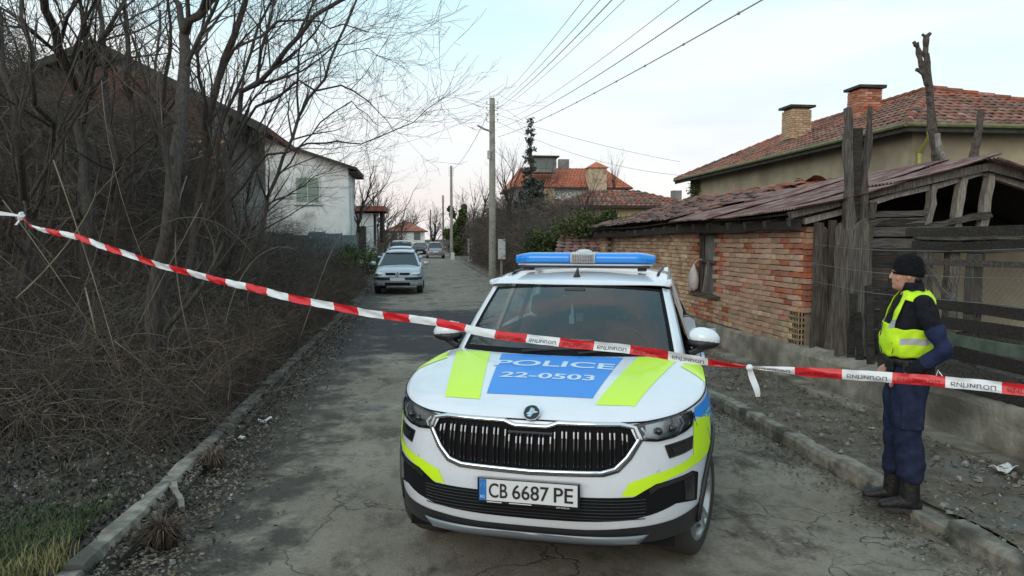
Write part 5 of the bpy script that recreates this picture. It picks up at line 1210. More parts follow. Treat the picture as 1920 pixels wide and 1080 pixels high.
# cabin
cab = MB().box((0, 2.75, .78), (1.62, 2.9, .5)).build('cabin_floor', M['dash'], car)
m = MB(); m.grid(lambda u, v: Vector(((u*2-1)*.76, 1.12+.25*(u*2-1)**2+.42*v, 1.135-.02*v+.03*math.sin(math.pi*v)-.09*v**4)), 16, 8); m.build('dashboard', M['dash'], cab, smooth=True)
MB().box((.0, 1.62, 1.13), (.30, .03, .13)).build('screen', M['gloss_black'], cab, bevel=.01)
def seat(x, y, w=.48):
    s_ = MB().box((x, y+.0, .95), (w, .14, .62), rot=Matrix.Rotation(R(-14), 3, 'X'), taper=.86).build('seat', M['seat_fabric'], cab, bevel=.05); s_.name = 'seat'
    MB().box((x, y-.28, .72), (w, .5, .16)).build('cushion', M['seat_fabric'], s_, bevel=.04)
    MB().box((x, y+.10, 1.36), (.27, .10, .17), taper=.85).build('headrest', M['seat_fabric'], s_, bevel=.035)
    for d in (-.06, .06): MB().tube([(x+d, y+.07, 1.2), (x+d, y+.09, 1.33)], .007, 5).build('post', M['dark_chrome'], s_)
seat(-.37, 2.45); seat(.37, 2.45); seat(-.42, 3.35, .44); seat(0, 3.38, .36); seat(.42, 3.35, .44)
m = MB(); sw = [Vector((.37+.185*math.cos(a), 1.72+.06*math.sin(a), 1.08+.175*math.sin(a))) for a in [k*math.pi/12 for k in range(25)]]; m.tube(sw, .014, 8, cap=False); m.box((.37, 1.72, 1.06), (.15, .05, .09)); m.beam((.37, 1.72, 1.06), (.20, 1.72, 1.09), .03, .03); m.beam((.37, 1.72, 1.06), (.54, 1.72, 1.09), .03, .03); m.build('steering_wheel', M['dash'], cab, smooth=False)
m = MB(); m.box((0, 1.80, 1.47), (.25, .04, .065)); m.beam((0, 1.80, 1.5), (0, 1.78, 1.56), .03, .03); m.build('rear_view_mirror', M['gloss_black'], cab, bevel=.012)
MB().box((0, 1.74, 1.535), (.16, .12, .05)).build('sensor_housing', M['trim_black'], cab, bevel=.015)
m = MB(); m.add([(-.03+a, 1.74, 1.44-z) for a, z in ((-.004, 0), (.004, 0), (.016, .05), (.018, .15), (-.018, .15), (-.02, .09), (-.008, .08))], [tuple(range(7))]); af = m.build('air_freshener', M['airfresh'], cab, solid=.004)
MB().tube([(-.03, 1.742, 1.44), (-.01, 1.78, 1.48)], .0015, 4).build('string', M['airfresh'], af)
MB().box((0, 3.9, 1.30), (1.1, .03, .02)).build('parcel_rail', M['dash'], cab)
# roof light bar
lb = MB(); 
def bar(x0, x1, zb, zt, hy, mat, nm, parent, ends=(0, 0), n=10, ribs=0):
    m = MB(); rg = []
    xs = [x0+(x1-x0)*k/n for k in range(n+1)]
    for k, x in enumerate(xs):
        f = 1
        if ends[0]: f = min(f, max(.35, max(0, (x-x0)/.12)**.5 if x-x0 < .12 else 1))
        if ends[1]: f = min(f, max(.35, max(0, (x1-x)/.12)**.5 if x1-x < .12 else 1))
        hh = (zt-zb)/2*(.62+.38*f); zc = zb+hh; r_ = []
        for j in range(16):
            a = 2*math.pi*j/16; cx = math.copysign(abs(math.cos(a))**.55, math.cos(a)); sx = math.copysign(abs(math.sin(a))**.55, math.sin(a)); r_.append((x, 2.26+cx*hy*f, zc+sx*hh))
        rg.append(r_)
    m.rings(rg); return m.build(nm, M[mat], parent, smooth=True)
base = MB().box((0, 2.26, 1.700), (1.04, .20, .02)).build('light_bar', M['trim_black'], car, bevel=.004)
bar(-.545, .545, 1.706, 1.726, .13, 'lamp_white', 'bar_tray', base, (1, 1), 24)
bar(-.562, -.098, 1.724, 1.812, .142, 'lamp_blue', 'blue_lens', base, (1, 0), 24); bar(.098, .562, 1.724, 1.812, .142, 'lamp_blue', 'blue_lens', base, (0, 1), 24)
bar(-.098, .098, 1.722, 1.816, .146, 'lamp_white', 'siren_housing', base, (0, 0), 2)
m = MB().sphere((0, 2.22, 1.812), (.07, .09, .028), 12, 6); m.build('siren_dome', M['lamp_white'], base, smooth=True)
for i in range(9): MB().box((-.08+.02*i, 2.112, 1.768), (.007, .012, .070)).build('siren_slot', M['dark_chrome'], base)
for i in range(4): MB().box((0, 2.110, 1.745+.015*i), (.18, .010, .003)).build('siren_rib', M['dark_chrome'], base)
for s in (-1, 1):
    MB().box((s*.46, 2.26, 1.69), (.07, .16, .05), taper=.8).build('bar_foot', M['trim_black'], base, bevel=.006)
    for k in range(5): MB().box((s*(.15+.085*k), 2.126, 1.77), (.003, .005, .05)).build('lens_rib', M['decal_blue'], base)
# wheels
def wheel(x, y, s, steer=0):
    t = bpy.data.objects.new('wheel', None); COL.objects.link(t); t.parent = car; t.location = (x, y, .345); t.rotation_euler = (0, 0, steer)
    m = MB(); prof = [(-.105, .255), (-.115, .30), (-.10, .335), (-.07, .347), (0, .349), (.07, .347), (.10, .335), (.115, .30), (.105, .255)]
    def rg(px, r): return [(s*px, r*math.cos(a), r*math.sin(a)) for a in [k*2*math.pi/40 for k in range(40)]]
    m.rings([rg(px, r) for px, r in prof], cap=False); m.build('tyre', M['rubber'], t, smooth=True)
    m = MB(); m.rings([rg(px, r) for px, r in ((-.09, .235), (-.05, .24), (.09, .246), (.105, .256), (.108, .25), (.10, .24), (.03, .22))], cap=False); m.build('rim', M['alloy'], t, smooth=True)
    m = MB(); m.tube([(s*.0, 0, 0), (s*.03, 0, 0)], .16, 24); m.build('brake_disc', M['dark_chrome'], t)
    for k in range(5):
        a = k*2*math.pi/5+.3
        for da in (-.16, .16):
            c, sn = math.cos(a+da), math.sin(a+da); c0, s0 = math.cos(a+da*.4), math.sin(a+da*.4)
            m = MB(); m.beam((s*.075, c0*.05, s0*.05), (s*.095, c*.245, sn*.245), .034, .02, up=(s, 0, 0), taper=.9); m.build('spoke', M['alloy'], t)
    m = MB(); m.tube([(s*.05, 0, 0), (s*.092, 0, 0)], [.06, .05], 16); m.build('hub', M['alloy'], t)
ST = R(-16)
wheel(.80, .88, 1, ST); wheel(-.76, .88, -1, R(-12)); wheel(.815, 3.56, 1); wheel(-.815, 3.56, -1)
# ================================================================ PLANTS
def nrm(v): return v/(np.linalg.norm(v)+1e-9)
def branch(out, p, d, L_, r, depth, up=.15, k=6, kids=(5, 3, 3, 2), spread=.9, wig=.22, ratio=(.35, .62)):
    pts = [p]; dd = d.copy(); cur = p.copy(); dirs = []
    for i in range(k-1):
        dd = nrm(dd+rng.normal(0, wig, 3)*.5+np.array([0, 0, up*.35])); cur = cur+dd*L_/(k-1); pts.append(cur.copy()); dirs.append(dd.copy())
    rad = np.linspace(r, max(r*.35, .0022), k); out.append((np.array(pts), rad))
    if depth <= 0: return
    lvl = len(kids)-depth if depth <= len(kids) else 0
    n = kids[max(0, min(len(kids)-1, lvl))]
    for _ in range(n):
        t = rng.uniform(.2, 1.0)*(k-1); i = min(int(t), k-2); q = pts[i]+(pts[i+1]-pts[i])*(t-i)
        side = nrm(rng.normal(0, 1, 3)); nd = nrm(dirs[i]+side*spread*rng.uniform(.5, 1.1)); nd[2] = nd[2]*.9+up*.3
        branch(out, q, nrm(nd), L_*rng.uniform(*ratio), max(.0024, rad[i]*rng.uniform(.4, .62)), depth-1, up, k, kids, spread, wig, ratio)
def limb(out, pts, r0, r1, kids=8, depth=3, kl=(.8, 1.8), up=.15, wob=.045, kk=(4, 3, 3), t0=.15):
    pts = [np.array(p, float) for p in pts]; P = []
    for a, b_ in zip(pts, pts[1:]):
        m = max(2, int(np.linalg.norm(b_-a)/.35))
        for i in range(m): P.append(a+(b_-a)*i/m+(rng.normal(0, wob, 3) if i else 0))
    P.append(pts[-1]); P = np.array(P); n = len(P); R_ = np.linspace(r0, r1, n); out.append((P, R_))
    for _ in range(kids):
        t = rng.uniform(t0, 1)*(n-1); i = min(int(t), n-2); q = P[i]+(P[i+1]-P[i])*(t-i); d = nrm(P[i+1]-P[i])
        nd = nrm(d+nrm(rng.normal(0, 1, 3))*rng.uniform(.5, 1.1)+np.array([0, 0, up])); branch(out, q, nd, rng.uniform(*kl), max(.003, R_[i]*rng.uniform(.35, .6)), depth-1, up, kids=kk)
def make_tree(label, trunks, twigs, mat='bark', tmat='twig', group=None, cat='tree'):
    t = thing('bare_tree', label, cat, group=group)
    big = []; small = []
    for P, r in twigs: (big if r[0] > .014 else small).append((P, r))
    if trunks:
        V, F = tubes_arrays(group_polys(trunks), 9); np_mesh('trunk', V, F, M[mat], t).data.polygons.foreach_set('use_smooth', [True]*len(F))
    if big: V, F = tubes_arrays(group_polys(big), 6); np_mesh('branches', V, F, M[mat], t, kind='stuff')
    if small: V, F = tubes_arrays(group_polys(small), 3); np_mesh('twigs', V, F, M[tmat], t, kind='stuff')
    return t
def pxl(L_, Y): return [tuple(Pw(x, y, Y+(.9*math.sin(x*.017+y*.006+Y) if y < 450 else .9*math.sin(x*.017+2.7+Y)*.5))) for x, y in L_]
GT = 'bare trees of the left thicket'
def ptree(label, Y, limbs, depth=3, up=.12, kl=(.8, 1.9), group=GT, kk=(4, 3, 3), tmat='twig', trunk_n=1, mat='bark'):
    tr = []; tw = []; limbs = [(a, b_, c_, int(d_*1.35)) for a, b_, c_, d_ in limbs] if Y < 20 else limbs
    for i, (pl_, r0, r1, kids) in enumerate(limbs):
        o = []; limb(o, pxl(pl_, Y), r0*.78, r1*.78, kids=kids, depth=depth, kl=kl, up=up, kk=kk)
        tr.append(o[0]) if i < trunk_n else tw.append(o[0]); tw += o[1:]
    return make_tree(label, tr, tw, group=group, tmat=tmat, mat=mat)
ptree('thick dark forked trunk standing tallest in the middle of the left thicket', 8.8, [
    ([(268, 790), (290, 650), (300, 500), (322, 380), (338, 250), (346, 130), (345, 66)], .125, .075, 5),
    ([(345, 66), (372, 30), (410, -40), (440, -140)], .072, .05, 9), ([(345, 66), (336, 10), (330, -60), (318, -160)], .055, .035, 9), ([(346, 130), (400, 20), (450, -60)], .035, .015, 8)], kl=(.7, 1.6))
ptree('tree at the left edge with a stout trunk leaning left', 10.5, [
    ([(190, 760), (165, 600), (160, 440), (158, 300), (150, 190), (110, 100), (80, -40)], .12, .06, 10), ([(155, 230), (175, 120), (200, 60), (262, -60)], .06, .03, 10), ([(150, 190), (160, 80), (150, -60)], .05, .03, 9), ([(110, 100), (40, 40), (-60, -30)], .035, .015, 8)])
ptree('slender multi stemmed tree between the dark trunk and the left edge', 12, [
    ([(240, 760), (225, 560), (215, 420), (206, 240), (196, 120), (180, -50)], .075, .04, 10), ([(214, 400), (250, 250), (240, 100), (246, -60)], .05, .025, 12), ([(215, 420), (285, 300), (310, 140), (315, -60)], .045, .02, 12), ([(206, 240), (160, 160), (120, 60), (80, -50)], .035, .015, 9)])
ptree('dark stem leaning right behind the forked trunk', 11, [
    ([(330, 760), (350, 560), (372, 380), (385, 240), (420, 110), (470, -60)], .085, .05, 10), ([(398, 180), (440, 90), (520, 40), (600, 40), (690, 60)], .03, .008, 10), ([(385, 240), (370, 100), (400, -40)], .04, .02, 8)])
ptree('leaning tree whose long limbs reach over the white house', 13, [
    ([(410, 700), (420, 520), (428, 380), (432, 250), (452, 172), (564, 64), (640, 0), (700, -60)], .085, .035, 16), ([(430, 300), (480, 200), (560, 150), (640, 160), (700, 200), (740, 250)], .035, .006, 12), ([(428, 380), (500, 290), (576, 269), (677, 270), (747, 241), (800, 205), (845, 171)], .03, .006, 10), ([(452, 172), (500, 60), (520, -60)], .04, .02, 12)], kl=(.8, 2.0))
ptree('thin tree with drooping outer twigs left of the open sky', 15, [
    ([(470, 640), (480, 480), (520, 330), (560, 220), (620, 110), (660, 20), (690, -60)], .06, .025, 16), ([(520, 330), (600, 230), (660, 190), (720, 240)], .028, .005, 12), ([(560, 220), (560, 100), (590, -20)], .03, .012, 12), ([(620, 110), (690, 90), (760, 130)], .015, .004, 10)], up=.02, kl=(.8, 1.6))
ptree('pale stemmed sapling clump at the far left behind the tape knot', 9.5, [
    ([(20, 760), (40, 560), (60, 420), (30, 250), (0, 80), (-20, -60)], .07, .04, 10), ([(60, 420), (95, 280), (60, 140), (40, -30)], .045, .025, 10), ([(40, 560), (110, 380), (120, 240), (200, 90)], .035, .015, 10), ([(50, 480), (-30, 300), (-60, 100)], .04, .02, 6)])
ptree('brown twiggy tree in front of the brick house gable', 16, [
    ([(300, 640), (300, 460), (280, 300), (290, 160), (300, 20)], .06, .03, 18), ([(300, 460), (350, 330), (410, 230), (450, 120)], .04, .012, 18), ([(300, 460), (230, 330), (190, 230), (140, 100)], .04, .012, 16)], kl=(.8, 1.8))
ptree('many stemmed thin tree close to the brick house corner', 18, [
    ([(440, 600), (450, 450), (470, 330), (500, 240), (540, 140)], .05, .02, 20), ([(450, 450), (420, 330), (390, 220), (370, 110)], .04, .015, 20), ([(450, 450), (520, 380), (590, 330), (640, 300)], .03, .008, 20)], kl=(.9, 1.9))
ptree('wispy tree with the highest fine twigs near the top of the picture', 14, [
    ([(360, 700), (380, 460), (410, 260), (470, 100), (520, -30)], .06, .025, 18), ([(410, 260), (500, 160), (600, 100), (720, 60)], .028, .005, 16), ([(470, 100), (560, 20), (650, -40)], .02, .006, 12)], kl=(.8, 1.7), up=.05)
# more distant bare trees on the left, around the white house and the street end
GD = 'bare trees along the street'
ptree('small bare tree just right of the white house eaves', 42, [([(668, 470), (672, 420), (690, 360), (700, 310)], .12, .03, 14), ([(672, 420), (655, 360), (650, 310)], .08, .02, 10), ([(680, 400), (720, 350), (735, 320)], .05, .01, 10)], kl=(1.0, 2.2), group=GD)
ptree('thin bare sapling leaning right above the parked cars', 36, [([(722, 500), (735, 450), (760, 390), (785, 345)], .05, .012, 9), ([(735, 450), (780, 420), (830, 400)], .025, .008, 6)], kl=(.7, 1.5), group=GD, up=0)
for i, (lb, pl_, Y) in enumerate((('low bushy bare tree over the parked dark car', [(725, 480), (722, 440), (730, 415)], 60), ('rounded bare tree at the left of the street end', [(755, 470), (752, 440), (757, 420)], 80))):
    ptree(lb, Y, [(pl_, .12, .05, 26)], kl=(1.3, 2.4), group=GD)
for i, (lb, x, Y) in enumerate((('hazy bare tree closing the street end, left of the pale cottage', -7, 95), ('tall hazy bare tree behind the pale cottage roof', -1.5, 132), ('bare tree right of the pale cottage at the street end', 2.6, 125), ('bare tree above the dark van in the parked row', -4.2, 70), ('bare tree just behind the farthest hatchback on the right', 5.2, 92))):
    o = []; limb(o, [(x, Y, 0), (x, Y, 2), (x+.3, Y, 4.2)], .2, .08, kids=26, depth=3, kl=(2, 3.6), up=.25, kk=(6, 4, 3)); o = [(P, np.maximum(r, .010)) for P, r in o]; make_tree(lb, o[:1], o[1:], group=GD, tmat='hedge')
for i, (lb, x, Y, h) in enumerate((('bare tree just right of the nearest concrete pole', 4.6, 36, 5.0), ('bare tree left of the spruce', 5.2, 42, 6.0), ('bare bushy tree behind the second pole', 4.7, 62, 5.6), ('bare tree in front of the red roofed house', 7.2, 44, 5.4), ('dense bare tree beside the hedge, between the two nearest poles', 4.3, 50, 5.8), ('bare fruit tree in the garden of the yellow house', 8.3, 37, 4.2))):
    o = []; limb(o, [(x, Y, .1), (x+.1, Y, h*.3), (x-.1, Y, h*.55), (x+rng.normal(0, .3), Y, h*.95)], .11, .03, kids=22, depth=3, kl=(1.1, 2.2), up=.25, kk=(5, 4, 3)); make_tree(lb, o[:1], o[1:], group=GD, tmat='hedge')
o = []; limb(o, [(12.5, 46, .2), (12.6, 46, 4), (12.2, 46, 5.6)], .12, .03, kids=22, depth=3, kl=(1.0, 2.0), up=.3, kk=(5, 3, 3)); make_tree('bare treetop showing above the near end of the beige roof', o[:1], o[1:], group=GD)

# leaves
def leaves(Nn, ctr, size, curl=.3):
    c = ctr(Nn); a = rng.normal(0, 1, (Nn, 3)); a /= np.linalg.norm(a, axis=1, keepdims=True); b_ = np.cross(a, rng.normal(0, 1, (Nn, 3))); b_ /= np.linalg.norm(b_, axis=1, keepdims=True)
    s = rng.uniform(*size, Nn)[:, None]; n_ = np.cross(a, b_); V = np.stack([c-a*s, c+b_*s*.55+n_*s*curl, c+a*s, c-b_*s*.55+n_*s*curl], 1).reshape(-1, 3)
    q = np.arange(Nn)[:, None]*4; F = np.concatenate([np.concatenate([q, q+1, q+2], 1), np.concatenate([q, q+2, q+3], 1)]); return V, F
# random canes: vectorised
def canes(Nn, bx, by, hfn, lean=.5, r=(.002, .006), k=6, arch=.5, base=None):
    x = rng.uniform(*bx, Nn); y = rng.uniform(*by, Nn)
    if base is not None: x, y = base(Nn)
    z = np.array([gz(a, b_) for a, b_ in zip(x, y)]); h = hfn(x, y)*rng.uniform(.35, 1.1, Nn)
    a = rng.uniform(0, 2*np.pi, Nn); ln = rng.uniform(.1, lean, Nn)*h+.1; t = np.linspace(0, 1, k)[None, :]
    ar = rng.uniform(0, arch, Nn)[:, None]
    X_ = x[:, None]+np.cos(a)[:, None]*ln[:, None]*t**1.5+rng.normal(0, .05, (Nn, k))*t*h[:, None]*.6
    Y_ = y[:, None]+np.sin(a)[:, None]*ln[:, None]*t**1.5+rng.normal(0, .05, (Nn, k))*t*h[:, None]*.6
    Z_ = z[:, None]-.03+h[:, None]*(t*(1+ar)-ar*t*t*1.0)+rng.normal(0, .03, (Nn, k))*t*h[:, None]
    rr = rng.uniform(r[0], r[1], Nn)[:, None]*np.linspace(1, .45, k)[None, :]
    return np.stack([X_, Y_, Z_], -1), rr
def floating(Nn, boxfn, L_=(.3, 1.0), r=(.0015, .004), k=5, down=0.0):
    c = boxfn(Nn); d = rng.normal(0, 1, (Nn, 3)); d[:, 2] = d[:, 2]*.7+.25-down; d /= np.linalg.norm(d, axis=1, keepdims=True); L = rng.uniform(*L_, Nn); t = np.linspace(-.5, .5, k)[None, :, None]
    bend = rng.normal(0, .28, (Nn, 1, 3)); P = c[:, None, :]+d[:, None, :]*L[:, None, None]*t+bend*(t*t)*L[:, None, None]+rng.normal(0, .02, (Nn, k, 3))*L[:, None, None]
    return P, rng.uniform(*r, Nn)[:, None]*np.linspace(1, .6, k)[None, :]
def hthick(x, y):
    d = np.clip(-x-2.15, 0, None); return .28+np.minimum(2.9, d*.62)*np.clip((y-6.2)/5, .12, 1)+np.clip((y-9)/16, 0, .6)
def floating_c(Nn, boxfn, nc, spread, **kw):
    C0 = boxfn(nc); wts = rng.gamma(.6, 1, nc); wts /= wts.sum(); idx = rng.choice(nc, Nn, p=wts)
    return floating(Nn, lambda n: C0[idx]+rng.normal(0, 1, (n, 3))*np.array([spread, spread, spread*.7]), **kw)
def inthick(Nn):
    y = 6.8+rng.uniform(0, 1, Nn)**1.1*24; x = -2.1-rng.uniform(0, 1, Nn)*(3.2+.55*(y-6)); h = hthick(x, y); z = np.array([gz(a, b_) for a, b_ in zip(x, y)])+h*rng.uniform(0, 1.0, Nn)**.85; return np.stack([x, y, z], -1)
def midmass(Nn):
    y = rng.uniform(12.5, 21, Nn); x = -4.6-rng.uniform(0, 1, Nn)*(6+.45*(y-12)); top = 3.6+2.1*np.clip((-x-4.6)/5, 0, 1)+.6*np.sin(x*1.7+y); z = .5+top*rng.uniform(0, 1, Nn)**.8; return np.stack([x, y, z], -1)
g0 = floating(26000, midmass, L_=(.4, 1.5), r=(.0022, .0065))
g1 = canes(9000, (-8, -2.1), (7, 30), hthick, base=lambda n: ((lambda y: (-2.1-rng.uniform(0, 1, n)*(3.4+.55*(y-6)), y))(6.8+rng.uniform(0, 1, n)**1.2*22)))
g2 = floating(12000, inthick, L_=(.25, .95), r=(.0016, .0042)); g2b = floating_c(26000, inthick, 700, .32, L_=(.2, .8), r=(.0014, .004))
V, F = tubes_arrays([g0, g1, g2, g2b], 3); o = np_mesh('bramble_thicket', V, F, M['twig'], kind='stuff')
g3 = canes(2600, (-5, -2.0), (7, 24), lambda x, y: hthick(x, y)*.8, arch=1.3, lean=1.2, base=lambda n: ((lambda y: (-2.0-rng.uniform(0, 1, n)**1.3*(2.6+.2*(y-6)), y))(6.2+rng.uniform(0, 1, n)*20)))
g4 = floating(9000, lambda n: (lambda y: np.stack([-1.85-rng.uniform(0, 1, n)**1.2*2.6, y, .10+rng.uniform(0, 1, n)**1.5*.75], -1))(7.0+rng.uniform(0, 1, n)*20), L_=(.2, .8), r=(.002, .0045))
V, F = tubes_arrays([g3, g4], 3); o = np_mesh('brambles', V, F, M['twigred'], kind='stuff')
V, F = leaves(16000, lambda n: inthick(n)+rng.normal(0, .05, (n, 3)), (.010, .028)); np_mesh('dead_leaves', V, F, M['deadleaf'], kind='stuff')
g9 = floating(2600, inthick, L_=(.4, 1.6), r=(.0016, .0036)); V, F = tubes_arrays([g9], 3); np_mesh('pale_twigs', V, F, M['cane'], kind='stuff')
# pale dry canes arching over the foreground
LC = [[(5, 375), (70, 455), (200, 655), (290, 800)], [(100, 300), (180, 520), (230, 700), (250, 800)], [(380, 380), (300, 530), (230, 660), (180, 770)], [(0, 655), (60, 672), (150, 680), (230, 676)], [(20, 765), (110, 768), (200, 776), (235, 780)],
      [(160, 540), (172, 590), (182, 630), (186, 660)], [(0, 720), (90, 690), (220, 620), (300, 610), (400, 690)], [(10, 770), (130, 650), (190, 500), (215, 300)], [(60, 700), (190, 640), (300, 600), (420, 620)], [(215, 640), (300, 700), (340, 760), (350, 800)],
      [(260, 450), (340, 380), (410, 400), (470, 470)], [(30, 560), (120, 480), (170, 400), (180, 360)], [(110, 745), (170, 640), (260, 600), (330, 640)], [(350, 330), (310, 430), (330, 560), (370, 690)], [(190, 150), (200, 330), (260, 480), (330, 620)], [(0, 480), (90, 560), (200, 600), (280, 700)], [(420, 620), (440, 500), (500, 440), (560, 470)], [(560, 640), (590, 560), (610, 480), (640, 440)]]
sp = []
for i, c in enumerate(LC):
    Y = 7.6+.22*(i % 9); P3 = [np.array(Pw(x, y, Y+rng.uniform(-.3, .3))) for x, y in c]; pts = []
    for t in np.linspace(0, 1, 10): b0, b1, b2, b3 = (1-t)**3, 3*t*(1-t)**2, 3*t*t*(1-t), t**3; pts.append(P3[0]*b0+P3[1]*b1*1.0+P3[2]*b2+P3[3]*b3)
    r0 = [.009, .011, .007, .014, .014, .016, .006, .007][i % 8]; r0 *= .62; m = MB().tube(pts, list(np.linspace(r0, r0*.5, 10)), 6)
    names = ['long pale dry cane arching', 'pale broken stick leaning', 'bleached bramble cane curving']
    oo = m.build('dry_cane', M['cane'], None, smooth=True); oo['kind'] = 'stuff'
    sp.append(oo)
# one mesh for those canes
def join_objs(objs, name, mats):
    V = []; F = []
    for o_ in objs:
        k = len(V); V += [tuple(v.co) for v in o_.data.vertices]; F += [tuple(i+k for i in p.vertices) for p in o_.data.polygons]
    for o_ in objs: me = o_.data; bpy.data.objects.remove(o_); bpy.data.meshes.remove(me)
    me = bpy.data.meshes.new(name); me.from_pydata(V, [], F); o_ = link_mesh(name, me, mats, smooth=True); o_['kind'] = 'stuff'; return o_
join_objs(sp, 'dry_canes', M['cane'])
# dense brown hedgerow on the right past the shed
def hedge_box(x0, x1, y0, y1, h):
    return lambda n: (lambda y, u: np.stack([x0+(x1-x0)*u, y, gz(5, 30)+rng.uniform(0, 1, n)**.8*h*(1-.35*np.sin(y*1.3)*.5)*(.6+.4*np.sin(np.pi*u))], -1))(rng.uniform(y0, y1, n), rng.uniform(0, 1, n))
g5 = floating(9000, hedge_box(3.75, 6.2, 23.5, 56, 3.1), L_=(.5, 1.6), r=(.004, .010)); g6 = floating(9000, hedge_box(4.0, 9, 36, 62, 4.3), L_=(.6, 1.9), r=(.005, .012)); g7 = floating(3000, hedge_box(-9, -2.4, 46, 110, 2.6), L_=(.7, 2.2), r=(.008, .02)); g8 = floating(3500, hedge_box(4.2, 14, 62, 140, 5.0), L_=(.9, 2.6), r=(.01, .025))
V, F = tubes_arrays([g5, g6, g7, g8], 3); np_mesh('hedgerow', V, F, M['hedge'], kind='stuff')
def clumps(cs, n):
    cs = np.array(cs, float); k = rng.integers(0, len(cs), n); d = rng.normal(0, 1, (n, 3)); d /= np.linalg.norm(d, axis=1, keepdims=True); return cs[k, :3]+d*(cs[k, 3:4]*rng.uniform(.35, 1.05, n)[:, None])
iv = thing('evergreen_shrub', 'spreading dark green evergreen shrub climbing over the lean to roof beyond the shed', 'shrub')
cs = [(3.55+rng.uniform(0, 2.9), 21.5+rng.uniform(0, 2), 1.2+rng.uniform(0, 1.2), rng.uniform(.22, .5)) for _ in range(26)]+[(5.4+rng.uniform(0, 1.2), 21+rng.uniform(0, 1), 2.2+rng.uniform(0, .35), .25) for _ in range(6)]+[(3.6, 21.6, .7, .5), (3.8, 22, 1.1, .55), (4.3, 22, 2.1, .5)]
V, F = leaves(14000, lambda n: clumps(cs, n), (.03, .07)); np_mesh('foliage', V, F, M['leaf'], iv)
V, F = tubes_arrays([floating(260, lambda n: clumps(cs, n), L_=(.5, 1.2), r=(.006, .012))], 4); np_mesh('stems', V, F, M['bark'], iv)
iv2 = thing('ivy', 'dark ivy hanging at the far end of the beige house', 'ivy'); cs = [(11.4+rng.uniform(-.1, .3), 30.2+rng.uniform(-.6, .6), 2.4+rng.uniform(0, 1.6), .35) for _ in range(9)]; V, F = leaves(3500, lambda n: clumps(cs, n), (.03, .07)); np_mesh('foliage', V, F, M['leaf'], iv2)
dk = thing('dark_conifer', 'dark narrow evergreen beside the second utility pole', 'tree'); cs = [(4.3+rng.normal(0, .5), 77+rng.normal(0, .4), .5+.2*i, .8-.022*i) for i in range(24)]; V, F = leaves(8000, lambda n: clumps(cs, n), (.09, .2)); np_mesh('crown', V, F, M['leaf'], dk); MB().tube([(4.3, 77, 0), (4.3, 77, 3)], .12, 8).build('trunk', M['bark'], dk)
gr2 = thing('green_bush', 'small green bush at the left verge beside the silver hatchback', 'bush'); cs = [(-2.5+rng.normal(0, .3), 28+rng.uniform(-1.5, 4), .5+rng.uniform(0, .9), .38) for _ in range(14)]; V, F = leaves(3500, lambda n: clumps(cs, n), (.03, .07)); np_mesh('foliage', V, F, M['leaf'], gr2)
# spruce with gappy whorls
spx, spy, sph = 5.45, 36, 7.75
sprc = thing('spruce_tree', 'thin ragged spruce with a bare gappy top rising by the pole', 'tree', group=None)
MB().tube([(spx, spy, 0), (spx, spy, 4), (spx+.03, spy, sph)], [.13, .08, .015], 8).build('trunk', M['bark'], sprc)
brs = []; nd = []
z = 1.2
while z < sph-.1:
    f = 1-z/sph; Lb = .16+1.35*min(1, f*1.15)*(1.0 if z < 4.6 else .62); n = 7
    for i in range(n):
        a = rng.uniform(0, 6.28); L_ = Lb*rng.uniform(.55, 1.05); t = np.linspace(0, 1, 5)[:, None]; P = np.array([spx, spy, z])+np.array([math.cos(a), math.sin(a), 0])*t*L_+np.array([0, 0, 1])*(-.22*t+.30*t*t)*L_
        P[:, 2] += rng.normal(0, .10); brs.append((P, np.linspace(.02, .006, 5)))
        k = int(55*L_)+8; k = int(k*(.8 if z < 4.5 else .4)); tt = rng.uniform(.15, 1, k); Q = np.stack([np.interp(tt, t[:, 0], P[:, j]) for j in range(3)], 1); nd.append(Q+rng.normal(0, .05, (k, 3))-np.array([0, 0, .03]))
    z += .3 if z < 4.5 else .46
V, F = tubes_arrays(group_polys(brs), 4); np_mesh('branches', V, F, M['bark'], sprc)
C = np.concatenate(nd); C = np.repeat(C, 2, 0); V, F = leaves(len(C), lambda n: C+rng.normal(0, .03, C.shape), (.04, .11)); np_mesh('crown', V, F, M['needle'], sprc)
# ground litter
def flat_bits(Nn, fx, size, mat, name, lift=.008, tilt=.35):
    x, y = fx(Nn); z = np.array([gz(min(a, -1.91), b_) if a < -1.74 else (gz(a, b_) if a > 3.42 else 0) for a, b_ in zip(x, y)]); z = np.where((x > 3.45) & (x < 4.9), .11, z); a = rng.uniform(0, 6.28, Nn); s = rng.uniform(*size, Nn)[:, None]
    A_ = np.stack([np.cos(a), np.sin(a), rng.normal(0, tilt, Nn)], 1); B2 = np.stack([-np.sin(a), np.cos(a), rng.normal(0, tilt, Nn)], 1); c = np.stack([x, y, z+lift+rng.uniform(0, .015, Nn)], 1); up = np.array([0, 0, 1.])*s*rng.uniform(-.3, .6, (Nn, 1))
    V = np.stack([c-A_*s, c+B2*s*.5+up, c+A_*s, c-B2*s*.5+up], 1).reshape(-1, 3); q = np.arange(Nn)[:, None]*4; F = np.concatenate([np.concatenate([q, q+1, q+2], 1), np.concatenate([q, q+2, q+3], 1)])
    return np_mesh(name, V, F, M[mat], kind='stuff')
bankpos = lambda n: (lambda y: (-1.72-rng.uniform(0, 1, n)*(2.2+.28*y), y))(3.4+rng.uniform(0, 1, n)**1.5*13)
gutter = lambda n: (lambda y: (-1.80+np.abs(rng.normal(0, .28, n)), y))(3.6+rng.uniform(0, 1, n)**1.2*15)
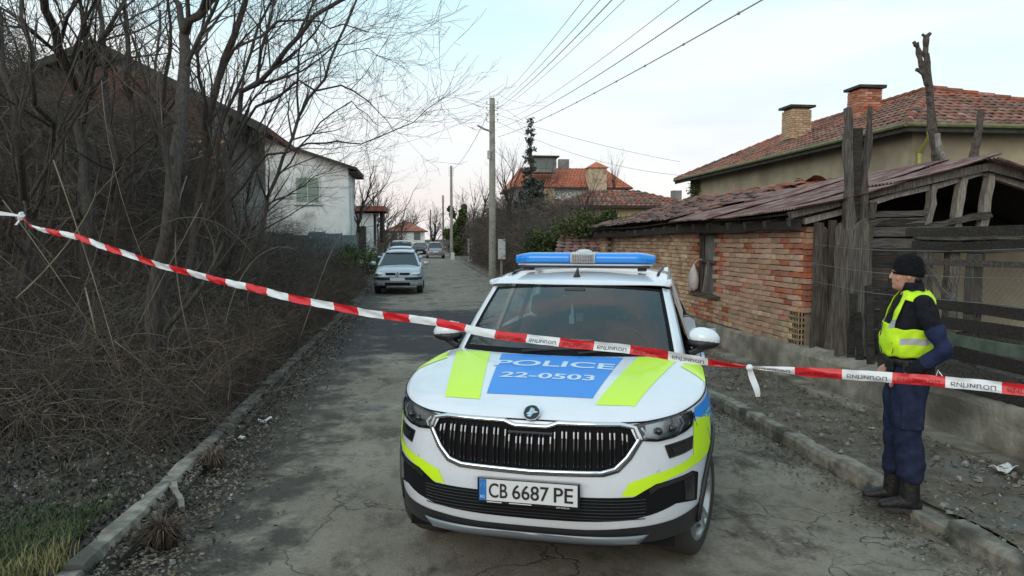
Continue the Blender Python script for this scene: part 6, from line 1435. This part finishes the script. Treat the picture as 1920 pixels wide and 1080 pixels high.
flat_bits(42000, bankpos, (.008, .030), 'litterleaf', 'leaf_litter', tilt=.6); flat_bits(4200, bankpos, (.006, .017), 'litterpale', 'pale_leaf_litter', tilt=.6)
flat_bits(9000, gutter, (.008, .026), 'litterbrown', 'gutter_litter'); flat_bits(900, gutter, (.006, .018), 'litterpale', 'gutter_pale_litter')
fw_ = lambda n: (3.45+rng.uniform(0, 1, n)*1.35, 3.6+rng.uniform(0, 1, n)**1.3*14); flat_bits(6000, fw_, (.006, .024), 'litterbrown', 'footway_litter'); flat_bits(900, fw_, (.006, .02), 'litterpale', 'footway_pale_litter')
rgut = lambda n: (3.35-np.abs(rng.normal(0, .22, n)), 3.4+rng.uniform(0, 1, n)*9); flat_bits(2600, rgut, (.006, .022), 'litterbrown', 'roadside_litter'); flat_bits(500, rgut, (.005, .015), 'litterpale', 'roadside_pale_litter')
# pebbles
def pebbles(Nn, fx, size, name, mat='stone'):
    x, y = fx(Nn); b = MB(); rr = random.Random(1)
    for a, c in zip(x, y):
        s = rr.uniform(*size); zz = gz(a, c) if (a < -1.9) else (.11 if a > 3.45 else 0); b.box((a, c, zz+s*.25), (s*rr.uniform(.7, 1.6), s, s*.6), rot=Matrix.Rotation(rr.uniform(0, 3), 3, 'Z'), jit=s*.16, taper=.7)
    o = b.build(name, M[mat]); o['kind'] = 'stuff'
pebbles(420, bankpos, (.012, .04), 'stones'); pebbles(260, fw_, (.012, .045), 'footway_stones'); pebbles(160, gutter, (.012, .035), 'gutter_stones')
# grass
def grass(Nn, fx, h, mat, name, w_=.0035, lean=.6):
    x, y = fx(Nn); z = np.array([gz(a, b_) for a, b_ in zip(x, y)]); z = np.where(x > -1.9, 0, z); a = rng.uniform(0, 6.28, Nn); H = rng.uniform(*h, Nn); ln = rng.uniform(.1, lean, Nn)*H
    c = np.stack([x, y, z-.005], 1); d = np.stack([np.cos(a), np.sin(a), np.zeros(Nn)], 1); s = np.stack([-np.sin(a), np.cos(a), np.zeros(Nn)], 1)*w_; up = np.array([0, 0, 1.])
    m1 = c+d*ln[:, None]*.35+up*H[:, None]*.6; tp_ = c+d*ln[:, None]+up*H[:, None]*.9; V = np.stack([c-s, c+s, m1+s*.8, m1-s*.8, tp_], 1).reshape(-1, 3); q = np.arange(Nn)[:, None]*5
    F = np.concatenate([np.concatenate([q+i, q+j, q+k], 1) for i, j, k in ((0, 1, 2), (0, 2, 3), (3, 2, 4))]); return np_mesh(name, V, F, M[mat], kind='stuff')
grass(13000, lambda n: (-2.1-np.abs(rng.normal(0, .65, n)), 4.45+rng.normal(0, .45, n)), (.025, .095), 'grass', 'grass', w_=.0028, lean=1.3)
grass(700, lambda n: (-2.15+rng.normal(0, .13, n), 4.3+rng.normal(0, .14, n)), (.05, .14), 'grassdry', 'dry_grass')
grass(1500, lambda n: (-2.0-rng.uniform(0, 1, n)*1.5, 5+rng.uniform(0, 1, n)*5), (.03, .09), 'grass', 'sparse_grass')
def tuft(x, y, z, n, h, mat, label):
    m = MB()
    for i in range(n):
        a = random.uniform(0, 6.28); hh = random.uniform(.4, 1)*h; l = random.uniform(.2, 1.1)*hh; s = .004; d = Vector((math.cos(a), math.sin(a), 0)); sd_ = Vector((-math.sin(a), math.cos(a), 0))*s; c = Vector((x, y, z))+d*random.uniform(0, .07)
        m.add([c-sd_, c+sd_, c+d*l*.4+Vector((0, 0, hh*.7))+sd_, c+d*l*.4+Vector((0, 0, hh*.7))-sd_, c+d*l+Vector((0, 0, hh*random.uniform(.3, .9)))], [(0, 1, 2, 3), (3, 2, 4)])
    o = m.build('dry_plant_tuft', M[mat]); setp(o, label, 'plant')
tuft(-1.72, 6.35, 0, 260, .24, 'twigred', 'brown dead plant tuft by the broken left kerb, farther from the camera'); tuft(-1.60, 4.75, 0, 420, .22, 'twigred', 'dark brown dead plant tuft in the gutter near the bottom left corner')
# scraps
def scrap(x, y, z, s, mat, label, rz=0, cat='litter', thick=.35):
    m = MB(); m.grid(lambda u, v: Vector((x, y, z))+Matrix.Rotation(rz, 3, 'Z') @ Vector(((u-.5)*s, (v-.5)*s*.6, thick*s*(.35+.5*math.sin(u*5+v*3)*math.cos(v*4+s*20)))), 6, 5); o = m.build('scrap', M[mat], solid=.004); setp(o, label, cat)
scrap(-3.62, 19.0, gz(-3.6, 19)+.45, .33, 'litterwhite', 'white paper scrap caught in the thicket below the tape', .6); scrap(-1.62, 7.95, .0, .14, 'litterwhite', 'small white scrap on the asphalt edge near the left kerb', .3); scrap(-1.72, 7.25, .0, .10, 'litterwhite', 'tiny white scrap lower down beside the left kerb', 1.0)
scrap(-3.5, 9.6, gz(-3.5, 9.6)+.12, .24, 'litterteal', 'teal green plastic scrap lying among the brambles', .4); scrap(4.52, 5.15, .115, .18, 'litterwhite', 'crumpled silvery foil scrap on the footway by the wall', .2)
m = MB(); m.box((-7.0, 13.8, gz(-7, 13.8)+.62), (.62, .3, .36), jit=.06); o = m.build('concrete_lump', M['conc']); setp(o, 'pale broken concrete lump among the brambles at the far left', 'rubble')
m = MB(); m.beam((-1.66, 5.32, .03), (-1.80, 5.60, .13), .04, .04, segs=3, wob=.01, jit=.006); o = m.build('stone_splinter', M['kerb']); setp(o, 'grey splinter of broken kerb leaning against the left kerb', 'rubble')
# ================================================================ POLICE OFFICER
def remesh(mb_, name, mat, parent, vox=.012, smooth_it=6, fac=.5):
    me = mb_.mesh(name); bm = bmesh.new(); bm.from_mesh(me); bmesh.ops.recalc_face_normals(bm, faces=bm.faces); bm.to_mesh(me); bm.free()
    o = link_mesh(name, me, mat); md = o.modifiers.new('r', 'REMESH'); md.mode = 'VOXEL'; md.voxel_size = vox
    if smooth_it: ms = o.modifiers.new('s', 'SMOOTH'); ms.iterations = smooth_it; ms.factor = fac
    bake(o); o.data.polygons.foreach_set('use_smooth', [True]*len(o.data.polygons)); o.parent = parent; return o
# local frame: x = facing direction, y = his left (towards the camera), z up
FA = math.atan2(.40, -.916)       # facing the picture's left and a little towards us
def stack(mbx, secs, n=24, cap=True):
    rg = []
    for z, cx, cy, hd, hw in secs:
        rg.append([(cx+hd*math.copysign(abs(math.cos(a))**.9, math.cos(a)), cy+hw*math.copysign(abs(math.sin(a))**.9, math.sin(a)), z) for a in [k*2*math.pi/n for k in range(n)]])
    mbx.rings(rg, cap=cap)
person = None
SH = Vector((-.045, .205, 1.385)); EL = Vector((-.165, .30, 1.115)); WR = Vector((.045, .235, .945)); HD = Vector((.105, .18, .915))
SH2 = Vector((-.03, -.205, 1.385)); EL2 = Vector((-.12, -.29, 1.12)); WR2 = Vector((.09, -.215, .95)); HD2 = Vector((.14, -.16, .925))
# body (skin): head, neck, arms, hands, legs in one mesh
b = MB(); H0 = Vector((.035, 0, 1.59))
b.sphere(H0+Vector((-.008, 0, .015)), (.098, .078, .105), 20, 14)
b.sphere(H0+Vector((.035, 0, -.045)), (.062, .060, .072), 16, 12)          # lower face
b.sphere(H0+Vector((.070, 0, -.085)), (.026, .030, .022), 12, 8)           # chin
b.sphere(H0+Vector((.082, 0, .022)), (.018, .045, .012), 12, 8)            # brow
b.tube([H0+Vector((.088, 0, .012)), H0+Vector((.108, 0, -.022))], [.009, .014], 8); b.sphere(H0+Vector((.108, 0, -.026)), (.013, .014, .009), 10, 6)   # nose
b.sphere(H0+Vector((.090, 0, -.052)), (.010, .022, .006), 10, 6); b.sphere(H0+Vector((.088, 0, -.063)), (.010, .019, .006), 10, 6)    # lips
for s in (-1, 1): b.sphere(H0+Vector((-.005, s*.078, -.012)), (.018, .010, .030), 10, 8); b.sphere(H0+Vector((.060, s*.045, -.030)), (.022, .018, .022), 10, 8)
b.tube([H0+Vector((-.012, 0, -.05)), (.0, 0, 1.44)], [.056, .062], 14); b.tube([(0, 0, 1.46), (0, 0, 1.0)], [.07, .11], 12)
for S_, E_, Wr_ in ((SH, EL, WR), (SH2, EL2, WR2)): b.tube([(0, 0, 1.38), S_*.95+Vector((0, 0, .06))], .05, 10); b.tube([S_, E_, Wr_], [.05, .04, .028], 12)
for s, kf in ((1, .0), (-1, .06)): b.tube([(0, s*.09, 1.0), (.0+kf*.5, s*.095, .50), (-.02+kf, s*.10, .12)], [.085, .055, .04], 12); b.beam((-.05+kf, s*.10, .045), (.12+kf, s*.11, .04), .05, .035)
def hand(mbx, W, Hc, sd):
    d = (Hc-W).normalized(); dn = Vector((0, 0, -1)); lat = d.cross(dn).normalized()*sd; 
    mbx.rings([[W+d*(.015+.085*t)+lat*(w*math.cos(a))+dn*(.014*math.sin(a)) for a in [k*math.pi/5 for k in range(10)]] for t, w in ((0, .024), (.4, .036), (.8, .042), (1, .040))])
    for i, (o_, ln) in enumerate(((-.030, .066), (-.010, .075), (.010, .070), (.028, .056))):
        p0 = W+d*.092+lat*o_; p1 = p0+d*ln*.42+dn*.012; p2 = p1+d*ln*.22+dn*.026; p3 = p2-d*.004+dn*.022; mbx.tube([p0-d*.02, p0, p1, p2, p3], [.0095, .0095, .0088, .0082, .0066], 8)
    t0 = W+d*.03-lat*.026; mbx.tube([t0, t0+d*.028-lat*.022+dn*.010, t0+d*.055-lat*.018+dn*.030, t0+d*.068-lat*.006+dn*.042], [.012, .0115, .010, .008], 8)
hand(b, WR, HD, 1); hand(b, WR2, HD2, -1)
person = remesh(b, 'person', M['skin'], None, vox=.0055, smooth_it=3)
person.scale = (.92, .87, 1.03); person.location = (3.375, 4.715, .045); person.rotation_euler = (0, 0, FA)
setp(person, 'police officer in a black beanie and yellow hi-vis vest standing in profile at the kerb', 'person')
eb = MB()
for s in (-1, 1): eb.sphere(H0+Vector((.083, s*.033, .001)), (.006, .008, .0045), 8, 6)
eb.build('eye', M['gloss_black'], person, smooth=True)
eb = MB()
for s in (-1, 1): eb.beam(H0+Vector((.096, s*.016, .019)), H0+Vector((.084, s*.05, .016)), .008, .006)
eb.build('eyebrow', M['deadleaf'], person)
# trousers
b = MB(); stack(b, [(1.02, .0, 0, .135, .165), (.92, .0, 0, .145, .18), (.82, .005, 0, .145, .185)])
for s, kf in ((1, 0), (-1, .06)):
    stack(b, [(.90, .0, s*.085, .13, .105), (.75, .01+kf*.3, s*.095, .125, .105), (.60, .012+kf*.45, s*.10, .105, .092), (.50, .005+kf*.6, s*.10, .098, .086), (.40, -.01+kf*.8, s*.10, .098, .086), (.30, -.02+kf*.9, s*.10, .10, .088), (.235, -.022+kf, s*.10, .098, .09), (.20, -.02+kf, s*.10, .075, .07)], n=18)
    b.sphere((-.02+kf, s*.10, .25), (.104, .093, .035), 14, 8); b.box((.0+kf*.4, s*.195, .66), (.15, .03, .19))
tr = remesh(b, 'trousers', M['navy'], person, vox=.010, smooth_it=4)
for v in tr.data.vertices:   # cloth folds
    c = v.co; k = .006*math.sin(c.z*55+c.x*22+math.sin(c.y*30)*1.5)*math.exp(-((c.z-.27)/.14)**2)+.006*math.sin(c.z*38+c.x*30)*math.exp(-((c.z-.52)/.12)**2)+.0045*math.sin(c.z*26-c.x*30+c.y*10); n = v.normal; v.co = c+n*k
# boots
for s, kf in ((1, 0), (-1, .075)):
    b = MB(); fx = -.02+kf
    stack(b, [(.29, fx-.005, s*.10, .068, .06), (.20, fx, s*.10, .068, .058), (.12, fx, s*.10, .070, .058), (.03, fx, s*.10, .072, .054)], n=16)
    b.rings([[(fx-.085+.30*t, s*.10+s*.012*t+w*math.cos(a), .045+zc+h*math.sin(a)) for a in [k*math.pi/8 for k in range(16)]] for t, w, h, zc in ((0, .03, .035, .0), (.08, .042, .042, .0), (.3, .045, .045, .005), (.55, .050, .045, .005), (.8, .052, .034, -.005), (.95, .042, .026, -.012), (1, .025, .018, -.014))])
    bt = remesh(b, 'boot', M['leather'], person, vox=.007, smooth_it=3)
    sb = MB(); sb.rings([[(fx+.065+(.155)*math.cos(a), s*.106+.054*math.sin(a)*(1+.1*math.cos(a)), z) for a in [k*math.pi/12 for k in range(24)]] for z in (-.0, .022)]); sb.build('sole', M['rubber'], bt)
    for k in range(5): MB().tube([(fx+.055+.004*k, s*.10-.02, .10+.035*k), (fx+.067, s*.10, .105+.035*k), (fx+.055, s*.10+.02, .10+.035*k)], .003, 4).build('lace', M['trim_black'], bt)
# jacket
b = MB(); TS_ = [(.98, .0, 0, .135, .175), (1.06, .015, 0, .148, .18), (1.16, .02, 0, .155, .19), (1.26, .01, 0, .150, .205), (1.35, -.01, 0, .135, .215), (1.415, -.022, 0, .112, .20), (1.455, -.025, 0, .088, .15), (1.49, -.015, 0, .072, .085), (1.53, -.005, 0, .070, .072)]
stack(b, TS_, n=28)
for S_, E_, Wr_ in ((SH, EL, WR), (SH2, EL2, WR2)):
    m_ = S_.lerp(E_, .5); f_ = E_.lerp(Wr_, .5)
    b.sphere(S_, .078, 14, 10); b.tube([S_+Vector((0, -.03 if S_.y > 0 else .03, .02)), S_, m_, E_, f_, Wr_], [.075, .078, .069, .062, .056, .046], 16); b.sphere(E_, .060, 14, 10)
jk = remesh(b, 'jacket', M['blackcloth'], person, vox=.010, smooth_it=4)
for v in jk.data.vertices:
    c = v.co; dE = (c-EL).length; k = .006*math.sin((c-EL).dot(Vector((.5, .2, .85)))*70)*math.exp(-(dE/.13)**2)+.004*math.sin(c.z*40+c.x*25)*(1 if c.z < 1.4 else .3); v.co = c+v.normal*k
# blue lower sleeve / elbow section (second material on the jacket)
jk.data.materials.append(M['navyb']); mi = []
for p in jk.data.polygons:
    c = p.center; blue = False
    for S_, E_, Wr_ in ((SH, EL, WR), (SH2, EL2, WR2)):
        if abs(c.y) > .16:
            u = (E_-S_).normalized(); t = (c-S_).dot(u)
            if t > .155 and c.z > 1.0 and (c-E_).length < .17 and (c-(Wr_)).length > .10: blue = True
    mi.append(1 if blue else 0)
jk.data.polygons.foreach_set('material_index', mi)
b = MB(); stack(b, [(1.475, -.008, 0, .073, .076), (1.50, -.005, 0, .076, .078), (1.535, -.004, 0, .074, .076)], n=20, cap=False); b.build('collar', M['blackcloth'], jk, smooth=True, solid=.01)
# hi-vis vest: shell over the torso with arm openings and a dark front zip line
def tsec(z):
    zs = [s_[0] for s_ in TS_]; return [interp(z, zs, [s_[i] for s_ in TS_]) for i in (1, 3, 4)]
def vest_pt(a, z, off=.019):
    cx, hd, hw = tsec(z); return Vector((cx+(hd+off)*math.copysign(abs(math.cos(a))**.9, math.cos(a)), (hw+off)*math.copysign(abs(math.sin(a))**.9, math.sin(a)), z+.004*math.sin(a*9)))
b = MB(); na, nz = 72, 30; z0, z1 = 1.045, 1.478
for j in range(nz+1):
    for i in range(na): a = 2*math.pi*i/na; z = z0+(z1-z0)*j/nz; b.v.append(vest_pt(a, z, .019+.010*math.exp(-((z-1.12)/.06)**2)+.003*math.sin(a*7+z*40)+.003*math.sin(a*13-z*60)))
def armhole(a, z):
    s_ = abs(math.sin(a)); return z > 1.235 and s_ > .62+.10*abs(math.cos(a)) and z < 1.43-.0*s_
refl = []
for j in range(nz):
    for i in range(na):
        a = 2*math.pi*(i+.5)/na; z = z0+(z1-z0)*(j+.5)/nz
        if armhole(a, z) and not (z > 1.425): continue
        if z > 1.265 and math.cos(a) > 0 and abs(math.sin(a)) < .50: continue       # neck opening in front
        b.f.append((j*na+i, j*na+(i+1) % na, (j+1)*na+(i+1) % na, (j+1)*na+i)); strip = (1.125 < z < 1.175 and math.cos(a) < .45) or (abs(math.sin(a)) > .5 and math.cos(a) > 0 and 1.235 < z < 1.29)
        b.m.append(1 if strip else 0)
vest = b.build('vest', [M['hivis'], M['reflective']], person, smooth=True, solid=.006)
MB().tube([vest_pt(.02, z, .028) for z in frange(1.05, 1.27, .03)], .004, 5).build('zip', M['trim_black'], vest)
MB().tube([vest_pt(.75+.12*math.sin(z*30), z, .031) for z in frange(1.06, 1.14, .015)], .003, 4).build('pocket_seam', M['trim_black'], vest)
# duty belt with pouches
b = MB(); stack(b, [(.985, .0, 0, .150, .188), (1.03, .008, 0, .154, .190)], n=28, cap=False); belt = b.build('belt', M['leather'], person, smooth=True, solid=.008)
for a, w, h, nm in ((1.25, .05, .10, 'pouch'), (.55, .06, .08, 'pouch'), (2.2, .07, .17, 'holster'), (-.8, .06, .09, 'pouch'), (2.75, .05, .12, 'radio')):
    c = Vector((.158*math.cos(a), .198*math.sin(a), .985-(h-.08)*.4)); MB().box(c, (.035, w, h), rot=Matrix.Rotation(a, 3, 'Z')).build(nm, M['leather'], belt, bevel=.008)
m = MB().tube([(-.16, .17, .97), (-.19, .19, .93), (-.17, .20, .88), (-.14, .20, .92), (-.16, .19, .97)], .006, 6); m.build('handcuffs', M['dark_chrome'], belt)
# beanie
b = MB(); rg = []
for z, rx, ry, cx in ((-.012, .106, .088, -.012), (.01, .110, .092, -.012), (.035, .108, .090, -.012), (.04, .106, .089, -.012), (.075, .100, .085, -.016), (.105, .082, .070, -.02), (.125, .050, .044, -.024), (.134, .015, .015, -.026)):
    rg.append([H0+Vector((cx+rx*math.cos(a)*(1+.008*(k % 2)), ry*math.sin(a)*(1+.008*(k % 2)), z+.012*(-math.cos(a))*(-1 if z < .04 else -.3))) for k, a in enumerate([k*2*math.pi/48 for k in range(48)])])
b.rings(rg); b.build('beanie', M['beanie'], person, smooth=True)
b = MB(); b.sphere(H0+Vector((-.065, 0, -.03)), (.045, .070, .045), 14, 8); b.build('hair', M['trim_black'], person, smooth=True)
# ================================================================ BARRIER TAPE
TP = [(-3.502, 7.1, 2.124), (-3.372, 7.006, 2.028), (-3.144, 6.84, 1.985), (-2.804, 6.594, 1.926), (-1.978, 5.994, 1.721), (-1.269, 5.48, 1.591), (-0.655, 5.034, 1.49), (-0.152, 4.669, 1.436), (0.172, 4.434, 1.412), (0.47, 4.218, 1.365), (0.772, 3.999, 1.356), (1.098, 3.762, 1.341), (1.284, 3.627, 1.327), (1.449, 3.507, 1.311), (1.596, 3.401, 1.299), (1.784, 3.264, 1.299), (1.97, 3.13, 1.306), (2.144, 3.003, 1.304), (2.292, 2.895, 1.303), (2.493, 2.75, 1.302), (3.788, 1.81, 1.275)]
tape = thing('barrier_tape', 'red and white police barrier tape strung across the street in front of the car', 'barrier tape')
tp = [Vector(p) for p in TP]
# smooth resample
def resample(P, n):
    out = []
    for i in range(len(P)-1):
        p0, p1, p2, p3 = P[max(i-1, 0)], P[i], P[i+1], P[min(i+2, len(P)-1)]
        for k in range(8):
            t = k/8; out.append(.5*((2*p1)+(-p0+p2)*t+(2*p0-5*p1+4*p2-p3)*t*t+(-p0+3*p1-3*p2+p3)*t**3))
    out.append(P[-1]); cum = [0]
    for a, b_ in zip(out, out[1:]): cum.append(cum[-1]+(b_-a).length)
    return out, cum
SP, CUM = resample(tp, 0); TL = CUM[-1]
def tat(s):
    s = min(max(s, 0), TL); i = int(np.searchsorted(CUM, s))-1; i = min(max(i, 0), len(SP)-2); f = (s-CUM[i])/max(1e-9, CUM[i+1]-CUM[i])
    p = SP[i].lerp(SP[i+1], f); d = (SP[i+1]-SP[i]).normalized(); return p, d
KN = 6.38     # arc length of the knot with the hanging tail
def tframe(s, v, off=0):   # v in -1..1 across
    p, d = tat(s); side = d.cross(Vector((0, 0, 1))).normalized(); up = side.cross(d).normalized()
    w_ = .0240
    if s < .5: w_ *= max(.12, (s/.5))**.6
    k = abs(s-KN); 
    if k < .28: w_ *= .22+.78*(k/.28)**.8
    tw = .10*math.sin(s*1.1)+.25*math.exp(-((s-KN)/.3)**2)
    return p+(up*math.cos(tw)+side*math.sin(tw))*(w_*v)+side*(.006*math.sin(v*2.2+s*3)+.0035*math.sin(s*31+v*3)+.002*math.sin(s*57-v*5)+off)+Vector((0, 0, .003*math.sin(s*9)))
SEG = .2055; s0 = .012; i = 0
s = s0
while s < TL:
    e = min(s+SEG, TL); m = MB(); sl = .035*max(0, 1-s/5)
    m.grid(lambda u, v: tframe(max(0, s+(e-s)*u-sl*(v*2-1)), v*2-1), 10, 4)
    m.build('red_band' if i % 2 == 0 else 'white_band', M['taperd' if i % 2 == 0 else 'tapewh'], tape, smooth=True)
    if s > 4.9 and e-s > .2:
        bm = fit_bm(text_bm('\u041f\u041e\u041b\u0418\u0426\u0418\u042f', .1, bold=.001), .165, .024, mirror=True); slice_bm(bm, frange(-.12, .12, .02), [])
        for v in bm.verts: v.co = tframe(s+SEG/2+v.co.x, (v.co.y-.008)/.0262, .0025)
        bm_obj(bm, 'lettering', M['tape_ink_red' if i % 2 == 0 else 'tape_ink'], tape)
    s = e; i += 1
# hanging tail and little knot
pk_, dk = tat(KN); m = MB()
m.grid(lambda u, v: pk_+Vector((.0+.045*v+.035*(u-.5)*(.6+.4*math.sin(3*v)), .0+.01*math.sin(v*6), .01-.155*v)), 3, 10); m.build('tape_tail', M['tapewh'], tape, smooth=True)
m = MB().sphere(pk_, (.018, .018, .016), 10, 6); m.build('knot', M['tapewh'], tape)
pl_, dl = tat(0); m = MB().sphere(pl_, (.03, .02, .035), 10, 7)
for v_ in range(len(m.v)): m.v[v_] = Vector(m.v[v_])+Vector([random.uniform(-.008, .008) for _ in range(3)])
m.build('knot', M['tapewh'], tape)
m = MB(); m.grid(lambda u, v: pl_+Vector((-.30*v, .02*v, .05*v-.02*v*v+.05*(u-.5)*(.3+.7*v))), 3, 8); m.build('tape_end', M['tapewh'], tape, smooth=True)
m = MB(); m.grid(lambda u, v: pl_+Vector((-.05*v+.02*(u-.5), 0, -.07*v-.01)), 2, 5); m.build('tape_end', M['tapewh'], tape, smooth=True)
